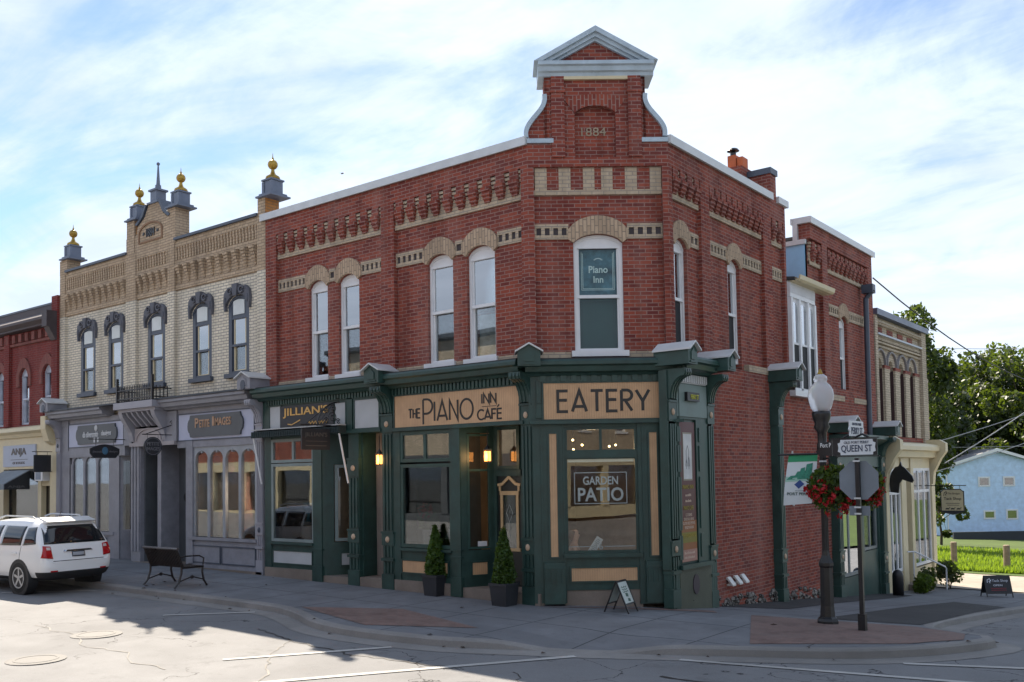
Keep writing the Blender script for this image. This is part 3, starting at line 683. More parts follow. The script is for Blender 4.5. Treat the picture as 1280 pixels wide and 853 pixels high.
# hidden rear, party wall and roof close the shell
w = MB(); w.box(-8.06, -7.98, .12, 14.15, 0, 8.85); w.box(-8.06, XR_ - .3, 14.05, 14.15, -2.2, 8.7); w.box(-3.0, XR_ - .12, 7.42, 7.5, 4.5, 8.75); w.box(-8, -3, 7.42, 7.5, 4.5, 8.6)
w.build('party_wall', RED(), B)
w = MB(); w.plan([(-8.0, .28), (.1, .3), (1.9, 1.75), (1.9, 7.45), (-8, 7.45)], 8.42, 8.5); w.plan([(-8, 9.2), (1.9, 9.2), (1.9, 14.1), (-8, 14.1)], 8.4, 8.48)
w.hexa([(XR_ + .2, 7.5, 7.0), (XR_ + .2, 9.15, 7.0), (-4, 9.15, 7.9), (-4, 7.5, 7.9), (XR_ + .2, 7.5, 7.08), (XR_ + .2, 9.15, 7.08), (-4, 9.15, 7.98), (-4, 7.5, 7.98)])
w.plan([(-8, .3), (.15, .3), (1.9, 1.8), (1.9, 14), (-8, 14)], 4.05, 4.12)
w.build('roof', ROOF(), B)
w = MB()
w.box(-4, XR_ - .14, 9.10, 9.148, 7.0, 8.22); w.build('metal_cladding', paint('pale_blue_cladding', (0.26, 0.50, 0.72), 0.45, 0.15, 1.5, grime=0.1), B)
w = MB(); w.box(-4, XR_ - .1, 9.05, 9.2, 8.22, 8.34); w.box(XR_ - .42, XR_ - .30, 9.05, 9.2, 8.34, 8.75); w.build('cladding_trim', CAPM(), B)
# stone rubble footing along the side street
w = MB(FR)
rr = random.Random(5)
for i in range(150):
    y = rr.uniform(2.9, 9.8); top = -.12 - .062 * (y - 2.9); z = rr.uniform(top - .42, top + .05); s_ = rr.uniform(.05, .13)
    if g(XR_, y) - .1 < z: w.ball((y, .03, z), (s_, .07, s_ * .7), 7, 4)
w.box(2.9, 9.9, .0, .03, -1.2, -.45); w.build('rubble_footing', rubble('rubble_stone'), B)
# caps
w = MB(FQ); w.box(-8.2, 0.0, -.34, .06, 8.785, 8.94); w.box(-8.2, 0, .06, .075, 8.765, 8.93)
w.fr = FR; w.box(YC_, 6.66, -.34, .06, 8.785, 8.94); w.box(YC_, 6.66, .06, .075, 8.765, 8.93); w.box(7.02, 7.62, -.34, .06, 8.785, 8.94)
w.box(9.05, 14.28, -.42, .06, 8.75, 8.905); w.box(9.05, 14.28, .06, .075, 8.73, 8.895)
w.fr = ID; w.box(XR_ - .46, XR_ - .42, 9.02, 9.3, 8.75, 8.90)
w.build('roof_cap', CAPM(), B)
# corbelled brick friezes
def frieze(fr, u0, u1, zt, parent, n=None):
    st = .355; n = n or max(1, round((u1 - u0) / st)); st = (u1 - u0) / n; c = MB(fr); r = MB(fr)
    c.box(u0, u1, DP - .005, DP + .03, zt - .59, zt - .265); c.box(u0, u1, DP, DP + .05, zt - .60, zt - .50)
    for k in range(n + 1):
        x = u0 + k * st
        for j in range(3): c.box(max(u0, x - .074), min(u1, x + .074), DP, DP + .075 - .012 * j, zt - .082 * (j + 1) + .006, zt - .082 * j - .022)
    for k in range(n):
        m_ = u0 + (k + .5) * st; r = MB(fr)
        for hw, d, a, b in ((.103, .102, .0, .20), (.108, .15, .20, .285), (.10, .128, .285, .37), (.088, .106, .37, .44), (.07, .08, .44, .50)):
            r.box(m_ - hw, m_ + hw, DP, DP + d, zt - b, zt - a)
        r.build('corbel', RED(), parent)
    c.build('cream_frieze', BUFF(), parent)
for a, b in ((-7.66, -4.03), (-3.64, -.17)): frieze(FQ, a, b, 8.36, B)
for a, b, n in ((1.83, 3.03, 4), (3.42, 6.17, 10), (6.63, 7.38, 2)): frieze(FR, a, b, 8.36, B, n)
frieze(FR, 9.2, 9.97, 8.3, B, 2); frieze(FR, 10.37, 13.75, 8.3, B, 10)
w = MB(FC); w.box(.12, 2.59, DP - .005, DP + .05, 7.81, 7.905)
for a, b in ((.14, .37), (.60, .83), (1.07, 1.29), (1.42, 1.64), (1.88, 2.11), (2.36, 2.58)): w.box(a, b, DP, DP + .05, 7.905, 8.34)
w.build('cream_frieze', BUFF(), B)
for a, b in ((.37, .60), (.83, 1.07), (1.29, 1.42), (1.64, 1.88), (2.11, 2.36)): MB(FC).box(a, b, DP, DP + .035, 7.907, 8.345).build('corbel', RED(), B)
# string course of buff brick with little recesses backed by a dark sheet, and arches over the windows
def stringcourse(fr, u0, u1, wins, zo, parent):
    spans = []; x = u0
    for a, b in wins: spans.append((x, a - .09)); x = b + .09
    spans.append((x, u1)); d0, d1 = DP - .005, DP + .035
    for a, b in spans:
        if b - a < .03: continue
        m = MB(fr); m.box(a, b, d0, d1, 6.95 + zo, 7.03 + zo); m.box(a, b, d0, d1, 7.17 + zo, 7.245 + zo)
        n = max(1, round((b - a) / .155)); st = (b - a) / n
        for k in range(n + 1):
            c = a + k * st; m.box(max(a, c - .036), min(b, c + .036), d0, d1 - .004, 7.03 + zo, 7.17 + zo)
        so = m.build('string_course', BUFF(), parent); MB(fr).box(a, b, DP - .004, DP + .006, 7.03 + zo, 7.17 + zo).build('recess_backing', paint('dark_recess_backing', (0.06, 0.05, 0.055), 0.9), so)
    for a, b in wins:
        v = MB(fr); n = 12; e = .10; lo = [(a + (b - a) * i / n) for i in range(n + 1)]
        inner = [(p, archz(p, a, b, ZS + zo, ZA + zo)) for p in lo]
        outer = [(a - e + (b - a + 2 * e) * i / n, archz(a - e + (b - a + 2 * e) * i / n, a - e, b + e, 7.13 + zo, 7.40 + zo)) for i in range(n + 1)]
        v.ext([(a - e, 6.95 + zo), (a, 6.88 + zo)] + inner[1:-1] + [(b, 6.88 + zo), (b + e, 6.95 + zo)] + outer[::-1], DP - .004, DP + .055)
        v.build('window_arch', BUFFS(), parent)
stringcourse(FQ, -7.66, -4.03, QW[:2], 0, B); stringcourse(FQ, -3.64, -.17, QW[2:], 0, B); stringcourse(FC, .12, 2.59, CWN, 0, B)
stringcourse(FR, 1.83, 3.03, RW[:1], 0, B); stringcourse(FR, 3.42, 6.17, RW[1:], 0, B); stringcourse(FR, 6.63, 7.38, [], 0, B); stringcourse(FR, 10.37, 13.75, R2W, -.37, B)
for fr_, sp_, d_, z_ in ((FR, ((3.42, 4.33), (5.12, 6.17)), .03, 4.62), (FR, ((10.37, 11.33), (12.13, 13.4)), .03, 4.28), (FQ, ((-7.66, -6.64), (-5.82, -5.6), (-4.76, -4.03), (-3.64, -2.82), (-1.95, -1.73), (-.84, -.17)), DP + .04, 4.62), (FC, ((.12, .78), (1.89, 2.59)), DP + .04, 4.62)):
    for a, b in sp_: MB(fr_).box(a, b, DP - .001, d_, z_, z_ + .15).build('sill_course', BUFF(), B)
# upper windows
bl = [(.95, .0), (.9, .55), (.97, .9), (.25, .8)]
for (a, b), q in zip(QW, bl): arch_window(FQ, a, b, ZB, ZS, ZA, ZM, ZH, B, DP - .07, WHT(), UPG(), DP + .08, q, low=SHOPG())
o = arch_window(FC, .86, 1.81, ZB, ZS, ZA, ZM, ZH, B, DP - .06, WHT(), glass('corner_upper_glass', .0, (.85, .95, .95), .5), DP + .14, (0, 0), name='window', fw=.075)
MB(FC).box(.96, 1.71, DP - .25, DP - .24, 4.83, 5.84).build('green_blind', paint('dark_green_blind', (0.03, 0.055, 0.05), 0.7), o)
MB(FC).box(.96, 1.71, DP - .25, DP - .24, 5.86, 6.80).build('sky_reflection_sheet', paint('painted_sky_reflection', (0.10, 0.19, 0.25), 0.7, .8, 3.2), o)  # sky reflection of the upper pane painted as a teal sheet behind it
lt = MB(FC); dd = DP - .06 - .062
text(lt, 'Piano', 1.16, 1.53, 6.32, 6.46, dd, dd + .004, .02); text(lt, 'Inn', 1.25, 1.44, 6.13, 6.26, dd, dd + .004, .02)
for r_ in (.02, .04): lt.band(arc(1.345, 6.55, .05 + r_, .04 + r_ * .5, 20, 160, 8), .008, dd, dd + .004)
for k in (0, .025): lt.band([(1.02 + k, 6.73 - k), (1.02 + k, 5.99 + k), (1.65 - k, 5.99 + k), (1.65 - k, 6.73 - k)], .009, dd, dd + .004)
lt.build('window_lettering', paint('pale_window_lettering', (0.62, 0.68, 0.66), 0.6), o); paint('frosted_lettering', (0.33, 0.37, 0.36), 0.6)
lt = MB(FC)
for k in (0, .03): lt.band([(1.0 + k, 4.92 + k), (1.0 + k, 5.78 - k), (1.67 - k, 5.78 - k), (1.67 - k, 4.92 + k), (1.0 + k, 4.92 + k)], .008, DP - .239, DP - .236)
lt.build('blind_border', BLACK(), o)
for a, b in RW: arch_window(FR, a, b, ZB, ZS, ZA, ZM, ZH, B, DP - .08, WHT(), UPG(), DP + .10, (.97, 0), screen=True)
for a, b in R2W: arch_window(FR, a, b, 4.42, 6.5, 6.66, 5.52, 6.42, B, DP - .08, WHT(), UPG(), DP + .10, (.97, 0), screen=True)

# corner parapet tower with niche, scrolls and pediment
w = MB(FC)
wall(w, .35, 2.30, 8.52, 10.1, [(.93, 1.72, 8.52, 9.40, 9.54)], -.03, .12)
w.box(.48, .73, -.04, .035, 8.52, 10.1); w.box(1.96, 2.21, -.04, .035, 8.52, 10.1)
w.box(.46, .75, -.04, .055, 9.78, 9.83); w.box(1.94, 2.23, -.04, .055, 9.78, 9.83); w.box(.93, 1.72, -.2, -.145, 8.5, 9.6)
w.box(.35, 2.30, -.55, -.5, 8.5, 10.1); w.box(.35, .40, -.5, -.03, 8.5, 10.1); w.box(2.25, 2.30, -.5, -.03, 8.5, 10.1); w.box(.35, 2.3, -.5, -.03, 10.06, 10.1)
w.ext([(.55, 10.34), (2.15, 10.34), (1.345, 10.86)], -.42, -.02)
def scurve(sg):
    c = .37 if sg < 0 else 2.28; P = []
    for i in range(17):
        t = i / 16; z = 9.76 - .84 * t; x = (0.02 + .36 * (t ** 2 * (3 - 2 * t)) + .03 * math.sin(t * math.pi * 2) * -1); P.append((c + sg * x, z))
    return P
for sg in (-1, 1):
    P = scurve(sg); base = .42 if sg < 0 else 2.23
    w.ext([(base, 9.76)] + P + [(P[-1][0], 8.8), (base, 8.8)], -.30, -.06)
w.build('parapet_tower', RED(), B)
w = MB(FC); n = 14; a, b = .93, 1.72; e = .2
inner = [(a + (b - a) * i / n, archz(a + (b - a) * i / n, a, b, 9.40, 9.54)) for i in range(n + 1)]; outer = [(a - e + (b - a + 2 * e) * i / n, archz(a - e + (b - a + 2 * e) * i / n, a - e, b + e, 9.66, 9.76)) for i in range(n + 1)]
w.ext(inner + outer[::-1], -.035, -.012); w.build('niche_arch', REDS(), B)
w = MB(FC); text(w, '1884', 1.06, 1.54, 8.98, 9.15, -.147, -.125); w.build('date_numerals', paint('weathered_stone_numerals', (0.30, 0.24, 0.17), 0.8), B)
for sg in (-1, 1):
    w = MB(FC); P = scurve(sg); w.band(P, .085, -.34, .02); w.box(*((0, .51) if sg < 0 else (2.21, CW)), -.345, .04, 8.802, 8.885); w.build('scroll_trim', BLUEM(), B)
w = MB(FC)
w.prof([(-.6, 10.1), (.03, 10.1), (.05, 10.16), (.10, 10.18), (.12, 10.26), (.17, 10.28), (.17, 10.35), (-.6, 10.35)], .23, 2.46)
for sg in (-1, 1):
    e = 1.345 + sg * 1.19
    for (o_, t_, d_) in ((0, .10, .17), (.10, .08, .11), (.18, .06, .05)):
        w.ext([(e - sg * o_ * 1.6, 10.353), (e - sg * (o_ + t_) * 1.62, 10.353), (1.345, 11.03 - (o_ + t_) * 1.02), (1.345, 11.03 - o_ * 1.02)], -.6, d_)
w.build('pediment', BLUEM(), B)
w = MB(FC); w.box(.5, 2.2, -.04, .03, 10.04, 10.10); w.build('pediment_bed_mould', CREAMP(), B)
# chimneys
w = MB(); w.box(1.6, XR_ - .005, 6.67, 7.01, 8.5, 9.42)
ch = w.build('chimney', RED(), B); MB().box(1.56, XR_ + .03, 6.63, 7.05, 9.42, 9.56).build('chimney_cap', SLATE(), ch)
w = MB(); w.box(1.0, 1.55, 6.35, 6.95, 8.5, 9.66); ch = w.build('chimney', RED(), B)
w = MB(); w.box(1.16, 1.36, 6.45, 6.68, 9.66, 9.98); w.box(1.38, 1.52, 6.5, 6.8, 9.66, 9.92); w.build('clay_chimney_pot', paint('orange_clay', (0.50, 0.12, 0.04), 0.7), ch)
w = MB(); w.lathe(1.26, 6.56, [(.07, 9.98), (.07, 10.06), (.04, 10.08), (.15, 10.11), (.11, 10.16), (.02, 10.19)], 14); w.build('chimney_cowl', BLACK(), ch)

# bay between the two brick fronts
bay = MB(FR); bay.box(7.5, 9.15, -.1, .03, 4.42, 7.0)
for y in (7.5, 8.02, 8.57, 9.05): bay.box(y, y + .10, .03, .10, 4.36, 6.60)
bay.box(7.5, 9.15, .03, .075, 6.62, 6.98)
for k in range(26): bay.box(7.52 + k * .063, 7.545 + k * .063, .075, .09, 6.72, 6.93)
bay.box(7.5, 9.15, .03, .10, 4.36, 4.42); o = bay.build('bay_window', WHT(), B)
for i, y in enumerate((7.60, 8.12, 8.67)):
    yb = y + (.42, .45, .38)[i]; m = MB(FR); m.ext([(y, 4.45), (yb, 4.45), (yb, 6.35)] + [(y + (yb - y) * (1 - k / 6), archz(y + (yb - y) * (1 - k / 6), y, yb, 6.36, 6.52)) for k in range(7)] + [(y, 6.35)], .036, .044); m.build('pane', UPG(), o)
    MB(FR).box(y, yb, .046, .052, 4.45, 5.48).build('insect_screen', paint('dark_insect_screen', (0.012, 0.014, 0.018), 0.7), o)
    MB(FR).box(y, yb, .031, .034, 5.53, 6.5).build('blind', BLIND(), o)
    MB(FR).box(y, yb, .03, .07, 5.48, 5.53).build('meeting_rail', WHT(), o)
MB(FR).box(7.45, 9.2, -.02, .16, 4.22, 4.36).build('sill', WHT(), o)
w = MB(FR); w.prof([(.16, 6.98), (.26, 6.98), (.31, 7.02), (.33, 7.12), (.30, 7.12), (.27, 7.03), (.19, 7.02), (.16, 7.06)], 7.55, 9.95); w.box(7.5, 9.9, .02, .17, 6.97, 6.995); w.build('gutter', CREAMP(), B)
w = MB(FR); w.tube([(13.25, .30, 7.6), (13.25, .08, 7.35), (13.25, .07, 4.0), (13.25, .07, 2.6)], .075, 10); w.box(13.12, 13.38, .0, .32, 7.5, 7.75); w.build('downpipe', SLATE(), B)

# ---- green shopfront
def pan(fr, u0, u1, z0, z1, d, parent, mat, trim=None, name='panel'):
    o = MB(fr).box(u0, u1, d - .03, d, z0, z1).build(name, mat, parent)
    m = MB(fr); t = .03
    m.box(u0 - t, u1 + t, d - .03, d + .018, z1, z1 + t); m.box(u0 - t, u1 + t, d - .03, d + .018, z0 - t, z0); m.box(u0 - t, u0, d - .03, d + .018, z0, z1); m.box(u1, u1 + t, d - .03, d + .018, z0, z1)
    m.build('panel_moulding', trim or GREEN(), o); return o
GR = GREEN()
sf = MB(FQ)
sf.box(-8.06, 0, -.1, .10, 3.46, 4.3)                             # fascia backing
sf.box(-8.0, -7.75, -.1, .10, .1, 3.46); sf.box(-7.75, -6.2, -.1, .08, .34, .96); sf.box(-7.75, -6.2, -.05, .08, 3.36, 3.46)
sf.box(-6.2, -5.9, -.1, .13, .06, 3.46); sf.box(-6.22, -5.88, -.08, .15, .06, .45); sf.box(-6.22, -5.88, -.08, .15, .80, .84)
sf.box(-7.78, -6.2, .08, .16, .90, .95)
sf.box(-3.62, -3.42, -.1, .10, .1, 3.46); sf.box(-3.42, -1.96, -.1, .08, .28, .96); sf.box(-3.42, -1.96, -.05, .08, 3.36, 3.46); sf.box(-3.45, -1.96, .08, .16, .90, .955)
sf.box(-1.97, -1.72, -.1, .13, .04, 3.46); sf.box(-1.99, -1.70, -.08, .15, .04, .42); sf.box(-1.99, -1.70, -.08, .15, .80, .84); sf.box(-1.99, -1.70, -.08, .15, .94, .97)
sf.box(-3.6, -.1, .10, .16, 3.40, 3.47); sf.box(-5.1, -3.95, .10, .16, 3.42, 3.5)
sf.box(-5.05, -4.86, .1, .13, 3.5, 4.2)
o_q = sf.build('queen_street_shopfront', GR, B)
cornice(FQ, -8.1, -.02, 4.60, .46, B, GR); dentils(FQ, -7.9, -4.0, 4.20, 4.33, .13, .17, .095, B, GREENL()); dentils(FQ, -3.6, -.1, 4.17, 4.31, .13, .17, .095, B, GREENL())
w = MB(FQ); w.prof([(-.1, 4.66), (.05, 4.65), (.42, 4.625), (.42, 4.60), (-.1, 4.60)], -8.0, -.02); w.fr = FC; w.prof([(-.1, 4.64), (.05, 4.63), (.42, 4.60), (.42, 4.575), (-.1, 4.575)], .0, CW); w.build('cornice_flashing', paint('black_flashing', (0.02, 0.02, 0.024), 0.6), B)
pan(FQ, -7.76, -7.36, 3.62, 4.16, .118, B, LAVW := paint('pale_grey_panel', (0.42, 0.44, 0.46), 0.5, 0.1)); pan(FQ, -5.43, -5.08, 3.62, 4.12, .118, B, LAVW); pan(FQ, -4.78, -4.02, 3.52, 4.14, .118, B, LAVW)
sg_ = MB(FQ).box(-7.34, -5.45, .1, .15, 3.60, 4.15).build('shop_sign', BLKW(), B)
w = MB(FQ); text(w, "JILLIAN'S", -7.22, -5.62, 3.86, 4.10, .148, .162, 0.012); w.band([(-6.3 + .035 * i, 3.72 + .035 * math.sin(i * 2.1)) for i in range(20)], .016, .148, .16); w.band([(-7.05, 3.72), (-6.9, 3.70), (-6.6, 3.80)], .025, .148, .16); w.build('gold_lettering', GOLD(), sg_)
pan(FQ, -7.68, -6.28, .46, .74, .095, B, LAVW)
shop_window(FQ, -7.75, -6.2, .96, 2.80, .10, B, paint('grey_green_sash', (0.20, 0.25, 0.25), 0.45)); shop_window(FQ, -7.75, -6.2, 2.82, 3.38, .10, B, MATS['grey_green_sash'], mull=(-6.95,), name='transom_window')
w = MB(FQ); w.box(-7.98, -6.22, -.1, .13, -.05, .34); w.box(-5.9, -5.06, -1.0, .10, -.05, .24); w.box(-4.68, -4.0, -.5, .10, -.05, .27); w.box(-3.6, -1.98, -.1, .12, -.05, .28); w.box(-1.72, .2, -1.0, .10, -.05, .22); w.build('stone_plinth', STONE(), B)
FJ = Frame((-5.9, -.10, 0), (.68, 1.0, 0), (1.0, -.68, 0)); jl = Vector((.68, 1.0)).length
w = MB(FJ); w.box(0, jl, -.05, .0, .24, .98); w.box(0, .26, -.05, .0, .98, 3.46); w.box(jl - .22, jl, -.05, 0, .98, 3.46); w.box(.26, jl - .22, -.05, 0, 2.75, 3.46)
w.fr = FQ; w.box(-5.3, -4.66, -.98, -.9, .2, 3.46); w.box(-4.72, -4.66, -.9, .0, .2, 3.46); w.box(-4.05, -3.98, -.6, .0, .2, 3.46); w.box(-5.9, -3.98, -1.0, -.02, 3.42, 3.46)
w.build('entry_wall', GR, B); shop_window(FJ, .28, jl - .24, 1.0, 2.74, .012, B, MATS['grey_green_sash'], 'side_window'); pan(FJ, .42, jl - .4, .46, .72, .012, B, LAVW)
pilaster(FQ, -5.06, -4.69, .07, 3.44, .08, B, GR, paint('tan_rosette', (0.5, 0.36, 0.25), 0.5), console=False)
d_ = MB(FQ).box(-4.66, -4.05, -.48, -.40, .27, 3.42).build('boarded_door', boards('grey_boarding', (0.25, 0.22, 0.2), .07), B)
w = MB(FQ); w.ext([(-4.44, 1.72), (-4.17, 1.72), (-4.17, 2.05)] + arc(-4.305, 2.05, .135, .10, 0, 180, 8)[1:-1] + [(-4.44, 2.05)], -.4, -.385); w.build('notice_frame', BLACK(), d_)
w = MB(FQ); w.ext([(-4.42, 1.74), (-4.19, 1.74), (-4.19, 2.05)] + arc(-4.305, 2.05, .115, .08, 0, 180, 8)[1:-1] + [(-4.42, 2.05)], -.385, -.38); w.build('notice', paint('notice_paper', (0.5, 0.52, 0.55), 0.7), d_)
# piano cafe front
TN = MATS['tan_rosette']
pilaster(FQ, -3.97, -3.61, .04, 4.36, .10, B, GR, TN); gable_cap(FQ, -3.79, .44, 4.84, .0, .56, B, GR, CAPM())
pilaster(FQ, -.20, .10, .0, 4.36, .10, B, GR, TN); gable_cap(FC, -.05, .42, 4.86, .10, .60, B, GR, CAPM())
pan(FQ, -3.54, -.20, 3.48, 4.14, .118, B, TANB(), name='cafe_sign_board')
w = MB(FQ); dz0, dz1 = .112, .122
deco(w, 'THE', -3.13, -2.80, 3.64, 3.86, .035, dz0, dz1, 0.13); deco(w, 'P', -2.71, -2.45, 3.57, 4.05, .045, dz0, dz1); deco(w, 'IANO', -2.40, -1.36, 3.55, 3.99, .045, dz0, dz1, 0.16)
deco(w, 'INN', -1.13, -.77, 3.835, 4.055, .034, dz0, dz1, 0.17); deco(w, 'CAFE', -1.24, -.63, 3.52, 3.745, .034, dz0, dz1, 0.13); w.band([(-1.13, 3.79), (-.76, 3.79)], .012, dz0, dz1); w.band([(-.74, 3.765), (-.69, 3.81)], .03, dz0, dz1)
w.build('cafe_lettering', BLACK(), B)
shop_window(FQ, -3.42, -1.97, .97, 2.70, .09, B, GREENL()); shop_window(FQ, -3.42, -1.97, 2.74, 3.38, .09, B, GREENL(), mull=(-2.72,), name='transom_window')
pan(FQ, -3.38, -2.1, .45, .69, .095, B, TANB())
FP = Frame((-1.72, -.10, 0), (.32, .68, 0), (.68, -.32, 0)); pl = Vector((.32, .68)).length
w = MB(FP); w.box(0, pl, -.05, 0, .22, .95); w.box(0, .14, -.05, 0, .95, 3.46); w.box(pl - .1, pl, -.05, 0, .95, 3.46); w.box(.14, pl - .1, -.05, 0, 3.3, 3.46)
w.fr = ID; w.box(-1.42, -1.34, .56, .62, .2, 3.46); w.box(-1.34, -.1, .56, .62, 2.42, 2.56); w.box(-.72, -.1, .56, .62, .2, 3.46); w.box(-1.72, .05, -.1, .62, 3.43, 3.46)
w.box(-.2, .16, -.02, .2, .1, 3.46)
w.build('entry_wall', GR, B); shop_window(FP, .14, pl - .1, .97, 3.28, .012, B, GREENL(), 'side_window', .045, rails=(2.55,)); pan(FP, .22, pl - .2, .46, .70, .012, B, TANB())
w = MB(FP); w.box(.36, .56, -.012, -.006, 1.02, 1.12); w.build('card_sticker', paint('white_card', (0.55, 0.56, 0.6), 0.6), B)
shop_window(ID, -1.34, -.72, 2.56, 3.42, .58, B, GR, 'transom_window')
dr = MB().box(-1.34, -.72, .60, .64, .22, 2.42).build('cafe_door', paint('black_door_paint', (0.014, 0.018, 0.018), 0.35), B)
w = MB(); k = paint('cream_gold_moulding', (0.52, 0.37, 0.20), 0.5)
w.box(-1.26, -1.20, .575, .602, .98, 2.12); w.box(-.86, -.80, .575, .602, .98, 2.12); w.box(-1.30, -.76, .565, .602, .92, .98); w.box(-1.27, -.79, .57, .602, 2.04, 2.12)
w.fr = Frame((0, .602, 0), (1, 0, 0), (0, -1, 0)); w.band([(-1.32, 2.24), (-1.20, 2.26), (-1.03, 2.40), (-.86, 2.26), (-.74, 2.24)], .055, 0, .04); w.band([(-1.27, 2.12), (-1.27, 2.22)], .045, 0, .03); w.band([(-.79, 2.12), (-.79, 2.22)], .045, 0, .03); w.build('door_moulding', k, dr)
MB().box(-1.20, -.86, .588, .598, .98, 2.04).build('door_pane', SHOPG(), dr)
w = MB(); w.fr = Frame((0, .586, 0), (1, 0, 0), (0, -1, 0)); w.band([(-1.03, 1.85), (-.95, 1.68), (-1.03, 1.5), (-1.11, 1.68), (-1.03, 1.85)], .008, 0, .004); w.band([(-1.03, 1.5), (-1.03, 1.2)], .008, .0, .004); w.build('etched_pattern', MATS['frosted_lettering'], dr)
# corner EATERY front, d measured out from the brick
sf = MB(FC)
sf.box(-.06, CW + .06, -.1, .17, 3.40, 4.34); sf.box(.0, .60, -.1, .17, .04, 3.40); sf.box(1.97, CW + .05, -.1, .17, .0, 3.40); sf.box(.60, 1.97, -.1, .15, .27, .96); sf.box(.6, 1.97, -.1, .15, 3.32, 3.40); sf.box(.6, 1.97, -.1, .15, 2.74, 2.86)
sf.box(-.04, CW + .12, .17, .27, 3.38, 3.44); sf.box(.55, 2.02, .15, .24, .88, .955)
for a, b in ((.18, .57), (2.08, 2.47)):
    sf.box(a, b, .15, .25, .03, .80)
    for k in range(4): sf.box(a + .03 + k * (b - a - .1) / 3, a + .07 + k * (b - a - .1) / 3, .25, .268, .42, .66)
    sf.box(a - .01, b + .01, .25, .265, .68, .72)
    sf.box(a - .03, a, .15, .19, .8, 3.38); sf.box(b, b + .03, .15, .19, .8, 3.38)
for a, b in ((.08, .18), (2.49, 2.6)): sf.box(a, b, .17, .20, 3.5, 4.2); sf.box(a + .01, b - .01, .2, .22, 3.78, 4.08)
sf.build('corner_shopfront', GR, B)
cornice(FC, -.12, CW + .18, 4.575, .46, B, GR); dentils(FC, .12, 2.62, 4.18, 4.29, .19, .225, .19, B, GREENL())
pan(FC, .22, 2.46, 3.47, 4.15, .188, B, TANB(), name='eatery_sign_board')
w = MB(FC); deco(w, 'EATERY', .49, 2.21, 3.585, 4.03, .056, .182, .192, 0.2); w.build('eatery_lettering', BLACK(), B)
pan(FC, .31, .45, .90, 3.20, .185, B, TANB(), name='tan_strip'); pan(FC, 2.19, 2.33, .90, 3.20, .185, B, TANB(), name='tan_strip'); pan(FC, .69, 1.92, .44, .68, .165, B, TANB())
cw_ = shop_window(FC, .60, 1.97, .96, 2.76, .13, B, GR, fw=.045); shop_window(FC, .60, 1.97, 2.84, 3.32, .13, B, GR, mull=(1.285,), name='transom_window', fw=.05)
lt = MB(FC); text(lt, 'PATIO', .84, 1.70, 1.92, 2.18, .108, .112, .02); text(lt, 'GARDEN', .94, 1.60, 2.23, 2.39, .108, .112, .02); lt.band([(.78, 1.88), (.78, 2.46), (1.76, 2.46), (1.76, 1.88), (.78, 1.88)], .014, .108, .111)
text(lt, '16', 1.16, 1.29, 1.02, 1.14, .108, .112, .0); lt.band([(.66, 1.075), (1.13, 1.075)], .012, .108, .111); lt.band([(1.32, 1.075), (1.9, 1.075)], .012, .108, .111); lt.build('window_lettering', MATS['frosted_lettering'], cw_)
MB(FC).box(.66, 1.91, .07, .08, 2.66, 2.72).build('roller_blind', BLIND(), cw_)
w = MB(FC); w.box(.56, 2.02, -.1, .13, -.12, .27); w.box(0, .17, -.1, .16, -.1, .25); w.box(2.5, CW, -.1, .16, -.2, .1); w.build('stone_plinth', STONE(), B)
# side street return of the shopfront
sf = MB(FR); sf.box(YC_ - .35, 3.02, -.05, .14, -.35, .64); sf.box(1.2, 1.62, -.05, .12, .64, 3.45); sf.box(2.33, 3.0, -.05, .12, .64, 3.45); sf.box(1.62, 2.33, -.05, .08, .64, 3.45); sf.box(1.2, 3.02, -.05, .12, 3.45, 4.34)
for a in (1.53, 2.42):
    for z0, z1 in ((.8, 1.25), (1.35, 2.35), (2.45, 2.95), (3.02, 3.3)): sf.box(a, a + .13, .12, .14, z0, z1)
sf.build('side_shopfront', GREENL(), B)
pb = MB(FR).box(1.52, 2.80, .14, .20, .62, .70).build('ledge', GREENL(), B)
MB(FR).box(1.5, 2.80, .12, .145, -.3, .62).build('boarded_riser', boards('olive_boarding', (0.075, 0.085, 0.06), .05), B)
w = MB(FR); w.prof([(.145, 0), (.16, 0), (.16, .01), (.145, .01)], 2.0, 2.01); P = arc(2.13, .30, .13, .19, 0, 360, 20)[:-1]; w.ext(P, .145, .16); w.build('oval_plaque', paint('dark_purple_plaque', (0.045, 0.03, 0.045), 0.5), B)
MB(FR).box(1.55, 2.78, .12, .14, 3.5, 4.12).build('pale_green_panel', paint('pale_green_panel_paint', (0.15, 0.21, 0.20), 0.5, 0.2), B)
s_ = MB(FR).box(1.86, 2.36, .14, .20, 3.80, 3.97).build('number_sign', BLACK(), B); w = MB(FR); text(w, 'PERRY ST', 2.0, 2.32, 3.84, 3.93, .20, .206); w.build('lettering', paint('yellow_lettering', (0.5, 0.5, 0.05), 0.5), s_)
po = MB(FR).box(1.66, 2.30, .08, .10, .74, 3.40).build('poster', paint('maroon_poster', (0.085, 0.012, 0.018), 0.4, 0.1), B)
MB(FR).box(1.663, 2.297, .10, .102, .96, 1.52).build('amber_band', paint('amber_print', (0.28, 0.10, 0.03), 0.5, 0.2, 2), po); MB(FR).box(1.663, 2.297, .10, .103, 1.10, 1.30).build('olive_band', paint('olive_print', (0.20, 0.17, 0.02), 0.5, 0.2, 2), po); MB(FR).box(1.663, 2.297, .10, .103, .745, .97).build('pink_band', paint('dusty_pink_print', (0.36, 0.19, 0.15), 0.5, 0.15, 2), po)
MB(FR).box(1.80, 2.17, .10, .104, 2.28, 3.2).build('picture_mount', paint('grey_gold_frame', (0.30, 0.26, 0.2), 0.5), po); MB(FR).box(1.82, 2.15, .104, .106, 2.31, 3.17).build('picture', paint('white_print', (0.62, 0.62, 0.62), 0.6), po)
w = MB(FR)
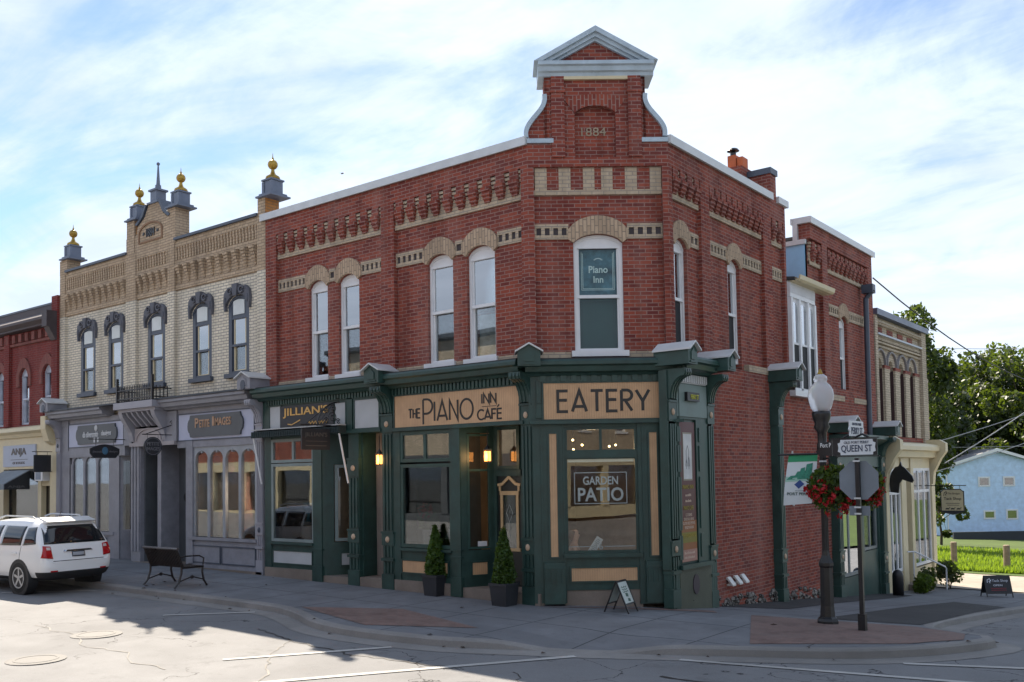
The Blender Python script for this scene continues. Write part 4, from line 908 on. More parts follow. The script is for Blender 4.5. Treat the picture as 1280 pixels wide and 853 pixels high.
for x, hw, z0, z1 in ((1.98, .05, 2.5, 2.95), (2.03, .03, 2.55, 2.75), (1.93, .03, 2.55, 2.7)): w.band([(x - hw, z0), (x - hw, z1 - .1), (x, z1), (x + hw, z1 - .1), (x + hw, z0)], .012, .106, .108)
w.build('sketch_of_tower', paint('sketch_ink', (0.16, 0.16, 0.17), 0.7), po)
w = MB(FR)
for z, s, hw in ((1.60, 'CATERING', .13), (1.52, 'SEASONAL MENU', .2), (1.44, 'GLUTEN FREE OPTIONS', .24), (1.36, 'VEGETARIAN', .18)): text(w, s, 1.98 - hw, 1.98 + hw, z, z + .055, .103, .106, .015)
for z, hw in ((1.98, .12), (1.87, .12), (.885, .2), (.80, .21)):
    x = 1.98 - hw
    while x < 1.98 + hw: k = rr.uniform(.015, .04); w.box(x, x + k * .6, .103, .105, z, z + rr.uniform(.03, .05)); x += k
w.build('pale_lettering', paint('pale_print', (0.6, 0.45, 0.36), 0.6), po)
w = MB(FR)
for z, s, hw in ((2.12, 'PIANO INN', .22), (1.72, 'PIANO CAFE', .2), (1.20, 'THE GARDEN PATIO', .27)): text(w, s, 1.98 - hw, 1.98 + hw, z, z + .08, .103, .106, .015)
w.build('gold_lettering', paint('dull_gold_print', (0.32, 0.25, 0.04), 0.5), po)
pilaster(FR, 1.22, 1.52, -.06, 4.36, .12, B, GREENL(), TN, back=-.05); pilaster(FR, 2.80, 3.10, -.25, 4.36, .12, B, GREENL(), TN, back=-.05)
gable_cap(FR, 1.30, .36, 4.84, -.1, .62, B, GREENL(), CAPM()); gable_cap(FR, 2.95, .36, 4.84, -.1, .62, B, GREENL(), CAPM())
cornice(FR, 1.4, 2.85, 4.62, .44, B, GREENL()); dentils(FR, 1.55, 2.78, 4.16, 4.31, .13, .17, .085, B, CAPM())
pilaster(FR, 6.20, 6.50, g(XR_, 6.4) - .05, 4.45, .20, B, GREENL(), TN, back=.0); gable_cap(FR, 6.35, .38, 4.88, .0, .68, B, GREENL(), CAPM())
w = MB(FR); w.box(7.42, 7.46, .012, .05, 1.6, 2.9); w.box(7.44, 7.62, .012, .06, 1.95, 2.15); w.build('conduit_box', CAPM(), B)
for i, y in enumerate((3.80, 4.14, 4.46)):
    w = MB(FR); w.lathe(y, .04, [(.075, .10 + i * .01), (.075, .13 + i * .01)], 8); w.prof([(0.01, .27), (.04, .27), (.16, .12), (.16, .09), (.13, .10), (.03, .22), (.01, .22)], y - .08, y + .08); w.build('wall_vent', paint('bright_vent_metal', (0.6, 0.6, 0.58), 0.35), B)
# side street doorway block
for u0 in (10.0, 13.72): pilaster(FR, u0, u0 + .36, g(XR_, u0) - .05, 3.35, .20, B, GREENL(), TN); gable_cap(FR, u0 + .18, .44, 3.82, .0, .66, B, GREENL(), CAPM())
w = MB(FR); w.box(10.36, 13.72, .012, .16, 2.5, 3.3); w.prof([(.012, 3.4), (.45, 3.38), (.45, 3.28), (.16, 3.1), (.012, 3.1)], 10.36, 13.72); w.box(12.08, 12.3, -.1, .12, g(XR_, 12) - .1, 2.5); w.box(10.36, 10.56, -.1, .12, -1.1, 2.5); w.box(13.62, 13.72, -.1, .12, -1.4, 2.5)
w.box(10.56, 12.08, -.25, .10, -1.15, -.42); w.box(12.3, 13.62, -.25, .08, -1.3, .15); w.build('side_doorway', GREENL(), B)
shop_window(FR, 10.56, 12.08, -.40, 2.48, .10, B, paint('grey_door_paint', (0.20, 0.22, 0.22), 0.5), 'glazed_door', .09, mull=(11.1,), rails=(1.75,), gmat=glass('door_glass', .3, (.6, .7, .7), 2)); shop_window(FR, 12.3, 13.62, .17, 2.48, .06, B, MATS['grey_door_paint'], 'side_window', .08, mull=(13.0,))
MB(FR).box(12.38, 13.54, -.16, -.15, .2, 2.3).build('pale_curtain', paint('lilac_curtain', (0.3, 0.28, 0.36), 0.8), B)
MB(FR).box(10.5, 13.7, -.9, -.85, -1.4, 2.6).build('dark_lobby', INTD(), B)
# interiors
def room2(x0, x1, y0, y1, z0, z1, mat):
    m = MB(); t = .04
    m.box(x0, x1, y0, y1, z0 - t, z0); m.box(x0, x1, y0, y1, z1, z1 + t); m.box(x0, x1, y1, y1 + t, z0, z1); m.box(x0 - t, x0, y0, y1, z0, z1); m.box(x1, x1 + t, y0, y1, z0, z1)
    return m.build('interior_wall', mat, B)
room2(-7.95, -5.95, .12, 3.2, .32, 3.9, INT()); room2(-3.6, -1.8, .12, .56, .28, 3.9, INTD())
w = MB(); w.plan([(-5.85, .05), (-3.7, .05), (-3.7, 6.9), (1.95, 6.9), (1.95, 1.9), (.2, .5), (-5.85, .95)], -.1, .0); w.build('cafe_floor', paint('dark_floorboards', (0.06, 0.04, 0.03), 0.5), B)
w = MB(); w.box(-3.7, 1.95, 6.85, 6.9, 0, 4); w.box(-3.75, -3.7, 1.2, 6.9, 0, 4); w.box(1.96, 2.0, 1.9, 6.9, 0, 4); w.build('interior_wall', INT(), B)

# ------------------------------------------------------------------ the buff brick building of 1884
T = thing('shop_building', 'buff and cream brick building with gilded ball finials, gable dated 1884 and grey shopfronts', 'building', (-13, 0, 0))
X0, X1 = -18.38, -8.065
TW = [(-17.20, -16.33), (-15.60, -14.76), (-13.46, -12.60), (-11.28, -10.42), (-9.69, -8.83)]
w = MB(FQ); wall(w, X0, X1, 4.2, 7.58, [(a, b, 5.0, 6.86, 7.12) for a, b in TW], -.08, .26)
PT = ((X0, -18.06), (-14.50, -13.98), (-12.36, -12.02), (-8.40, X1))
for a, b in PT: w.box(a, b, -.1, .0, 4.3, 7.58)
w.build('cream_brick_wall', CREAM(), T)
w = MB(FQ); w.raw([(X0, -.08, 7.58), (X1, -.08, 7.58), (X1, -.08, 8.4), (X0, -.08, 8.4)], [(0, 1, 2, 3)])
for a, b in PT: w.box(a, b, -.1, .0, 7.58, 8.95)
w.box(X0, X1, -.3, -.08 + .0, 8.26, 8.95); w.box(X0, X1, -.1, -.02, 8.26, 8.40); w.box(X0, X1, -.1, -.02, 8.76, 8.95); w.box(X0, X1, -.1, -.04, 7.60, 7.74)
w.box(-14.5, -12.02, -.31, -.014, 8.74, 9.4)
w.ext([(-14.0, 9.4), (-12.3, 9.4), (-12.36, 9.66), (-12.62, 9.86), (-12.82, 10.18), (-13.34, 10.18), (-13.55, 9.86), (-13.9, 9.66)], -.3, -.02)
for c in (-18.12, -14.24, -12.16, -8.16): w.box(c - .2 if c > -18 else c - .26, c + .2 if c < -8.3 else c + .095, -.42, .005, 8.9, 9.87 if c in (-14.24, -12.16) else 9.36)
w.box(-8.4, X1 + .0, -.5, -.1, 4.3, 8.95)
w.build('tan_brick_parapet', TAN(), T)
w = MB(FQ)
for c in (-14.24, -12.16): w.box(c + .295 if c < -13 else c + .096, c + .3 if c < -13 else c + .10, -.41, .0, 9.45 if c < -13 else 9.03, 9.86)
w.box(-8.062, -8.058, -.41, .0, 8.97, 9.35); w.build('orange_brick_side', ORANGE(), T)
w = MB(FQ)
for a, b in ((-18.06, -14.5), (-13.98, -12.36), (-12.02, -8.40)):
    n = round((b - a) / .36); st = (b - a) / n
    for k in range(n):
        m_ = a + (k + .5) * st
        w = MB(FQ)
        for j in range(6): w.box(m_ - .085 + .012 * j, m_ + .085 - .004 * j, -.1, .065 - .024 * j, 8.255 - .08 * (j + 1), 8.255 - .08 * j)
        w.build('corbel', TAN(), T)
    w = MB(FQ); w.box(a, b, -.1, -.06, 8.40, 8.76); n = round((b - a) / .13); st = (b - a) / n
    for k in range(n):
        m_ = a + (k + .5) * st; w.box(m_ - .035, m_ + .03, -.1, -.015, 8.40, 8.62); w.box(m_ - .065, m_ + .0, -.1, -.022, 8.62, 8.765)
    w.build('corbel_frieze', TAN(), T)
w = MB(FQ); P = [(-13.80, 9.16), (-12.64, 9.16), (-12.64, 9.42)] + arc(-13.22, 9.42, .58, .26, 0, 180, 12)[1:-1] + [(-13.80, 9.42)]
w.band(P + [P[0]], .05, -.03, .012); w.build('date_panel_surround', paint('dark_tan_brick', (0.25, 0.15, 0.09), 0.9), T)  # outline band in a darker tan than the parapet
w = MB(FQ); text(w, '1884', -13.42, -13.0, 9.28, 9.52, -.022, .012, .02)
for x in (-13.57, -12.86): w.box(x - .035, x + .035, -.022, .01, 9.36, 9.43)
w.build('date_numerals', BLACK(), T)
w = MB(FQ); w.box(-18.0, -14.45, -.34, .05, 8.952, 9.02); w.box(-12.0, -8.36, -.34, .05, 8.952, 9.02)
w.ext([(-12.3, 9.68), (-12.58, 9.88), (-12.78, 10.2), (-12.70, 10.23), (-12.5, 9.93), (-12.2, 9.72)], -.5, .03); w.ext([(-13.88, 9.69), (-13.58, 9.88), (-13.38, 10.2), (-13.46, 10.23), (-13.66, 9.93), (-13.98, 9.72)], -.5, .03); w.build('coping', SLATE(), T)
def finial(u, zb, d=-.2):
    m = MB(FQ); m.box(u - .31, u + .31, d - .3, d + .3, zb, zb + .04); m.box(u - .25, u + .25, d - .24, d + .24, zb + .04, zb + .10); m.box(u - .17, u + .17, d - .17, d + .17, zb + .10, zb + .42)
    for sx in (-1, 1): m.box(u + sx * .15 - .04, u + sx * .15 + .04, d + .10, d + .19, zb + .10, zb + .40)
    m.box(u - .2, u + .2, d - .2, d + .2, zb + .42, zb + .46); o = m.build('finial', paint('slate_finial_metal', (0.12, 0.145, 0.20), 0.45, 0.2), T)
    q = MB(FQ); q.smooth = True; q.lathe(u, d, [(.19, zb + .46), (.17, zb + .54), (.08, zb + .60), (.05, zb + .66), (.035, zb + .74), (.05, zb + .76)], 14); q.ball((u, d, zb + .85), .125, 14, 8); q.lathe(u, d, [(.02, zb + .95), (.03, zb + 1.0), (.012, zb + 1.04), (.004, zb + 1.14)], 8); q.build('gilded_ball', GILT(), o)
finial(-17.95, 9.36); finial(-14.12, 9.87); finial(-12.02, 9.87); finial(-8.02, 9.36)
m = MB(FQ); u, d, zb = -13.08, -.16, 10.18
m.box(u - .27, u + .27, d - .2, d + .2, zb, zb + .05); m.box(u - .15, u + .15, d - .15, d + .15, zb + .05, zb + .36); m.box(u - .2, u + .2, d - .19, d + .19, zb + .36, zb + .41); m.lathe(u, d, [(.09, zb + .41), (.08, zb + .55), (.055, zb + .56), (.02, zb + 1.12), (.015, zb + 1.12)], 10); m.ball((u, d, zb + 1.16), .05, 8, 6); m.build('spire', MATS['slate_finial_metal'], T)
for i, (a, b) in enumerate(TW):
    o = arch_window(FQ, a, b, 5.13, 6.86, 7.11, 5.84, 6.56, T, -.084, SLATE(), UPG(), .02, (.5, .0), name='sash_window', fw=.13, fd=.06, low=SHOPG())
    f = MB(FQ); c = (a + b) / 2; hw = (b - a) / 2 - .2; n = 8
    f.ext([(c - hw, 6.62), (c + hw, 6.62)] + [(c + hw - 2 * hw * k / n, archz(c + hw - 2 * hw * k / n, a, b, 6.84, 7.0)) for k in range(n + 1)], -.12, -.078); f.build('fanlight_panel', BLIND(), o)
    f = MB(FQ); f.band([(a + .2, 5.2), (a + .2, 6.55), (b - .2, 6.55), (b - .2, 5.2), (a + .2, 5.2)], .035, -.155, -.12); f.box(a + .2, b - .2, -.155, -.118, 5.82, 5.87); f.build('inner_sash', CREAMP(), o)
    h = MB(FQ); n = 14; P = [(a - .04 + (b - a + .08) * k / n, archz(a - .04 + (b - a + .08) * k / n, a - .05, b + .05, 6.86, 7.13)) for k in range(n + 1)]
    Q = [(a - .09, 6.74), (a - .12, 7.0), (a - .08, 7.2), (a + .05, 7.31), (a + .16, 7.29), (c - .13, 7.30), (c - .1, 7.38), (c + .1, 7.38), (c + .13, 7.30), (b - .16, 7.29), (b - .05, 7.31), (b + .08, 7.2), (b + .12, 7.0), (b + .09, 6.74)]
    h.ext([(a - .03, 6.74)] + P + [(b + .03, 6.74)] + Q[::-1], -.08, .0)
    for sx in (-1, 1):
        h.band(arc(c + sx * .24, 7.22, .09, .075, 0, 320, 10), .04, -.01, .045); h.ball((c + sx * .24, .0, 7.22), (.035, .04, .03), 8, 5); h.ball((c + sx * .46, .0, 6.98), (.04, .04, .11), 8, 5)
    h.ext([(c - .07, 7.08), (c + .07, 7.08), (c + .11, 7.38), (c - .11, 7.38)], 0, .06); h.build('carved_hood', paint('carved_dark_stone', (0.10, 0.104, 0.125), 0.75, 0.3, 6), T)
w = MB(); w.box(X0 + .02, X0 + .1, .3, 12, 0, 8.9); w.box(X0, X1, 11.9, 12, 0, 8.9); w.plan([(X0, .3), (X1, .3), (X1, 12), (X0, 12)], 8.6, 8.7); w.plan([(X0, .3), (X1, .3), (X1, 12), (X0, 12)], 4.05, 4.12); w.build('roof', ROOF(), T)
# grey shopfronts
G_, GD = GREY(), GREYD()
cornice(FQ, -18.3, -15.1, 4.62, .46, T, G_); cornice(FQ, -12.2, -8.3, 4.62, .46, T, G_)
w = MB(FQ); w.prof([(-.1, 4.72), (.05, 4.71), (.5, 4.64), (.5, 4.60), (-.1, 4.62)], -18.1, -8.2); w.build('cornice_flashing', paint('dark_slate_flashing', (0.03, 0.04, 0.055), 0.5), T)
w = MB(FQ)
w.box(X0, X1, -.1, .08, 4.15, 4.36); w.box(-17.66, -17.58, -.1, .12, 3.4, 4.3); w.box(-14.36, -13.95, -.1, .13, 3.45, 4.32); w.box(-12.35, -11.72, -.1, .13, 3.45, 4.3); w.box(-18.3, -17.6, -.1, .06, .2, 4.3)
w.box(-17.6, -14.36, -.1, .10, 3.18, 3.47); w.box(-11.72, -8.33, -.1, .10, 3.30, 3.47); w.box(-17.6, -14.96, -.1, .12, .9, 1.0)
w.box(-17.6, -15.1, -.1, .06, .2, .9); w.box(-11.2, -8.33, -.1, .08, .12, .93); w.box(-11.25, -8.31, -.1, .14, .90, .98); w.box(-11.2, -8.33, -.1, .12, .12, .28)
w.box(-13.98, -13.50, -.1, .12, .2, 3.45); w.box(-12.84, -12.66, -.6, .0, .2, 3.45); w.box(-11.3, -11.0, -.1, .12, .15, 3.47); w.box(-15.15, -14.66, -.1, .10, .2, 3.3)
for c in (-13.9, -13.74, -13.58): w.box(c - .045, c + .045, .12, .15, .5, 3.4)
w.build('shopfront', G_, T)
w = MB(FQ); w.box(-12.66, -11.3, -.62, -.55, .2, 3.46); w.box(-13.5, -12.8, -.8, -.72, .2, 3.46); w.box(-13.5, -13.44, -.8, .0, .2, 3.46); w.box(-11.36, -11.3, -.6, .0, .2, 3.46); w.build('recessed_entry_wall', GD, T)
w = MB(FQ); w.ext(arc(-12.15, 1.98, .27, .16, 0, 360, 20)[:-1], -.55, -.53); w.band([(-12.1, 2.25), (-12.1, 2.5)], .02, -.55, -.53); w.ext(arc(-12.1, 2.5, .03, .06, 0, 360, 8)[:-1], -.55, -.53); w.build('oval_door_sign', BLACK(), T)
w = MB(FQ); w.box(-12.35, -11.95, -.55, -.53, 1.35, 1.72); w.ext([(-12.35, 1.721), (-11.95, 1.721), (-12.0, 1.78), (-12.15, 1.82), (-12.3, 1.78)], -.55, -.53); o = w.build('notice_frame', SLATE(), T); MB(FQ).box(-12.31, -11.99, -.53, -.525, 1.39, 1.74).build('notice', MATS['notice_paper'], o)
for (a, b) in ((-17.56, -14.42), (-11.66, -8.40)): pan(FQ, a, b, 3.50, 4.17, .10, T, LAV(), SLATE(), 'fascia_panel')
def cartouche(m, a, b, z0, z1, d0, d1):
    h = (z1 - z0); e = .12; m.ext([(a + e, z0), (b - e, z0), (b - e + .03, z0 + h * .18)] + [(b - .10 + .10 * math.sin(R(t)), z0 + h * .5 - h * .32 * math.cos(R(t))) for t in (0, 30, 60, 90, 120, 150, 180)] + [(b - e + .03, z1 - h * .18), (b - e, z1), (a + e, z1), (a + e - .03, z1 - h * .18)] + [(a + .10 - .10 * math.sin(R(t)), z0 + h * .5 + h * .32 * math.cos(R(t))) for t in (0, 30, 60, 90, 120, 150, 180)] + [(a + e - .03, z0 + h * .18)], d0, d1)
w = MB(FQ); cartouche(w, -17.05, -14.72, 3.56, 4.12, .10, .15); s1 = w.build('shop_sign', GREYD(), T)
w = MB(FQ); text(w, 'db silversmith', -16.62, -15.72, 3.76, 3.93, .148, .162, .02); text(w, 'designs', -15.55, -15.0, 3.74, 3.93, .148, .162, .02); w.ball((-15.86, .155, 4.02), (.09, .012, .09), 10, 6); w.box(-15.98, -15.9, .148, .16, 3.60, 3.74); w.box(-15.78, -15.7, .148, .16, 3.60, 3.74); w.build('silver_lettering', paint('silver_paint', (0.5, 0.52, 0.55), 0.4), s1)
w = MB(FQ); cartouche(w, -11.18, -8.80, 3.56, 4.13, .10, .15); s2 = w.build('shop_sign', GREYD(), T)
w = MB(FQ); text(w, 'P', -10.82, -10.66, 3.80, 4.05, .148, .165, .02); text(w, 'ETITE', -10.62, -10.18, 3.80, 4.0, .148, .165, .02); text(w, 'I', -10.06, -9.98, 3.82, 4.06, .148, .165, .02); text(w, 'MAGES', -9.94, -9.27, 3.82, 4.02, .148, .165, .02); w.build('copper_lettering', paint('copper_paint', (0.42, 0.25, 0.15), 0.4), s2)
def arcade(u0, u1, n, z0, zs, zt, d, fm):
    m = MB(FQ); st = (u1 - u0) / n
    for k in range(n + 1): m.box(u0 + k * st - .05, u0 + k * st + .05, d - .08, d, z0, zs)
    m.box(u0 - .05, u1 + .05, d - .08, d + .02, z0 - .05, z0)
    for k in range(n):
        a = u0 + k * st + .0; b = a + st; c = (a + b) / 2; r = st / 2 - .05
        m.ext([(a, zs), (c - r, zs)] + arc(c, zs, r, .22, 180, 0, 10)[1:-1] + [(c + r, zs), (b, zs), (b, zt), (a, zt)], d - .07, d - .01); m.box(c - .02, c + .02, d - .05, d - .005, zs + .16, zs + .25)
    w_ = m.build('arcaded_window', fm, T); MB(FQ).box(u0, u1, d - .05, d - .04, z0, zs + .25).build('pane', SHOPG(), w_)
arcade(-17.42, -15.2, 3, 1.0, 2.98, 3.30, .08, G_); arcade(-11.0, -8.36, 4, .98, 2.98, 3.34, .08, paint('pale_grey_sash', (0.30, 0.32, 0.35), 0.5))
FT = Frame((-14.66, -.05, 0), (.5, .9, 0), (.9, -.5, 0)); w = MB(FT); w.box(0, 1.0, -.05, 0, .2, 1.0); w.box(0, 1.0, -.05, 0, 3.1, 3.46); w.build('entry_side_wall', G_, T); shop_window(FT, 0, 1.0, 1.0, 3.1, .01, T, G_, 'side_window')
for a, b in ((-11.1, -9.85), (-9.75, -8.4)): pan(FQ, a, b, .34, .74, .085, T, MATS['grey_shop_paint'], SLATE())
w = MB(FQ); w.band([(-16.9, .8), (-15.4, .8), (-15.4, .5), (-16.4, .5), (-16.4, .65), (-15.7, .65)], .05, .055, .075); w.build('key_pattern', SLATE(), T)
for u0 in (-18.34, -8.33): pilaster(FQ, u0, u0 + .27, .14 if u0 > -10 else .28, 4.36, .10, T, paint('light_grey_shop_paint', (0.29, 0.29, 0.33), 0.5, 0.1), SLATE()); gable_cap(FQ, u0 + .16, .5, 5.02, -.02, .58, T, G_, CAPM()); w = MB(FQ); w.lathe(0, 0, [(.001, 0), (.001, .001)], 3); w.ext(arc(u0 + .16, 4.70, .09, .12, 0, 360, 10)[:-1], .58, .61); w.build('pilaster_shield', SLATE(), T)
w = MB(FQ); w.box(-14.05, -12.1, .0, .62, 4.42, 4.60); w.box(-13.98, -12.15, .0, .5, 4.34, 4.42)
for x in (-13.68, -13.42, -13.16, -12.9, -12.64): w.prof([(.05, 3.95), (.12, 3.95), (.40, 4.25), (.45, 4.34), (.05, 4.34)], x - .04, x + .04)
for x in (-13.92, -12.30): w.prof([(.05, 3.55), (.14, 3.55), (.2, 3.8), (.45, 4.2), (.5, 4.36), (.05, 4.36)], x - .09, x + .09)
w.build('porch_canopy', MATS['light_grey_shop_paint'], T)
w = MB(FQ); w.box(-13.9, -12.42, .0, .10, 3.46, 3.9); w.band(arc(-13.1, 3.56, .62, .33, 0, 180, 14), .03, .10, .13); w.box(-13.95, -11.72, .0, .2, 3.40, 3.50); w.build('porch_tympanum', paint('pinkish_grey_panel', (0.34, 0.31, 0.32), 0.5), T)
w = MB(FQ)
for x in (-13.95, -12.18): w.box(x - .03, x + .03, .52, .58, 4.6, 5.28)
for a, b, y_ in ((-13.95, -12.18, None),):
    for z in (4.68, 4.92): w.box(a, b, .54, .57, z, z + .03)
    for k in range(21): x = a + (b - a) * (k + .5) / 21; w.box(x - .01, x + .01, .545, .565, 4.62, 5.0); w.lathe(x, .555, [(.022, 5.0), (.001, 5.07)], 4)
for x in (-13.95, -12.18):
    for z in (4.68, 4.92): w.box(x - .015, x + .015, .0, .54, z, z + .03)
    for k in range(4): w.box(x - .01, x + .01, .1 + k * .11, .12 + k * .11, 4.62, 5.0)
w.build('iron_railing', BLACK(), T)
w = MB(FQ); w.box(-15.2, -11.3, -.8, .2, -.05, .22); w.box(-18.3, -8.1, -.2, .13, -.05, .2); w.build('stone_plinth', STONE(), T)
def room3(x0, x1, y0, y1, z0, z1, mat, par):
    m = MB(); t = .04
    m.box(x0, x1, y0, y1, z0 - t, z0); m.box(x0, x1, y0, y1, z1, z1 + t); m.box(x0, x1, y1, y1 + t, z0, z1); m.box(x0 - t, x0, y0, y1, z0, z1); m.box(x1, x1 + t, y0, y1, z0, z1)
    return m.build('interior_wall', mat, par)
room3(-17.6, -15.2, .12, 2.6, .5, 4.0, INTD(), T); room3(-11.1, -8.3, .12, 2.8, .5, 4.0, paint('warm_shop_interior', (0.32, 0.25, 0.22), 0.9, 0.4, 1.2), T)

# ------------------------------------------------------------------ deep red brick building at the left edge
RB = thing('shop_building', 'deep red brick building with cream painted shopfront at the far left of the row', 'building', (-22, 0, 0.3))
w = MB(FQ); RWN = [(-21.15, -20.5), (-19.56, -18.9), (-22.9, -22.2), (-25, -24.4), (-27, -26.4)]
wall(w, -30, X0, 4.2, 7.5, [(a, b, 4.35, 5.95, 6.22) for a, b in RWN], -.05, .2)
w.box(-30, X0, -.3, -.05, 7.5, 7.9); w.box(-22.12, -21.75, -.1, .05, 4.3, 7.4); w.box(-18.75, X0, -.1, .08, 4.3, 8.3)
w.build('brick_wall', DRED(), RB); MB(FQ).box(-30, X0, -11.1, -11, 0, 8).build('rear_wall', DRED(), RB)
w = MB(FQ)
for a, b in RWN:
    n = 10; e = .18; i_ = [(a + (b - a) * k / n, archz(a + (b - a) * k / n, a, b, 5.95, 6.22)) for k in range(n + 1)]; o_ = [(a - e + (b - a + 2 * e) * k / n, archz(a - e + (b - a + 2 * e) * k / n, a - e, b + e, 6.0, 6.55)) for k in range(n + 1)]
    w.ext([(a - e, 5.6), (a, 5.6)] + i_ + [(b, 5.6), (b + e, 5.6)] + o_[::-1], -.06, .0)
for k in range(24): w.box(-29.8 + k * .46, -29.6 + k * .46, -.05, .06, 7.08, 7.34)
w.box(-30, X0, -.06, .02, 6.98, 7.06); w.build('brick_trim', brick('rose_brick_upright', (0.30, 0.10, 0.085), (0.2, 0.06, 0.055), (0.16, 0.09, 0.08), bw=.23, ms=.014, swap=True, weather=.1), RB)
w = MB(FQ); w.prof([(-.1, 7.86), (.1, 7.83), (.34, 7.66), (.34, 7.58), (.18, 7.48), (.18, 7.43), (-.1, 7.40)], -30, -18.72); w.box(-30, -18.76, -.4, .0, 7.86, 8.08); w.box(-18.72, X0 - .02, -.1, .40, 7.3, 7.8); w.prof([(.0, 6.9), (.12, 6.9), (.34, 7.3), (.0, 7.3)], -18.72, X0 - .02); w.build('wooden_cornice', paint('dark_maroon_wood', (0.06, 0.045, 0.05), 0.6, 0.4), RB)
MB(FQ).box(-30, -18.76, -.42, .02, 8.08, 8.14).build('roof_cap', SLATE(), RB)
for a, b in RWN: arch_window(FQ, a, b, 4.36, 5.95, 6.22, 5.2, 6.0, RB, -.12, paint('blue_white_frame', (0.42, 0.46, 0.55), 0.5), UPG(), -.0, (.6, 0), name='sash_window', fw=.09)
w = MB(FQ); w.prof([(-.05, 4.3), (.3, 4.22), (.34, 4.1), (.2, 4.02), (.14, 3.92), (.0, 3.9)], -30, -18.45); w.box(-30, -18.4, -.1, .06, 2.9, 3.92); w.box(-18.75, -18.36, -.1, .10, .3, 4.2); w.prof([(.1, 3.6), (.3, 3.72), (.42, 4.1), (.42, 4.5), (.1, 4.5)], -18.72, -18.4); w.box(-19.62, -19.4, -.1, .06, .3, 2.9); w.box(-22.4, -22.0, -.1, .08, .3, 2.9); w.box(-30, -22.4, -.1, .04, .3, 1.0); w.box(-19.4, -18.75, -.1, .04, 2.34, 2.5); w.build('cream_shopfront', CREAMP(), RB)
o = MB(FQ).box(-22.0, -19.72, .06, .10, 2.98, 3.68).build('shop_sign', paint('pale_blue_sign', (0.36, 0.40, 0.50), 0.5, 0.08), RB)
w = MB(FQ); text(w, 'ANJA', -21.4, -20.35, 3.30, 3.58, .098, .115, .02); text(w, 'OF SCUGOG', -21.3, -20.45, 3.06, 3.14, .098, .108, .02); w.box(-21.45, -20.25, .098, .106, 3.20, 3.215); w.build('bronze_lettering', paint('dark_bronze', (0.07, 0.05, 0.04), 0.4), o)
w = MB(FQ); w.prof([(.06, 2.86), (.08, 2.86), (.86, 2.42), (.86, 2.24), (.84, 2.24), (.84, 2.40), (.06, 2.82)], -21.95, -20.2); w.build('awning', paint('grey_blue_canvas', (0.22, 0.25, 0.28), 0.8), RB)
w = MB(FQ); w.prof([(.06, 2.84), (.84, 2.40), (.84, 2.24), (.06, 2.24)], -20.2, -20.18); w.build('awning_end', BLKW(), RB)
w = MB(); w.fr = Frame((-20.18, 0, 0), (0, 1, 0), (1, 0, 0)); text(w, 'ANJA', -.74, -.2, 2.27, 2.37, .0, .006); w.build('awning_lettering', paint('grey_print', (0.12, 0.12, 0.13), 0.6), RB)
shop_window(FQ, -22.0, -19.62, .9, 2.9, -.1, RB, BLACK()); MB(FQ).box(-22.0, -19.62, -.1, .0, .3, .9).build('stall_riser', BLACK(), RB)
shop_window(FQ, -29.6, -22.4, .95, 2.92, .02, RB, MATS['black_metal'], mull=(-27.2, -24.8)); MB(FQ).box(-30, -29.6, -.1, .05, .9, 2.95).build('end_post', CREAMP(), RB)
o = MB(FQ).box(-19.38, -18.78, -.2, -.14, .35, 2.34).build('shop_door', paint('drab_door', (0.10, 0.085, 0.06), 0.6), RB); MB(FQ).box(-19.25, -18.9, -.14, -.13, 1.2, 2.2).build('door_pane', SHOPG(), o)
w = MB(FQ); w.box(-19.42, -18.9, -.05, .26, 2.50, 2.86); ac = w.build('air_conditioner', WHT(), RB); MB(FQ).box(-19.36, -19.02, .26, .265, 2.54, 2.82).build('grille', paint('blue_grey_grille', (0.2, 0.24, 0.3), 0.5), ac)
room3(-29.6, -19.6, .3, 2.2, .4, 3.8, INTD(), RB); w = MB(); w.plan([(-30, .3), (X0, .3), (X0, 11), (-30, 11)], 7.9, 8.0); w.build('roof', ROOF(), RB)

# ------------------------------------------------------------------ pale yellow brick shop down the side street
K = thing('shop_building', 'pale yellow brick shop with four narrow arched windows and a cream bow front', 'building', (XR_, 17, -1.4))
YA, YB = 14.3, 19.92
KW = [(14.72, 15.28), (15.88, 16.44), (17.0, 17.56), (18.1, 18.66)]
w = MB(FR); wall(w, YA, YB, 3.2, 7.06, [(a, b, 3.44, 5.6, 5.82) for a, b in KW], -.12, .3)
w.box(YA, 14.55, -.15, 0, 3.2, 7.06); w.box(19.4, YB, -.15, 0, 3.2, 7.06)
for z, d in ((6.92, .0), (6.86, -.03), (6.40, -.05), (6.3, -.03), (6.18, -.05)): w.box(14.55, 19.4, -.15, d, z - .05, z + .01)
w.box(14.55, 19.4, -.15, -.07, 6.42, 6.56); w.build('yellow_brick_wall', YBRICK(), K)
w = MB(FR)
for a, b in KW:
    c = (a + b) / 2; w.band(arc(c, 5.62, .5, .46, 0, 180, 14), .05, -.13, -.05)
w.build('arch_moulding', paint('grey_arch_moulding', (0.22, 0.21, 0.22), 0.7), K)
w = MB(FR)
for i in range(5): a = 15.30 + (i - 0) * 1.11; w.box(a, a + .55, -.12, -.055, 5.42, 5.52); w.box(a + .03, a + .52, -.12, -.06, 3.45, 5.42)
w.build('brick_piers', YBRICK(), K)
for i in range(4): a = 15.28 + i * 1.11; MB(FR).box(a, a + .58, -.12, -.045, 5.52, 5.62).build('red_impost', RED(), K)
for i in range(4): a = 14.75 + i * 1.10; MB(FR).box(a, a + .57, -.12, -.10, 6.57, 6.77).build('red_panel', RED(), K)
MB(FR).box(14.6, 19.4, -.12, -.06, 3.3, 3.44).build('red_sill_band', RED(), K)
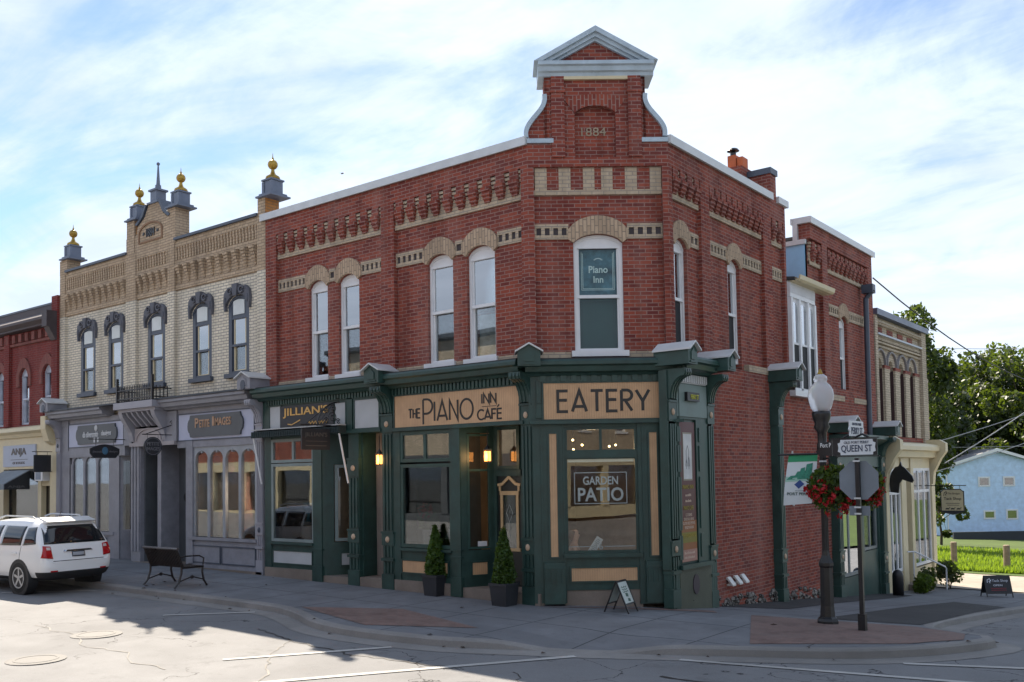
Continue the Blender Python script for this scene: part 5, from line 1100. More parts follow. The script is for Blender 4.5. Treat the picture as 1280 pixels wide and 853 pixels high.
w = MB(FR); w.box(14.55, 19.4, -.15, .02, 6.49, 6.54); w.build('ledge_flashing', paint('pale_blue_flashing', (0.4, 0.45, 0.52), 0.4), K)
w = MB(FR); w.box(YA, YB + .1, -.35, .08, 7.06, 7.24); w.build('roof_cap', paint('dark_blue_cap', (0.085, 0.11, 0.17), 0.4), K)
w = None
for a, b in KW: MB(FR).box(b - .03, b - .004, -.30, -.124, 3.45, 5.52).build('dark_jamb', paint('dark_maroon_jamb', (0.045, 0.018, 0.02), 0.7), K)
for a, b in KW: arch_window(FR, a, b, 3.45, 5.58, 5.80, 4.7, 5.25, K, -.30, paint('pale_sash', (0.45, 0.45, 0.45), 0.5), UPG(), None, (0, 0), name='sash_window', fw=.06)
w = MB(FR); w.box(YA, YB, -8.1, -8, -2, 7.1); w.fr = ID; w.box(-6, XR_ - .1, YB - .1, YB, -2.2, 7.06); w.box(-6, XR_ - .1, YA, YA + .06, 6, 7.06); w.plan([(-6, YA), (XR_ - .2, YA), (XR_ - .2, YB), (-6, YB)], 6.8, 6.9); w.plan([(-6, YA), (XR_ - .1, YA), (XR_ - .1, YB), (-6, YB)], 2.9, 3.0); w.build('side_wall', YBRICK(), K)
w = MB(FR); w.prof([(-.1, 3.3), (.35, 3.22), (.42, 3.14), (.42, 3.02), (.3, 2.98), (.28, 2.8), (.18, 2.78), (-.1, 2.76)], 14.5, 19.75)
for y in (14.3, 19.55): w.prof([(-.05, 1.9), (.16, 1.9), (.2, 2.3), (.42, 2.75), (.6, 3.0), (.6, 3.28), (.4, 3.4), (-.05, 3.4)], y, y + .3)
w.box(14.3, 14.6, -.1, .16, -1.6, 1.9); w.box(19.4, 19.8, -.1, .16, -1.7, 1.9); w.box(15.95, 16.45, -.1, .14, -1.6, 2.76); w.box(17.0, 17.3, -.1, .14, -1.6, 2.76); w.box(14.6, 15.95, -.1, .08, -1.6, -.7); w.box(17.3, 19.4, -.1, .08, -1.6, -.75); w.box(14.6, 19.4, -.1, .10, 2.45, 2.78); w.build('cream_shopfront', CREAMP(), K)
for a, b, m_ in ((14.6, 15.95, (15.05, 15.5)), (17.3, 19.4, (18.0, 18.7))): shop_window(FR, a, b, -.7, 2.45, .10, K, WHT(), mull=m_, rails=(1.7,), fw=.09)
MB(FR).box(16.45, 17.0, -.3, -.25, -1.6, 2.5).build('shop_door', WHT(), K)
MB(FR).box(14.3, 19.8, -2, -1.95, -1.8, 2.8).build('interior_wall', INTD(), K)
w = MB(FR); w.box(16.3, 17.1, .0, .7, -1.6, -1.15); w.build('door_step', STONE(), K)

# ------------------------------------------------------------------ pale blue sided house beyond the lawn
hr = Vector((right.x, right.y, 0)); hf = Vector((fwd.x, fwd.y, 0)); HO = Vector((-5.1, 68.8, 0)); FH = Frame(HO, hr, -hf)
H = thing('clapboard_house', 'pale blue clapboard house with gable end beyond the lawn', 'house', (HO.x, HO.y, -3.6))
SID = boards('pale_blue_siding', (0.50, 0.66, 0.88), .12, .6, True, .25)
w = MB(FH); w.ext([(-4.1, -3.1), (4.1, -3.1), (4.1, 2.5), (0, 3.75), (-4.1, 2.5)], -11, 0); w.build('siding_wall', SID, H)
MB(FH).box(-4.0, 4.0, -10.9, -.1, -4.4, -3.1).build('foundation', concrete('dark_foundation', (0.10, 0.11, 0.12), 0), H)
w = MB(FH)
for sg in (-1, 1): w.hexa([(0, -11.3, 3.80), (sg * 4.5, -11.3, 2.43), (sg * 4.5, .35, 2.43), (0, .35, 3.80), (0, -11.3, 3.95), (sg * 4.5, -11.3, 2.58), (sg * 4.5, .35, 2.58), (0, .35, 3.95)])
w.build('roof', paint('grey_shingles', (0.16, 0.16, 0.17), 0.85, 0.3, 3), H)
w = MB(FH)
for sg in (-1, 1): w.ext([(0, 3.72), (sg * 4.55, 2.34), (sg * 4.55, 2.54), (0, 3.96)], .35, .40)
w.tube([(-4.3, .25, 2.35), (-4.0, .06, 2.0), (-4.0, .06, -3.2)], .05, 6); w.build('bargeboard', WHT(), H)
for (u, z, hw, hh) in ((-1.0, 1.30, .42, .34), (1.0, 1.30, .42, .34), (-.65, -1.35, .42, .30), (1.15, -1.35, .42, .36)):
    m = MB(FH); m.band([(u - hw, z - hh), (u - hw, z + hh), (u + hw, z + hh), (u + hw, z - hh), (u - hw, z - hh)], .12, .0, .05); m.box(u - hw, u - hw - .06, 0, .05, z - hh - .06, z - hh); o = m.build('window', WHT(), H); MB(FH).box(u - hw, u + hw, .0, .02, z - hh, z + hh).build('pane', UPG(), o); MB(FH).box(u - hw, u + hw, .002, .008, z - hh, z + hh).build('dark_backing', INTD(), o)

# ------------------------------------------------------------------ street furniture
BK = BLACK()
def lathe_part(par, name, mat, x, y, prof, n=16, sm=True): m = MB(); m.lathe(x, y, prof, n); return m.build(name, mat, par, smooth=sm)
LX, LY = 5.10, 1.23; LZ = g(LX, LY)
lamp = thing('street_lamp', 'black street lamp with white acorn globe standing behind the street name sign', 'street lamp', (LX, LY, LZ), 'acorn street lamps')
lathe_part(lamp, 'base', BK, LX, LY, [(.175, LZ - .02), (.175, LZ + .05), (.155, LZ + .09), (.125, LZ + .12), (.112, LZ + .3), (.105, LZ + .92), (.125, LZ + .95), (.125, LZ + 1.0), (.10, LZ + 1.05), (.07, LZ + 1.12), (.06, LZ + 1.2)], 8, False)
m = MB(); m.lathe(LX, LY, [(.050, LZ + 1.15), (.046, LZ + 2.85)], 12)
for k in range(10): a = k * math.pi / 5; m.tube([(LX + .048 * math.cos(a), LY + .048 * math.sin(a), LZ + 1.18), (LX + .045 * math.cos(a), LY + .045 * math.sin(a), LZ + 2.84)], .010, 5)
m.build('post', BK, lamp)
lathe_part(lamp, 'capital', BK, LX, LY, [(.06, LZ + 2.84), (.09, LZ + 2.87), (.085, LZ + 2.95), (.07, LZ + 3.0), (.075, LZ + 3.15), (.13, LZ + 3.24), (.11, LZ + 3.30), (.14, LZ + 3.38), (.155, LZ + 3.45), (.15, LZ + 3.50)], 16)
gm, gt, gb = newmat('frosted_globe'); gb.inputs['Base Color'].default_value = (.80, .81, .84, 1); gb.inputs['Roughness'].default_value = .25; gb.inputs['Transmission Weight'].default_value = .55; gb.inputs['IOR'].default_value = 1.2
lathe_part(lamp, 'globe', gm, LX, LY, [(.13, LZ + 3.50), (.165, LZ + 3.56), (.20, LZ + 3.68), (.208, LZ + 3.78), (.195, LZ + 3.86), (.15, LZ + 3.94), (.10, LZ + 3.985), (.105, LZ + 4.01), (.115, LZ + 4.05), (.10, LZ + 4.09), (.06, LZ + 4.12)], 20)
lathe_part(lamp, 'bulb_housing', paint('grey_lamp_core', (.4, .42, .45), .5), LX, LY, [(.05, LZ + 3.5), (.05, LZ + 3.75), (.04, LZ + 3.8)], 10)
lathe_part(lamp, 'finial', GILT(), LX, LY, [(.055, LZ + 4.12), (.04, LZ + 4.15), (.02, LZ + 4.20), (.005, LZ + 4.22)], 10)
m = MB()
for z in (2.42, 2.53, 2.66): MB().lathe(LX, LY, [(.058, LZ + z), (.062, LZ + z + .01), (.058, LZ + z + .025)], 12).build('steel_strap', CAPM(), lamp)
m = MB()
m = MB(); m.tube([(LX, LY, LZ + 2.80), (LX - .75, LY - .02, LZ + 2.80)], .018, 6); m.tube([(LX, LY, LZ + 1.98), (LX - .58, LY, LZ + 1.97)], .012, 6); m.tube([(LX, LY, LZ + 2.72), (LX + .16, LY - .13, LZ + 2.72)], .014, 6); m.build('bracket_arm', BK, lamp)
lamp2 = dup(lamp, (-18.55, -2.35, g(-18.55, -2.35)), R(180), 'street lamp beyond the left edge that carries the cut off banner', 'acorn street lamps')

def banner(ox, oy, oz, ux, uy, w_, h_, label):
    fr = Frame((ox, oy, oz), (ux, uy, 0), (uy, -ux, 0)); b = thing('street_banner', label, 'banner', (ox, oy, oz), 'street banners')
    def cloth(u, z): return (u - .09 * (1 - z / h_) * 1.0, .03 * math.sin(z * 5 + u * 3) + .05 * (1 - z / h_), z + .04 * (1 - z / h_) * (u / w_ - .5))
    def sheet_(name, mat, us, zs, off, thick=.004):
        m = MB(fr); nx = len(us); P = [(lambda q: (q[0], q[1] + off, q[2]))(cloth(u, z)) for z in zs for u in us]
        m.raw(P, [(j * nx + i, j * nx + i + 1, (j + 1) * nx + i + 1, (j + 1) * nx + i) for j in range(len(zs) - 1) for i in range(nx - 1)]); return m.build(name, mat, b, smooth=True)
    us = [w_ * i / 8 for i in range(9)]
    cl = sheet_('cloth', paint('white_banner_cloth', (.55, .60, .62), .8, .06), us, [h_ * i / 14 for i in range(15)], 0)
    sheet_('green_field', paint('green_banner_print', (.03, .26, .12), .8, .1), us, [h_ * (.85 + .15 * i / 3) for i in range(4)], .004)
    sheet_('pale_green_field', paint('pale_green_print', (.30, .50, .42), .8, .15), us, [h_ * (.46 + .10 * i / 3) for i in range(4)], .004)
    m = MB(fr)
    def pt(u, z, o=.006): q = cloth(u, z); return (q[0], q[1] + o, q[2])
    for u0, u1, z0, z1 in ((.04, .9, .50, .60), (.3, .8, .56, .68), (.62, .86, .55, .82), (.45, .62, .58, .74)):
        m.raw([pt(u0 * w_, z0 * h_), pt(u1 * w_, z0 * h_), pt(u1 * w_, z1 * h_), pt((u0 + (u1 - u0) * .15) * w_, z1 * h_ - .02)], [(0, 1, 2, 3)])
    m.build('street_picture', paint('green_picture_print', (.04, .22, .15), .8, .4, 30), b)
    m = MB(fr); c, z = .5 * w_, .40 * h_; m.raw([pt(c - .085, z), pt(c, z - .075), pt(c + .085, z), pt(c, z + .075)], [(0, 1, 2, 3)]); m.build('blue_diamond', paint('blue_print', (.02, .06, .24), .7), b)
    m = MB(fr); f2 = Frame(fr.P(*pt(0, .2 * h_, .012)), fr.u, fr.n); m.fr = f2; text(m, 'PORT PERRY', .06, w_ * .95, 0, .05, 0, .003, .01); text(m, 'SCUGOG', .2, w_ * .75, .07, .085, 0, .003); m.build('lettering', paint('dark_green_print', (.04, .09, .08), .7), b)
    return b
banner(LX - .58, LY - .02, LZ + 1.96, 1, 0, .50, .84, 'green and white town banner with blue diamond hanging beside the flower basket')
banner(-18.4, -2.37, g(-18.4, -2.4) + 2.0, 1, 0, .62, .90, 'green and white town banner cut off by the left edge of the picture')

SX, SY = 5.84, .68; SZ = g(SX, SY)
sp = thing('street_sign', 'black post with QUEEN ST plate and the grey back of a stop sign', 'street sign', (SX, SY, SZ))
m = MB(); m.box(SX - .032, SX + .032, SY - .032, SY + .032, SZ - .02, SZ + 2.68); m.build('post', BK, sp); m = MB(); m.box(SX - .055, SX + .055, SY - .055, SY + .055, SZ - .02, SZ + .26); m.build('post_collar', BK, sp)
FS = Frame((SX, SY - .05, SZ), (1, 0, 0), (0, -1, 0))
oc = [(.30 / math.cos(R(22.5)) * math.cos(R(22.5 + 45 * k)), 2.33 + .30 / math.cos(R(22.5)) * math.sin(R(22.5 + 45 * k))) for k in range(8)]
m = MB(FS); m.ext(oc, -.095, -.088); st = m.build('stop_sign_back', paint('bare_aluminium', (.17, .20, .235), .55, .12, metal=.0), sp)
MB(FS).ext([(u * .985, 2.33 + (z - 2.33) * .985) for u, z in oc], -.099, -.0955).build('stop_sign_face', paint('stop_red', (.5, .02, .02), .5), st)
m = MB(FS); text(m, 'STOP', .24, -.24, 2.2, 2.42, -.103, -.099); m.build('stop_lettering', WHT(), st)
m = MB(FS); m.box(-.16, .16, -.094, -.087, 1.78, 1.93); m.build('small_plate_back', MATS['bare_aluminium'], sp)
for z in (2.62, 2.04, 1.9, 1.8): MB(FS).box(-.05, .05, -.015, .012, z, z + .025).build('bolt_strap', CAPM(), sp)
FSb = FS; FS = Frame(FSb.o + Vector((0, 0, 0)), (1, 0, 0), (0, -1, 0)); FS.u = FS.u * .80
q = MB(FS); q.ext([(-.46, 2.72), (.40, 2.72), (.40, 2.98), (-.46, 2.98)], -.03, -.012); q.box(-.5, .44, -.035, -.005, 2.985, 3.0); q.box(-.4, .44, -.035, -.005, 2.70, 2.715); nb = q.build('name_board', BK, sp)
pl_ = [(-.29, 2.735), (.33, 2.735), (.33, 2.775)] + arc(.385, 2.85, .05, .07, 270, 90, 6)[::1] + [(.33, 2.93), (.33, 2.965), (-.29, 2.965), (-.29, 2.925)] + arc(-.345, 2.85, .05, .07, 90, -90, 6) + [(-.29, 2.775)]
m = MB(FS); m.ext([(-.30, 2.73), (.32, 2.73), (.325, 2.77), (.375, 2.785), (.36, 2.85), (.375, 2.915), (.325, 2.93), (.32, 2.97), (-.30, 2.97), (-.305, 2.93), (-.355, 2.915), (-.34, 2.85), (-.355, 2.785), (-.305, 2.77)], -.012, -.006); m.build('white_plate', paint('white_sign_plate', (.58, .62, .66), .5, .04), nb)
m = MB(FS); text(m, 'QUEEN ST', -.285, .305, 2.76, 2.885, -.006, .0, .012); text(m, 'OLD PORT PERRY', -.23, .25, 2.905, 2.945, -.006, .0, .006); m.build('navy_lettering', paint('navy_paint', (.02, .035, .08), .5), nb)
q = MB(FS); q.ext([(-.47, 2.72), (-.74, 2.74), (-.80, 2.80), (-.72, 2.86), (-.62, 2.93), (-.47, 2.98)], -.03, -.012); nb2 = q.build('scroll_board', BK, sp)
m = MB(FS); text(m, 'Port P', -.70, -.49, 2.86, 2.93, -.012, -.006); m.build('white_lettering', WHT(), nb2)
FS = FSb
FS2 = Frame((SX, SY, SZ), (0, 1, 0), (1, 0, 0)); m = MB(FS2); m.ext([(-.32, 3.02), (.32, 3.02), (.32, 3.08), (.36, 3.12), (.32, 3.17), (.32, 3.26), (-.32, 3.26), (-.32, 3.17), (-.36, 3.12), (-.32, 3.08)], -.01, .01); pb_ = m.build('side_name_plate', MATS['white_sign_plate'], sp)
m = MB(FS2); text(m, 'PERRY ST', -.27, .27, 3.05, 3.16, .01, .015, .012); text(m, 'OLD PORT PERRY', -.22, .22, 3.19, 3.23, .01, .015); m.build('navy_lettering', MATS['navy_paint'], pb_)
m = MB(FS); m.tube([(-.2, -.02, 3.0), (-.1, -.02, 3.05), (0, -.02, 3.01), (.1, -.02, 3.05), (.2, -.02, 3.0)], .018, 6); m.build('iron_scroll', BK, sp)

def leaves(mb, c, n, s, rad, rnd, flat=1.0, cone=None, shell=.55):
    for i in range(n):
        if cone:
            t = rnd.random() ** 1.25; a = rnd.uniform(0, 6.283); r = cone(t) * (1 - (1 - shell) * rnd.random() ** 2); p = Vector((c[0] + r * math.cos(a), c[1] + r * math.sin(a), c[2] + t * rad))
        else:
            while True:
                v = Vector((rnd.uniform(-1, 1), rnd.uniform(-1, 1), rnd.uniform(-1, 1)))
                if .15 < v.length < 1: break
            v = v.normalized() * (v.length ** .6); p = Vector((c[0] + v.x * rad[0], c[1] + v.y * rad[1], c[2] + v.z * rad[2]))
        k = s * rnd.uniform(.6, 1.35); ax = Vector((rnd.gauss(0, 1), rnd.gauss(0, 1), rnd.gauss(0, 1))).normalized(); b = ax.orthogonal().normalized(); b.rotate(Matrix.Rotation(rnd.uniform(0, 6.28), 3, ax)); d = ax.cross(b)
        bi = len(mb.v); mb.v += [p - b * k * .5, p + d * k * .32 + b * .08 * k, p + b * k * .62, p - d * k * .32 + b * .08 * k]; mb.face((bi, bi + 1, bi + 2, bi + 3))
rn = random.Random(11)
FOL = leafmat('basket_foliage', (.035, .075, .02), .3); FLW = leafmat('red_petals', (.46, .008, .016), .2, .3, (1.1, 1.4, 1.2)); FLW.node_tree.nodes['Translucent BSDF'].inputs[0].default_value = (.5, .01, .02, 1)
for l in list(FLW.node_tree.links):
    if l.to_node.type == 'BSDF_TRANSLUCENT': FLW.node_tree.links.remove(l)
def basket(x, y, z, rx, rz, label, hook):
    t = thing('flower_basket', label, 'flower basket', (x, y, z), 'hanging baskets of red flowers')
    m = MB(); m.lathe(x, y, [(.05, z - .34), (.15, z - .28), (.21, z - .16), (.23, z - .02), (.21, z - .02)], 14); m.build('basket', paint('dark_coir_basket', (.03, .022, .015), .9), t)
    m = MB()
    for k in range(3): m.tube([(x + .2 * math.cos(k * 2.1), y + .2 * math.sin(k * 2.1), z - .03), hook], .006, 4)
    m.build('hanging_chain', BK, t)
    m = MB(); leaves(m, (x, y, z - .04), 1500, .085, (rx, rx * .9, rz), rn); leaves(m, (x, y, z - .26), 350, .07, (rx * .9, rx * .8, rz * .7), rn); m.build('foliage', FOL, t, weld=False)
    m = MB()
    for i in range(85):
        while True:
            v = Vector((rn.gauss(0, 1), rn.gauss(0, 1), rn.gauss(0, .8)))
            if v.length > .3: break
        v.normalize(); p = (x + v.x * rx * rn.uniform(.8, 1.08), y + v.y * rx * rn.uniform(.75, 1.0), z - .1 + v.z * rz * rn.uniform(.8, 1.15) - (.1 if rn.random() < .3 else 0))
        leaves(m, p, 9, .062, (.042, .042, .042), rn)
    m.build('red_flowers', FLW, t, weld=False); return t
basket(5.30, 1.10, 2.29 + SZ, .40, .33, 'hanging basket of red flowers in front of the street lamp', (5.24, 1.12, LZ + 2.72))
basket(5.66, 1.34, 2.29 + SZ, .37, .33, 'hanging basket of red flowers right behind the stop sign', (5.78, .86, SZ + 2.66))

# potted conifers
CON = leafmat('conifer_sprays', (.045, .10, .02), .3, .5, (1.3, 1.3, .6))
def potted(x, y, label):
    z = g(x, y); t = thing('potted_conifer', label, 'potted shrub', (x, y, z), 'clipped conifers in square pots')
    m = MB(); a, b = .165, .20; m.hexa([(x - a, y - a, z), (x + a, y - a, z), (x + a, y + a, z), (x - a, y + a, z), (x - b, y - b, z + .40), (x + b, y - b, z + .40), (x + b, y + b, z + .40), (x - b, y + b, z + .40)]); m.box(x - b - .012, x + b + .012, y - b - .012, y + b + .012, z + .37, z + .42); m.build('square_pot', paint('charcoal_pot', (.022, .024, .03), .55), t)
    m = MB(); m.tube([(x, y, z + .38), (x, y, z + 1.1)], [.02, .008], 6); m.build('stem', paint('bark', (.06, .045, .03), .9), t)
    m = MB(); leaves(m, (x, y, z + .41), 3600, .062, 1.0, rn, cone=lambda u: (.205 * (1 - u ** 1.5) + .012) * (.82 + .18 * min(1, u * 8)), shell=.6)
    for k in range(26): u = rn.random() ** 1.2; a = rn.uniform(0, 6.28); r = .205 * (1 - u ** 1.5) * rn.uniform(.9, 1.12); leaves(m, (x + r * math.cos(a), y + r * math.sin(a), z + .42 + u * .98), 26, .07, (.045, .045, .075), rn)
    m.build('foliage', CON, t, weld=False); return t
potted(-2.36, -.02 - .16, 'clipped conifer in a black square pot below the cafe window, left of the door'); potted(-.40, -.42, 'clipped conifer in a black square pot at the foot of the corner pilaster')

# bench
bx0, bx1, by0, by1 = -8.80, -7.46, -2.66, -2.12; bz = g(-8.1, -2.2)
bn = thing('park_bench', 'black metal slatted bench near the kerb facing the shop windows', 'bench', (-8.1, -2.2, bz)); BRN = paint('dark_brown_metal', (.022, .016, .015), .42)
m = MB()
for k in range(7): y = by0 + .06 + k * .067; m.box(bx0, bx1, y, y + .045, bz + .425, bz + .445)
m.build('seat', BRN, bn); m = MB()
for k in range(22): x = bx0 + .03 + k * (bx1 - bx0 - .06) / 21; m.hexa([(x - .018, by0 + .02, bz + .44), (x + .018, by0 + .02, bz + .44), (x + .018, by0 + .04, bz + .44), (x - .018, by0 + .04, bz + .44), (x - .018, by0 - .13, bz + .82), (x + .018, by0 - .13, bz + .82), (x + .018, by0 - .11, bz + .82), (x - .018, by0 - .11, bz + .82)])
m.build('backrest', BRN, bn); m = MB(); m.tube([(bx0 - .01, by0 - .12, bz + .84), (bx1 + .01, by0 - .12, bz + .84)], .03, 8); m.build('top_rail', paint('lighter_bench_rail', (.10, .09, .09), .3), bn)  # top rail in a lighter tone than the slats
for x in (bx0 + .06, bx1 - .06):
    m = MB(); m.tube([(x, by0 - .16, bz), (x, by0 - .05, bz + .12), (x, by0 + .01, bz + .3), (x, by0 + .02, bz + .44), (x, by0 - .05, bz + .62), (x, by0 - .12, bz + .84)], .022, 6); m.tube([(x, by1 + .1, bz), (x, by1 + .02, bz + .12), (x, by1 - .02, bz + .3), (x, by1, bz + .44)], .022, 6); m.tube([(x, by0 - .02, bz + .14), (x, (by0 + by1) / 2, bz + .22), (x, by1, bz + .14)], .015, 6); m.ball((x, (by0 + by1) / 2, bz + .21), (.02, .05, .04), 8, 5); m.box(x - .02, x + .02, by0, by1, bz + .40, bz + .43)
    m.build('leg_frame', BRN, bn)
    m = MB(); m.tube([(x, by0 - .06, bz + .64), (x, by0 + .1, bz + .67), (x, by1 - .1, bz + .66), (x, by1 + .02, bz + .60), (x, by1, bz + .45)], .017, 6); m.build('armrest', BRN, bn)

# sandwich boards
def aboard(x, y, ang, w_, h_, sp_, label, face, frame, legs):
    z = g(x, y); t = thing('sandwich_board', label, 'sandwich board', (x, y, z)); u = Vector((math.cos(ang), math.sin(ang), 0)); n_ = Vector((u.y, -u.x, 0)); out = []
    for s_ in (1, -1):
        tl = math.atan(sp_ / h_); o = Vector((x, y, z)) + n_ * s_ * sp_
        class T_(Frame):
            def P(s, a, d, zz, o=o, s_=s_): return o + u * a * s_ + n_ * s_ * (d * math.cos(tl) - zz * math.tan(tl)) + Z * (zz + d * math.sin(tl) * .3)
        fr = T_((0, 0, 0), u, n_); m = MB(fr); hw = w_ / 2
        m.box(-hw, -hw + .025, -.012, .012, 0, h_); m.box(hw - .025, hw, -.012, .012, 0, h_); m.box(-hw + .025, hw - .025, -.011, .011, h_ - .03, h_); m.box(-hw + .025, hw - .025, -.011, .011, legs - .025, legs); p = m.build('frame', frame, t)
        MB(fr).box(-hw + .025, hw - .025, -.006, .006, legs, h_ - .03).build('panel', face, p); out.append((fr, p))
    return t, out
ab, fs = aboard(1.74, .24, R(96), .40, .56, .24, 'small black sandwich board with a white menu below the corner window', paint('white_menu_board', (.50, .55, .52), .6, .06), BK, .17)
for fr, p in fs:
    m = MB(fr)
    for k in range(3): m.band([(-.1 + .03 * i, .44 - k * .04 + .012 * math.sin(i * 2 + k)) for i in range(8)], .012, .006, .009)
    m.ext([(-.04, .28), (.05, .27), (.06, .33), (-.03, .34)], .006, .009); m.ext([(-.02, .2), (.07, .19), (.08, .24), (0, .25)], .006, .009); m.build('menu_print', paint('menu_ink', (.06, .12, .09), .6), p)
ab2, fs2 = aboard(4.80, 15.95, R(38), .76, .62, .2, 'black sandwich board for the tack shop on the side street kerb strip', paint('black_chalk_board', (.02, .02, .026), .6), BK, .13)
for fr, p in fs2:
    m = MB(fr); text(m, 'Tack Shop', -.16, .30, .42, .51, .007, .011, .01); text(m, 'OPEN', -.14, .12, .32, .37, .007, .011, .02); m.band([(-.3, .42), (-.29, .5), (-.22, .53), (-.19, .47), (-.24, .46), (-.22, .41)], .022, .007, .011); m.build('white_lettering', paint('chalk_white', (.55, .58, .65), .7), p)
    m = MB(fr)
    for z in (.26, .21): m.band([(-.22 + .02 * i, z + .006 * math.sin(i * 2.3)) for i in range(23)], .014, .007, .010)
    m.build('red_lettering', paint('dull_red_chalk', (.25, .02, .03), .7), p)

# hanging signs
def hang(x, y0, y1, zt, zb, shape, label, arm_z, braces=True):
    t = thing('hanging_sign', label, 'hanging sign', (x, 0, arm_z), 'hanging shop signs'); f = Frame((x, 0, 0), (0, -1, 0), (1, 0, 0)); m = MB(f); c = (y0 + y1) / 2; hw = abs(y0 - y1) / 2; cz = (zt + zb) / 2; hz_ = (zt - zb) / 2
    if shape == 'oval': P = arc(c, cz, hw, hz_, 0, 360, 24)[:-1]
    elif shape == 'scroll': P = [(c - hw, cz - hz_ * .3)] + [(c - hw + 2 * hw * k / 12, cz + hz_ * (.35 + .65 * math.sin(math.pi * k / 12))) for k in range(13)] + [(c + hw, cz - hz_ * .3), (c + hw * .75, zb), (c - hw * .75, zb)]
    else: P = [(c - hw, zb), (c + hw, zb), (c + hw, zt), (c - hw, zt)]
    b = m.ext(P, -.02, .02).build('board', BLKW(), t); a = MB(f); a.tube([(.05, 0, arm_z), (max(y0, y1) + .05, 0, arm_z)], .013, 6)
    for u in (c - hw * .6, c + hw * .6): a.tube([(u, 0, zt - .05), (u, 0, arm_z)], .006, 4)
    return t, b, a, Frame((x, 0, 0), (0, 1, 0), (1, 0, 0))
t, b, a, f = hang(-5.28, .42, 1.20, 3.52, 3.06, 'box', "dark square hanging sign with faded JILLIAN'S lettering under an iron scroll bracket", 3.60)
for cc, rr_ in (((.32, 3.78), .13), ((.30, 3.98), .09), ((.50, 3.70), .08), ((.16, 3.70), .07), ((.52, 3.92), .06)):
    a.tube([(cc[0] + rr_ * (1 - k / 22) * math.cos(k * .55), 0, cc[1] + rr_ * (1 - k / 22) * math.sin(k * .55)) for k in range(22)], .011, 5)
a.tube([(.04 + .72 * math.sin(R(k * 9)), 0, 3.58 + .56 * math.cos(R(k * 9))) for k in range(11)], .018, 6); a.tube([(.06, 0, 3.5), (.06, 0, 4.18), (.12, 0, 4.24), (.18, 0, 4.2)], .018, 6); a.tube([(.75, 0, 3.60), (.35, 0, 4.05)], .008, 4); a.tube([(1.1, 0, 3.60), (.4, 0, 4.08)], .008, 4); a.build('iron_bracket', BK, t)
m = MB(f); text(m, "JILLIAN'S", -1.12, -.50, 3.32, 3.44, .02, .025); m.box(-1.1, -.5, .02, .024, 3.24, 3.25); m.box(-1.1, -.52, .02, .024, 3.14, 3.155); m.build('lettering', paint('faded_gold_print', (.11, .10, .09), .6), b)
t, b, a, f = hang(-14.30, .30, 1.15, 3.48, 3.10, 'scroll', 'black scalloped hanging sign with a blue emblem outside the silversmith', 3.62)
a.build('iron_bracket', BK, t); m = MB(f); m.ball((-.72, .02, 3.3), (.09, .012, .11), 10, 6); m.build('blue_emblem', paint('blue_emblem_paint', (.06, .16, .26), .5), b); m = MB(f); text(m, 'silversmith', -1.08, -.82, 3.24, 3.31, .02, .024); text(m, 'designs', -.6, -.36, 3.24, 3.31, .02, .024); m.build('lettering', paint('grey_sign_print', (.16, .16, .18), .6), b)
t, b, a, f = hang(-11.95, .42, .93, 3.60, 3.10, 'oval', 'round black hanging sign reading PETITE IMAGES', 3.66)
a.tube([(.05, 0, 3.95), (.9, 0, 3.66)], .012, 5); a.tube([(.1 + .08 * math.cos(k * .6) * (1 - k / 16), 0, 3.98 + .08 * math.sin(k * .6) * (1 - k / 16)) for k in range(14)], .010, 5); a.build('iron_bracket', BK, t)
m = MB(f); text(m, 'PETITE', -.85, -.50, 3.37, 3.46, .02, .025, .01); text(m, 'IMAGES', -.87, -.48, 3.24, 3.33, .02, .025, .01); m.band(arc(-.675, 3.35, .225, .22, 0, 360, 24), .012, .02, .024); m.build('lettering', MATS['grey_sign_print'], b)
t, b, a, f = hang(-18.62, .14, .66, 3.30, 2.78, 'box', 'plain black square blade sign beside the cream shopfront', 3.40)
a.tube([(.05, 0, 2.78), (.72, 0, 2.78)], .012, 6); a.build('iron_bracket', BK, t)
TS = thing('hanging_sign', 'cream hanging tack shop sign with black edge and horse silhouettes', 'hanging sign', (XR_, 18.9, 1.8), 'hanging shop signs'); f = Frame((2.66, 18.9, 0), (1, 0, 0), (0, -1, 0)); m = MB(f)
m.ext([(0, 1.02), (.08, .98), (.2, .94), (.36, .90), (.52, .94), (.64, .98), (.72, 1.02), (.72, 1.68), (.66, 1.70), (.62, 1.75), (.10, 1.75), (.06, 1.70), (0, 1.68)], -.03, .0); m.build('board', BLKW(), TS)
MB(f).ext([(.03, 1.04), (.69, 1.04), (.69, 1.65), (.61, 1.72), (.11, 1.72), (.03, 1.65)], 0, .006).build('cream_panel', paint('cream_sign_paint', (.50, .44, .28), .6), TS)
m = MB(f); text(m, 'The Bridges', .22, .6, 1.55, 1.63, .006, .01); text(m, 'Tack Shop', .10, .63, 1.36, 1.48, .006, .01, .012); m.box(.16, .58, .006, .009, 1.27, 1.285); m.box(.2, .56, .006, .009, 1.21, 1.225); m.band([(.1, 1.52), (.12, 1.62), (.18, 1.66), (.2, 1.6), (.16, 1.58), (.17, 1.53)], .02, .006, .01)
for x in (.2, .36, .54): m.ball((x, .006, 1.10), (.06, .006, .025), 8, 4); m.box(x - .05, x - .04, .006, .01, 1.05, 1.09); m.box(x + .04, x + .05, .006, .01, 1.05, 1.09); m.band([(x + .05, 1.11), (x + .085, 1.15)], .02, .006, .01)
m.build('lettering', BK, TS); m = MB(); m.tube([(XR_, 18.9, 1.86), (3.45, 18.9, 1.86)], .015, 6); m.tube([(2.8, 18.9, 1.86), (2.8, 18.9, 1.72)], .006, 4); m.tube([(3.25, 18.9, 1.86), (3.25, 18.9, 1.72)], .006, 4); m.build('bracket_arm', BK, TS)
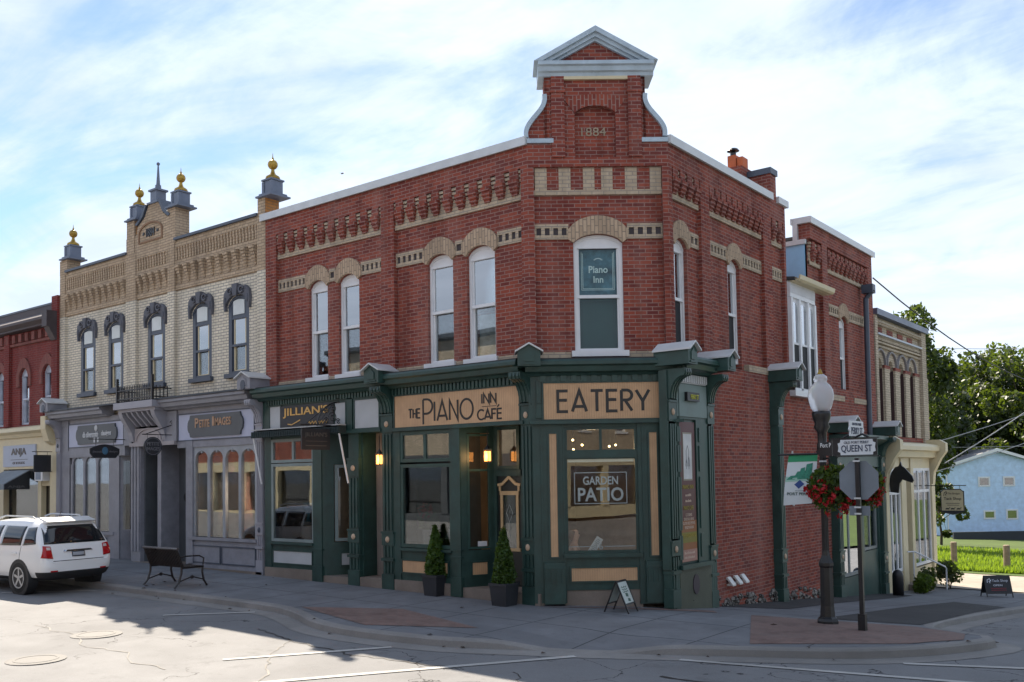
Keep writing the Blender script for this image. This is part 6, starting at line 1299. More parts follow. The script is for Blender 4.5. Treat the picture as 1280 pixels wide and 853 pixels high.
f = Frame((2.30, 14.7, 0), (1, 0, 0), (0, -1, 0)); m = MB(f); m.ext([(.0, 1.75), (.22, 1.72), (.26, 2.0), (.34, 2.12), (.5, 2.06), (.62, 2.02), (.66, 2.10), (.62, 2.22), (.42, 2.46), (.34, 2.52), (.30, 2.66), (.25, 2.52), (.14, 2.48), (.03, 2.32), (-.04, 2.05)], -.04, .04); m.box(-.18, .02, -.02, .02, 2.1, 2.14)
tag(m.build('horse_head_sign', BK), 'black horse head silhouette sign projecting over the cream shop window', 'shop sign')

# wall lanterns (lit)
AMB = emit('amber_flame_glass', (1.0, .36, .08), 1.5)
for x, y, z, lab in ((-4.12, -.02, 2.72, 'lit amber wall lantern in the boarded doorway left of the cafe'), (-1.20, .12, 2.72, 'lit amber wall lantern beside the cafe door')):
    t = thing('wall_lantern', lab, 'wall lantern', (x, y, z), 'lit wall lanterns'); m = MB(); m.box(x - .06, x + .06, y - .06, y + .06, z - .02, z); m.box(x - .06, x + .06, y - .06, y + .06, z + .22, z + .24); m.lathe(x, y, [(.07, z + .24), (.02, z + .31), (.008, z + .34), (.008, z + .62)], 8)
    for sx in (-1, 1):
        for sy in (-1, 1): m.box(x + sx * .055 - .006, x + sx * .055 + .006, y + sy * .055 - .006, y + sy * .055 + .006, z, z + .22)
    m.build('lantern_frame', BK, t); m = MB(); m.box(x - .045, x + .045, y - .045, y + .045, z + .005, z + .2); m.build('amber_glass', AMB, t)
    ld = bpy.data.lights.new('lantern_light', 'POINT'); ld.energy = 3; ld.color = (1, .55, .2); ld.shadow_soft_size = .06; lo = bpy.data.objects.new('lantern_light', ld); COL.objects.link(lo); lo.location = (0, -.14, .1); lo.parent = t

# awning with its arms
t = thing('roller_awning', "dark green roller awning folded above Jillian's window with two white arms", 'awning', (-6.6, 0, 3.5)); m = MB(FQ); m.prof([(.16, 3.60), (.36, 3.57), (.38, 3.44), (.36, 3.42), (.16, 3.46)], -8.16, -5.02)
for k in range(38): x = -8.14 + k * .083; m.box(x, x + .035, .38, .388, 3.44, 3.565)
m.build('folded_canvas', paint('dark_green_canvas', (.018, .032, .034), .8), t); m = MB(FQ); m.box(-8.16, -5.02, .16, .38, 3.60, 3.625); m.build('cassette', paint('silver_rail', (.4, .42, .43), .35), t); m = MB(FQ)
for x in (-8.12, -5.06): MB(FQ).tube([(x, .34, 3.45), (x + .16, .22, 2.32)], .022, 6).build('arm', WHT(), t)

# bollard, rail, shrubs by the yellow brick shop
x, y = 2.75, 13.5; z = g(x, y); m = MB(); m.smooth = True; m.lathe(x, y, [(.15, z - .05), (.15, z + .55), (.145, z + .62), (.11, z + .69), (.05, z + .73), (.001, z + .74)], 18); tag(m.build('bollard', BK), 'black round topped bollard beside the cream shopfront', 'bollard')
m = MB(); zz_ = g(2.9, 17.6); m.tube([(2.3, 16.2, zz_ + 1.28), (2.45, 16.4, zz_ + 1.28), (3.0, 17.75, zz_ + .72), (3.02, 17.8, zz_ + .66), (3.02, 17.8, zz_ - .02)], .025, 6); m.tube([(2.42, 16.38, zz_ + 1.28), (2.42, 16.38, zz_)], .022, 6); tag(m.build('handrail', paint('galvanised_white', (.6, .62, .66), .35)), 'white metal handrail sloping down from the shop step', 'handrail')
SHR = leafmat('dark_shrub_leaves', (.022, .038, .02), .25); SHL = leafmat('light_shrub_leaves', (.05, .10, .02), .35)
for x, y, rx, rz, mt, lab in ((2.75, 15.9, .42, .42, SHR, 'dark leafy shrub under the cream shop window, left one'), (2.95, 15.35, .28, .30, SHL, 'light green low plant in front of the dark shrubs'), (3.0, 18.3, .45, .50, SHR, 'dark leafy shrub to the right of the white handrail')):
    z = g(x, y); t = thing('shrub', lab, 'shrub', (x, y, z), 'shrubs by the shop step'); m = MB()
    for k in range(5): m.tube([(x, y, z), (x + rn.uniform(-.2, .2), y + rn.uniform(-.2, .2), z + rz * 1.3)], [.014, .005], 5)
    m.build('stems', MATS['bark'], t); m = MB()
    for k in range(7): leaves(m, (x + rn.uniform(-.5, .5) * rx, y + rn.uniform(-.5, .5) * rx, z + rz * rn.uniform(.5, 1.5)), 130, .10, (rx * .55, rx * .55, rz * .55), rn)
    m.build('foliage', mt, t, weld=False)
WD = paint('weathered_post_wood', (.28, .21, .15), .85, .3, 6)
for x, y, lab in ((.55, 29.6, 'weathered wooden post in the grass nearer the shop'), (2.75, 28.8, 'weathered wooden post in the grass nearer the right edge')):
    z = g(x, y) + .03; m = MB(); m.lathe(x, y, [(.13, z - .1), (.13, z + .98), (.10, z + 1.0)], 10); o = tag(m.build('wooden_post', WD), lab, 'post', 'posts along the lawn'); 
m = MB(FH); m.box(-5.5, 5, 3.9, 4.1, -4.6, -2.42); tag(m.build('low_wall', paint('dark_blue_grey_wall', (.035, .04, .05), .8)), 'low dark wall between the lawn and the pale blue house', 'wall')
m = MB(FH); m.box(.9, .94, 5.0, 5.04, -4.3, -2.2); m.box(.62, 1.22, 5.04, 5.07, -2.3, -1.85); tag(m.build('yard_sign', paint('pale_yard_sign', (.45, .42, .4), .7)), 'small pale sign on a stake in front of the pale blue house', 'sign')

# fallen leaves along the kerb
m = MB()
for i in range(240):
    k = rn.randrange(len(KI) - 1); kk, nn_ = KI[k]
    if not (-12 < kk.x < 8 and kk.y < 2): continue
    o = nrm(k) * (rn.gauss(.08, .12) if rn.random() < .7 else -rn.random() * 3); p = kk + o; on = (o.dot(nrm(k)) < -.02); zq = g(p.x, p.y) + (.012 if on else RD + .022); s_ = rn.uniform(.025, .06); a_ = rn.uniform(0, 6.28)
    m.raw([(p.x + s_ * math.cos(a_), p.y + s_ * math.sin(a_), zq), (p.x - s_ * .6 * math.sin(a_), p.y + s_ * .6 * math.cos(a_), zq + .02), (p.x - s_ * math.cos(a_), p.y - s_ * math.sin(a_), zq + .004), (p.x + s_ * .6 * math.sin(a_), p.y - s_ * .6 * math.cos(a_), zq + .015)], [(0, 1, 2, 3)])
o = m.build('fallen_leaves', paint('dead_leaves', (.05, .028, .018), .9, .6, 9)); tag(o, 'dry brown leaves scattered along the kerb and sidewalk', 'leaves'); o['kind'] = 'stuff'

# overhead wires
WIR = paint('wire', (.02, .02, .022), .6); WIL = paint('pale_wire', (.25, .26, .28), .5)
def D(px, py, dep):
    return CAMPOS + (xr * ((px - 640) / 1166.9) + yr * ((541.8 - py) / 1166.9) + f_) * dep
def wire(a, b, sag, r, mat, lab):
    a, b = Vector(a), Vector(b); m = MB(); m.tube([tuple(a.lerp(b, i / 16) - Z * sag * 4 * (i / 16) * (1 - i / 16)) for i in range(17)], r, 5); tag(m.build('overhead_wire', mat), lab, 'wire', 'overhead wires')
wire((XR_ + .05, 14.1, 8.1), D(1400, 478, 52), 1.6, .022, WIR, 'black cable leaving the top of the second brick front and crossing the trees')
wire((XR_ + .1, 19.9, 3.3), D(1400, 472, 46), .15, .016, WIL, 'pale wire running level from the top of the cream bow front')
wire((XR_ + .5, 19.8, 2.6), D(1400, 420, 46), .3, .018, WIL, 'pale wire rising steeply rightwards above the blue house')
wire((XR_ + .1, 19.9, 2.3), D(1400, 507, 48), .15, .016, WIL, 'pale wire just below the steep one, above the blue house roof')
wire(D(1140, 436, 58), D(1400, 437, 58), .0, .018, WIL, 'level pale wire high up in front of the tree crowns')
wire(D(1165, 560, 55), D(1400, 556, 55), .0, .018, WIL, 'lowest level wire just over the blue house ridge')
m = MB(); c = D(428, 217, 60); m.ball(tuple(c), (.14, .05, .05), 8, 5); m.raw([tuple(c + Vector((-.05, 0, .02))), tuple(c + Vector((.08, 0, .02))), tuple(c + xr * .28 + Z * .14), tuple(c - xr * .26 + Z * .03)], [(0, 1, 2), (0, 3, 1)]); tag(m.build('bird', paint('bird_grey', (.15, .15, .16), .8)), 'tiny bird flying in the sky left of the gable', 'bird')

# ------------------------------------------------------------------ trees
from mathutils.bvhtree import BVHTree
BARK = MATS['bark']
TL1 = leafmat('tree_leaves', (.018, .038, .007), .18, .55, (1.7, 1.5, .5)); TL2 = leafmat('dark_tree_leaves', (.013, .028, .008), .15, .5, (1.3, 1.3, .6))
def tree(base, h, cr, crz, n, leaf, mat, label, seed, trunk=.22, clumps=30, group='trees behind the blue house'):
    r = random.Random(seed); x, y, z = base; t = thing('deciduous_tree', label, 'tree', base, group); cz = z + h - crz; m = MB()
    top = z + h - crz * .5; m.tube([(x, y, z - .2), (x + .05, y, z + h * .2), (x - .1, y + .05, z + h * .45), (x, y, top)], [trunk, trunk * .8, trunk * .55, trunk * .15], 8); cl = []
    for k in range(clumps):
        a = r.uniform(0, 6.28); e = r.uniform(-1, 1); q = r.uniform(.35, 1.0) ** .6; rr_ = math.sqrt(max(0, 1 - e * e * .9)); cl.append((x + cr * q * rr_ * math.cos(a), y + cr * q * rr_ * math.sin(a), cz + crz * e * .92, r.uniform(.16, .36)))
    for c in cl[:14]: b = z + h * r.uniform(.3, .55); m.tube([(x, y, b), ((x + c[0]) / 2, (y + c[1]) / 2, (b + c[2]) / 2 + .3), c[:3]], [trunk * .3, trunk * .2, trunk * .06], 5)
    m.build('trunk', BARK, t); m = MB()
    for c in cl: leaves(m, c[:3], int(n / clumps), leaf, (cr * c[3], cr * c[3], crz * c[3] * .8), r)
    m.build('crown', mat, t, weld=False); return t
def at(px, dep): p = D(px, 560, dep); return (p.x, p.y, g(p.x, p.y))
for i, (px, dep, h, cr, crz, n, lf, mt, lab) in enumerate((
    (1136, 56, 14.6, 2.7, 5.6, 9000, .30, TL1, 'bright green tree rising directly behind the yellow brick shop roof'),
    (1232, 92, 17.0, 6.0, 8.0, 15000, .42, TL1, 'tall loose crowned tree standing highest above the blue house'),
    (1292, 84, 16.2, 5.5, 7.0, 12000, .40, TL1, 'airy tree at the right edge with sky showing through'),
    (1185, 96, 16.5, 6.0, 8.0, 14000, .55, TL2, 'dark green tree filling the gap between the shop and the blue house'),
    (1262, 104, 14.5, 8.0, 8.0, 16000, .6, TL2, 'dark low crowned tree directly behind the blue house roof'),
    (1172, 62, 4.2, 1.5, 1.8, 1800, .26, TL1, 'small sunlit bushy tree beside the left wall of the blue house'),
    (1340, 100, 15, 6, 6.5, 6000, .55, TL2, 'dark tree partly cut off by the right edge of the picture'),
    (1215, 90, 10.5, 5.5, 5.4, 11000, .5, TL2, 'low dark tree just above the left roof slope of the blue house'),
    (1300, 92, 11.5, 6, 6, 11000, .5, TL2, 'low dark tree above the right end of the blue house roof'),
    (1165, 80, 12.5, 3.6, 5.6, 9000, .45, TL2, 'dark tree whose crown reaches down to the lawn left of the blue house'),
    (1120, 110, 13, 6, 6.5, 5000, .6, TL2, 'dark tree mostly hidden behind the yellow brick shop'))):
    tree(at(px, dep), h, cr, crz, n, lf, mt, lab, 40 + i, .3 if h > 8 else .1, 60 if h > 8 else 14)
rq = random.Random(77)
for i, (x, y, h) in enumerate(((18.5, -8, 12.5), (20, 6, 13.5), (19, 20, 12.5))):  # unseen street trees, added to darken the lower side wall and reflect in glass
    tree((x, y, g(x, y)), h, 5.0, 5.2, 5000, .46, TL2, ['unseen added tree across the side street behind the viewer', 'unseen added tree across the side street facing the brick wall', 'unseen added tree across the side street facing the yellow brick shop'][i], 60 + i, .22, 22, 'unseen trees added across the side street')

# ------------------------------------------------------------------ the other side of Queen Street (seen in the shop glass)
def opposite(x0, x1, y, h, mat, shop, nwin, label):
    t = thing('shop_building', label, 'building', ((x0 + x1) / 2, y, 0), 'shops across the street'); f = Frame((x1, y, 0), (-1, 0, 0), (0, 1, 0)); Wd = x1 - x0; st = Wd / nwin
    ops = [(st * (k + .5) - .45, st * (k + .5) + .45, 4.9, 6.6, 6.85) for k in range(nwin)]; w = MB(f); wall(w, 0, Wd, 3.4, h, ops, 0); w.build('brick_wall', mat, t)
    w = MB(f); w.box(0, Wd, -8, -7.9, 0, h); w.box(0, .1, -8, -.2, 0, h); w.box(Wd - .1, Wd, -8, -.2, 0, h); w.box(0, Wd, -8, -.2, h - .4, h - .3); w.build('rear_wall', mat, t)
    w = MB(f); w.prof([(0, h - .1), (.3, h), (.3, h + .2), (-.3, h + .2), (-.3, h - .1)], 0, Wd); w.build('cornice', SLATE(), t)
    for a, b, zb, zs, za in ops: arch_window(f, a, b, zb, zs, za, 5.75, 6.5, t, -.15, WHT(), UPG(), .05, (.6, 0))
    w = MB(f); w.box(0, Wd, -.2, .15, 2.9, 3.5); w.box(0, Wd, -.2, .1, 0, .6); n = max(2, int(Wd / 3)); s2 = Wd / n
    for k in range(n + 1): w.box(max(0, k * s2 - .2), min(Wd, k * s2 + .2), -.2, .14, .6, 2.9)
    w.build('shopfront', shop, t)
    for k in range(n): MB(f).box(k * s2 + .2, (k + 1) * s2 - .2, -.12, -.1, .6, 2.9).build('shop_window', SHOPG(), t)
    w = MB(f); w.box(0, Wd, -1.6, -1.5, 0, 3.4); w.build('interior_wall', INTD(), t)
opposite(-46, -30, -20, 8.8, RED(), CREAMP(), 6, 'red brick shop row across the street, farther block')
opposite(-29.5, -14, -20, 9.3, YBRICK(), GREYD(), 6, 'pale yellow brick shop row across the street')
opposite(-13.5, 3, -20, 8.4, RED(), GREEN(), 6, 'red brick shop row across the street, block opposite the cafe')
opposite(12, 30, -25, 9, YBRICK(), CREAMP(), 6, 'pale yellow brick corner block diagonally across the street')

# ------------------------------------------------------------------ white sport utility vehicle parked at the kerb
def suv():
    t = thing('parked_suv', 'white SUV parked at the kerb beside the grey shopfront, seen from behind', 'car', (0, 0, 0)); ROOT[t] = Vector((0, 0, 0))
    # stations: x, zbottom, wbottom, zmid, wmid, zbelt, wbelt, ztop, wtop
    S = [(-2.39, .46, .62, .60, .72, .70, .70, .74, .60), (-2.36, .40, .72, .58, .80, .76, .79, .80, .66), (-2.30, .34, .78, .60, .855, .92, .84, 1.04, .70), (-2.24, .31, .82, .62, .885, 1.02, .865, 1.16, .72), (-2.12, .29, .85, .64, .905, 1.05, .88, 1.36, .70), (-2.00, .28, .86, .66, .915, 1.06, .885, 1.54, .665), (-1.90, .28, .865, .66, .92, 1.06, .89, 1.645, .64), (-1.6, .27, .87, .66, .92, 1.05, .895, 1.685, .63),
         (-.8, .25, .87, .66, .92, 1.03, .895, 1.70, .635), (0, .24, .87, .66, .92, 1.01, .895, 1.69, .635), (.5, .24, .87, .66, .92, 1.0, .89, 1.60, .62), (.95, .24, .87, .66, .92, 1.0, .89, 1.32, .66), (1.3, .25, .87, .66, .92, .98, .88, 1.08, .74), (1.8, .27, .85, .64, .91, .92, .84, 1.0, .66), (2.15, .3, .80, .6, .86, .82, .76, .88, .55), (2.36, .38, .66, .55, .70, .66, .62, .70, .45)]
    v = []; F = []
    for x, zb, wb, zm, wm, zl, wl, zt, wt in S:
        h = [(0, zb), (wb * .8, zb), (wb, zb + .07), (wm, zm), (wl, zl), ((wl + wt) / 2 + .035, (zl + zt) / 2), (wt + .02, zt - .045), (wt * .8, zt - .004), (0, zt + .015)]
        v += [(x, y, z) for y, z in h] + [(x, -y, z) for y, z in h[-2:0:-1]]
    n = 16
    for i in range(len(S) - 1):
        for k in range(n): F.append((i * n + k, i * n + (k + 1) % n, (i + 1) * n + (k + 1) % n, (i + 1) * n + k))
    F.append(tuple(range(n))); F.append(tuple((len(S) - 1) * n + k for k in range(n)))
    me = bpy.data.meshes.new('body'); me.from_pydata(v, [], F); o = bpy.data.objects.new('tmp', me); COL.objects.link(o); md = o.modifiers.new('s', 'SUBSURF'); md.levels = 2; md.render_levels = 2
    dg = bpy.context.evaluated_depsgraph_get(); me2 = bpy.data.meshes.new_from_object(o.evaluated_get(dg)); bpy.data.objects.remove(o)
    bm = bmesh.new(); bm.from_mesh(me2); bmesh.ops.recalc_face_normals(bm, faces=bm.faces)
    for pz in (.37, .50): bmesh.ops.bisect_plane(bm, geom=bm.verts[:] + bm.edges[:] + bm.faces[:], plane_co=(0, 0, pz), plane_no=(0, 0, 1))
    for f in bm.faces:
        f.smooth = True; c = f.calc_center_median(); f.material_index = 1 if c.z < (.50 if c.x < -2.05 else .37) else 0
    bm.to_mesh(me2); bvh = BVHTree.FromBMesh(bm); bm.free(); me2.name = 'body'
    wp, wt_, wb_ = newmat('white_car_paint'); wb_.inputs['Base Color'].default_value = (.78, .79, .80, 1); wb_.inputs['Roughness'].default_value = .28; wb_.inputs['Coat Weight'].default_value = .6; wb_.inputs['Coat Roughness'].default_value = .05
    PL = paint('black_bumper_plastic', (.02, .02, .022), .6); me2.materials.append(wp); me2.materials.append(PL)
    b = bpy.data.objects.new('body', me2); COL.objects.link(b); b.parent = t; ROOT[b] = ROOT[t]
    tg, _, gb_ = newmat('tinted_car_glass'); gb_.inputs['Base Color'].default_value = (.008, .010, .013, 1); gb_.inputs['Roughness'].default_value = .04; gb_.inputs['Specular IOR Level'].default_value = .7
    def decal(name, mat, pts, d, off=.012, par=b, nn=(10, 8)):
        """patch of the body's surface bounded by a bilinear quad seen along direction d"""
        d = Vector(d); m = MB(); m.smooth = True; a, b_, c, e = [Vector(p) for p in pts]; nx, ny = nn; ok = True; P = []
        for j in range(ny + 1):
            for i in range(nx + 1):
                p = a.lerp(b_, i / nx).lerp(e.lerp(c, i / nx), j / ny); hit = bvh.ray_cast(p - d * 3, d)
                q = hit[0] - d * off if hit[0] else p; P.append(tuple(q))
        nv = len(P); P += [tuple(Vector(p) + d * (off + .03)) for p in P]; w_ = nx + 1
        Fc = [(j * w_ + i, j * w_ + i + 1, (j + 1) * w_ + i + 1, (j + 1) * w_ + i) for j in range(ny) for i in range(nx)]; Fc += [tuple(k + nv for k in f) for f in Fc]
        rim = [i for i in range(w_)] + [j * w_ + nx for j in range(1, ny + 1)] + [ny * w_ + i for i in range(nx - 1, -1, -1)] + [j * w_ for j in range(ny - 1, 0, -1)]
        Fc += [(rim[k], rim[(k + 1) % len(rim)], rim[(k + 1) % len(rim)] + nv, rim[k] + nv) for k in range(len(rim))]
        m.raw(P, Fc); return m.build(name, mat, par)
    X = (1, 0, 0)
    decal('rear_window', tg, [(-2, -.76, 1.13), (-2, .76, 1.13), (-2, .67, 1.54), (-2, -.67, 1.54)], X, .010)
    for s in (-1, 1):
        Y = (0, -s, 0); decal('side_window', tg, [(-2.05, 0, 1.14), (-1.52, 0, 1.10), (-1.52, 0, 1.50), (-1.85, 0, 1.52)], Y, .008); decal('side_window', tg, [(-1.44, 0, 1.10), (-.52, 0, 1.08), (-.52, 0, 1.54), (-1.44, 0, 1.53)], Y, .008); decal('side_window', tg, [(-.42, 0, 1.08), (.75, 0, 1.06), (.30, 0, 1.52), (-.42, 0, 1.54)], Y, .008)
        tl = decal('tail_light', paint('red_tail_lens', (.38, .006, .008), .12, .1), [(-2, s * .62, .80), (-2, s * .86, .83), (-2, s * .80, 1.10), (-2, s * .64, 1.08)], X, .014, t)
        decal('reversing_lens', paint('pale_lens', (.6, .5, .48), .1), [(-2, s * .65, 1.0), (-2, s * .74, 1.0), (-2, s * .74, 1.06), (-2, s * .66, 1.06)], X, .022, tl)
        decal('reflector', MATS['red_tail_lens'], [(-2, s * .52, .50), (-2, s * .68, .50), (-2, s * .68, .53), (-2, s * .52, .53)], X, .008, t)
        m = MB(); m.tube([(-1.5, s * .56, 1.69), (-1.42, s * .57, 1.745), (-.2, s * .57, 1.76), (.1, s * .57, 1.70)], .02, 6); m.build('roof_rail', CAPM(), t)
        decal('headlight', paint('clear_lens', (.5, .5, .52), .08), [(2, s * .45, .68), (2, s * .66, .68), (2, s * .66, .80), (2, s * .5, .80)], (-1, 0, 0), .01, t)
        dr_ = decal('door_seam', PL, [(-1.40, 0, .40), (-1.385, 0, .40), (-1.46, 0, 1.08), (-1.475, 0, 1.08)], Y, .002, b, (2, 8)); decal('door_seam', PL, [(-.44, 0, .40), (-.43, 0, .40), (-.45, 0, 1.06), (-.46, 0, 1.06)], Y, .002, b, (2, 8))
        for x in (-1.35, -.38): m = MB(); m.box(x + .02, x + .24, s * .90 - .02, s * .90 + .035, .90, .93); m.build('door_handle', wp, t)
        m = MB(); m.ball((.62, s * 1.0, 1.07), (.10, .11, .08), 10, 6); m.build('wing_mirror', wp, t)
    decal('tailgate_seam', PL, [(-2, -.62, .735), (-2, .62, .735), (-2, .62, .75), (-2, -.62, .75)], X, .003, b, (12, 2))
    decal('chrome_bar', paint('chrome', (.6, .6, .62), .1, .1, metal=1), [(-2, -.36, .945), (-2, .36, .945), (-2, .32, .985), (-2, -.32, .985)], X, .022, t)
    pb = decal('licence_plate', paint('plate_blue_white', (.05, .06, .08), .4), [(-2, -.16, .82), (-2, .16, .82), (-2, .16, .945), (-2, -.16, .945)], X, .016, t)
    decal('plate_field', paint('plate_field', (.32, .34, .38), .5), [(-2, -.14, .845), (-2, .14, .845), (-2, .14, .92), (-2, -.14, .92)], X, .02, pb)
    m = MB(); m.hexa([(-2.02, -.60, 1.60), (-2.02, .60, 1.60), (-1.75, .62, 1.70), (-1.75, -.62, 1.70), (-2.10, -.58, 1.635), (-2.10, .58, 1.635), (-1.75, .60, 1.725), (-1.75, -.60, 1.725)]); m.build('roof_spoiler', wp, t)
    m = MB(); m.tube([(-1.5, 0, 1.70), (-1.62, 0, 1.86)], .008, 5); m.build('antenna', PL, t)
    RUB = paint('tyre_rubber', (.012, .012, .012), .8); ALY = paint('alloy', (.42, .43, .45), .3, .15, metal=.6)
    for x in (-1.43, 1.43):
        for s in (-1, 1):
            f = Frame((x, s * .80, .355), (1, 0, 0), (0, s, 0))
            def disc(mm, r0, r1, d0, d1, n_=28):
                P = []
                for k in range(n_):
                    a_ = 2 * math.pi * k / n_
                    for r_, d_ in ((r0, d0), (r1, d0), (r1, d1), (r0, d1)): P.append((r_ * math.cos(a_), d_, r_ * math.sin(a_)))
                mm.raw(P, [(4 * k + q, 4 * k + (q + 1) % 4, 4 * ((k + 1) % n_) + (q + 1) % 4, 4 * ((k + 1) % n_) + q) for k in range(n_) for q in range(4)])
            m = MB(f); disc(m, .0, .43, -.12, .114); m.build('wheel_arch', PL, t)
            m = MB(f); disc(m, .24, .345, -.10, .115); disc(m, .235, .355, -.09, .09); w_ = m.build('wheel', RUB, t)
            m = MB(f); disc(m, .215, .245, -.1, .125); disc(m, .0, .05, .02, .12, 12)
            for k in range(5):
                a_ = k * 2 * math.pi / 5 + .3; m.band([(.04 * math.cos(a_), .04 * math.sin(a_)), (.23 * math.cos(a_), .23 * math.sin(a_))], .055, .06, .115)
            m.build('rim', ALY, w_); m = MB(f); disc(m, .0, .23, .0, .04); m.build('brake_disc', PL, w_)
    return t
car = suv(); hd = R(184); h_ = Vector((math.cos(hd), math.sin(hd), 0)); l_ = Vector((-math.sin(hd), math.cos(hd), 0))
tyre = Vector((-10.36, -4.68, 0)); CS = .935; ctr = tyre + (h_ * 1.43 - l_ * .80) * CS
car.location = (ctr.x, ctr.y, g(ctr.x, ctr.y) + RD + .005); car.rotation_euler = (0, 0, hd); car.scale = (CS, CS, CS)
dup(car, (-9.5, -15.6, g(-9.5, -15.6) + RD), R(4), 'white SUV parked across the street, seen only in the shop glass')

# ------------------------------------------------------------------ inside the windows
def cloc(s, d, z): p = FC.P(s, d, z); return p
tb = thing('cafe_table', 'small dark cafe table behind the corner window', 'table', tuple(cloc(1.32, -.62, 0))); m = MB(FC); m.plan([(1.02 + 0, -.9), (1.78, -.9), (1.78, -.3), (1.02, -.3)], .78, .81); m.build('tabletop', paint('dark_tabletop', (.05, .035, .025), .3), tb); m = MB(FC); m.lathe(1.40, -.6, [(.22, 0), (.22, .02), (.04, .04), (.03, .78)], 12); m.build('pedestal', BK, tb)
def chair(s, lab, back):
    t = thing('cafe_chair', lab, 'chair', tuple(cloc(s, -.6, 0)), 'chairs at the cafe table'); w_ = MB(FC); w_.plan([(s - .2, -.8), (s + .2, -.8), (s + .2, -.4), (s - .2, -.4)], .43, .46); w_.build('seat', MATS['dark_tabletop'], t); m = MB(FC); u = s + back * .19; m.box(u - .015, u + .015, -.8, -.4, .60, .90); m.build('backrest', MATS['dark_tabletop'], t)
    for a in (-.18, .18):
        for b_ in (-.78, -.42): m = MB(FC); m.tube([(s + a, b_, 0), (s + a, b_, .9 if a * back > 0 else .43)], .016, 5); m.build('leg', MATS['dark_tabletop'], t)
chair(.80, 'dark cafe chair the reading woman sits on', -1); chair(1.95, 'dark empty cafe chair on the right of the table behind the glass', 1)
SKIN = paint('skin', (.50, .27, .19), .5, .08)
def skinned(name, J, E, parent, mat, loc, sub=2):
    me = bpy.data.meshes.new(name); me.from_pydata([tuple(FC.P(*j[:3])) for j in J], E, []); o = bpy.data.objects.new('tmp', me); COL.objects.link(o); o.modifiers.new('k', 'SKIN'); sv = me.skin_vertices[0].data
    for i, j in enumerate(J): sv[i].radius = (j[3], j[4] if len(j) > 4 else j[3]); sv[i].use_root = (i == 0)
    s = o.modifiers.new('s', 'SUBSURF'); s.levels = sub; s.render_levels = sub; dg = bpy.context.evaluated_depsgraph_get(); m2 = bpy.data.meshes.new_from_object(o.evaluated_get(dg)); bpy.data.objects.remove(o)
    for v in m2.vertices: v.co -= loc
    for p in m2.polygons: p.use_smooth = True
    m2.materials.clear(); m2.materials.append(mat); m2.name = name; q = bpy.data.objects.new(name, m2); COL.objects.link(q); q.parent = parent; ROOT[q] = loc; return q
pl0 = cloc(.80, -.6, 0); pw = thing('person', 'person with bare arms seated behind the corner window reading a menu', 'person', tuple(pl0))
J = [(.78, -.6, .52, .13, .15), (.78, -.6, .70, .12, .14), (.79, -.6, .90, .12, .16), (.80, -.6, 1.02, .09, .13), (.81, -.6, 1.10, .05), (.83, -.6, 1.20, .075, .07), (.835, -.6, 1.29, .085, .075), (.83, -.6, 1.36, .05),
     (.80, -.44, 1.00, .055), (.86, -.40, .80, .042), (1.00, -.44, .86, .034), (1.07, -.46, .88, .026), (1.12, -.47, .90, .028),
     (.80, -.76, 1.00, .055), (.88, -.80, .82, .042), (1.04, -.74, .90, .034), (1.10, -.72, .93, .026), (1.14, -.70, .95, .028),
     (.95, -.51, .50, .085), (1.18, -.50, .50, .06), (1.16, -.50, .12, .042), (1.26, -.50, .05, .038), (.95, -.69, .50, .085), (1.18, -.70, .50, .06), (1.16, -.70, .12, .042), (1.26, -.70, .05, .038), (.915, -.6, 1.26, .018)]
E_ = [(0, 1), (1, 2), (2, 3), (3, 4), (4, 5), (5, 6), (6, 7), (3, 8), (8, 9), (9, 10), (10, 11), (11, 12), (3, 13), (13, 14), (14, 15), (15, 16), (16, 17), (0, 18), (18, 19), (19, 20), (20, 21), (0, 22), (22, 23), (23, 24), (24, 25), (5, 26)]
for base, (a, b_, c) in ((12, (1.12, -.47, .90)), (17, (1.14, -.70, .95))):
    for k in range(5):
        i0 = len(J); dy = (-.028 + .014 * k); ln = (.05, .075, .08, .075, .06)[k]
        if k == 0: J += [(a + .01, b_ + .03, c + .01, .010), (a + .045, b_ + .035, c + .035, .009)]
        else: J += [(a + .035, b_ + dy, c + .005, .0095), (a + .035 + ln * .6, b_ + dy, c + .02, .0085), (a + .03 + ln * .7, b_ + dy, c + .05, .0075)]
        E_ += [(base, i0)] + [(i, i + 1) for i in range(i0, len(J) - 1)]
body = skinned('body', J, E_, pw, SKIN, pl0)
skinned('dark_top', [(.78, -.6, .50, .142, .165), (.78, -.6, .70, .132, .152), (.79, -.6, .90, .13, .17), (.80, -.6, 1.0, .10, .135)], [(0, 1), (1, 2), (2, 3)], pw, paint('dark_blouse', (.02, .022, .03), .8), pl0)
skinned('trousers', [(.78, -.6, .50, .145, .168), (.95, -.51, .50, .095), (1.18, -.50, .50, .07), (1.16, -.50, .16, .055), (.95, -.69, .50, .095), (1.18, -.70, .50, .07), (1.16, -.70, .16, .055)], [(0, 1), (1, 2), (2, 3), (0, 4), (4, 5), (5, 6)], pw, paint('navy_trousers', (.02, .025, .045), .85), pl0)
skinned('hair', [(.80, -.6, 1.36, .085, .08), (.775, -.6, 1.26, .075, .085), (.77, -.6, 1.12, .05, .075)], [(0, 1), (1, 2)], pw, paint('auburn_hair', (.16, .055, .025), .55, .3, 12), pl0)
fm = MB(FC)
for s in (-1, 1): fm.ball((.905, -.6 + s * .03, 1.275), (.012, .012, .010), 8, 5)
fm.box(.90, .912, -.625, -.575, 1.205, 1.213); fm.build('facial_features', paint('dark_features', (.05, .02, .018), .5), pw)
q1 = MB(); c0 = FC.P(1.10, -.42, .90); uu = (FC.u * .55 + Z * .84).normalized(); vv = (FC.u * -.84 + Z * .55).normalized()
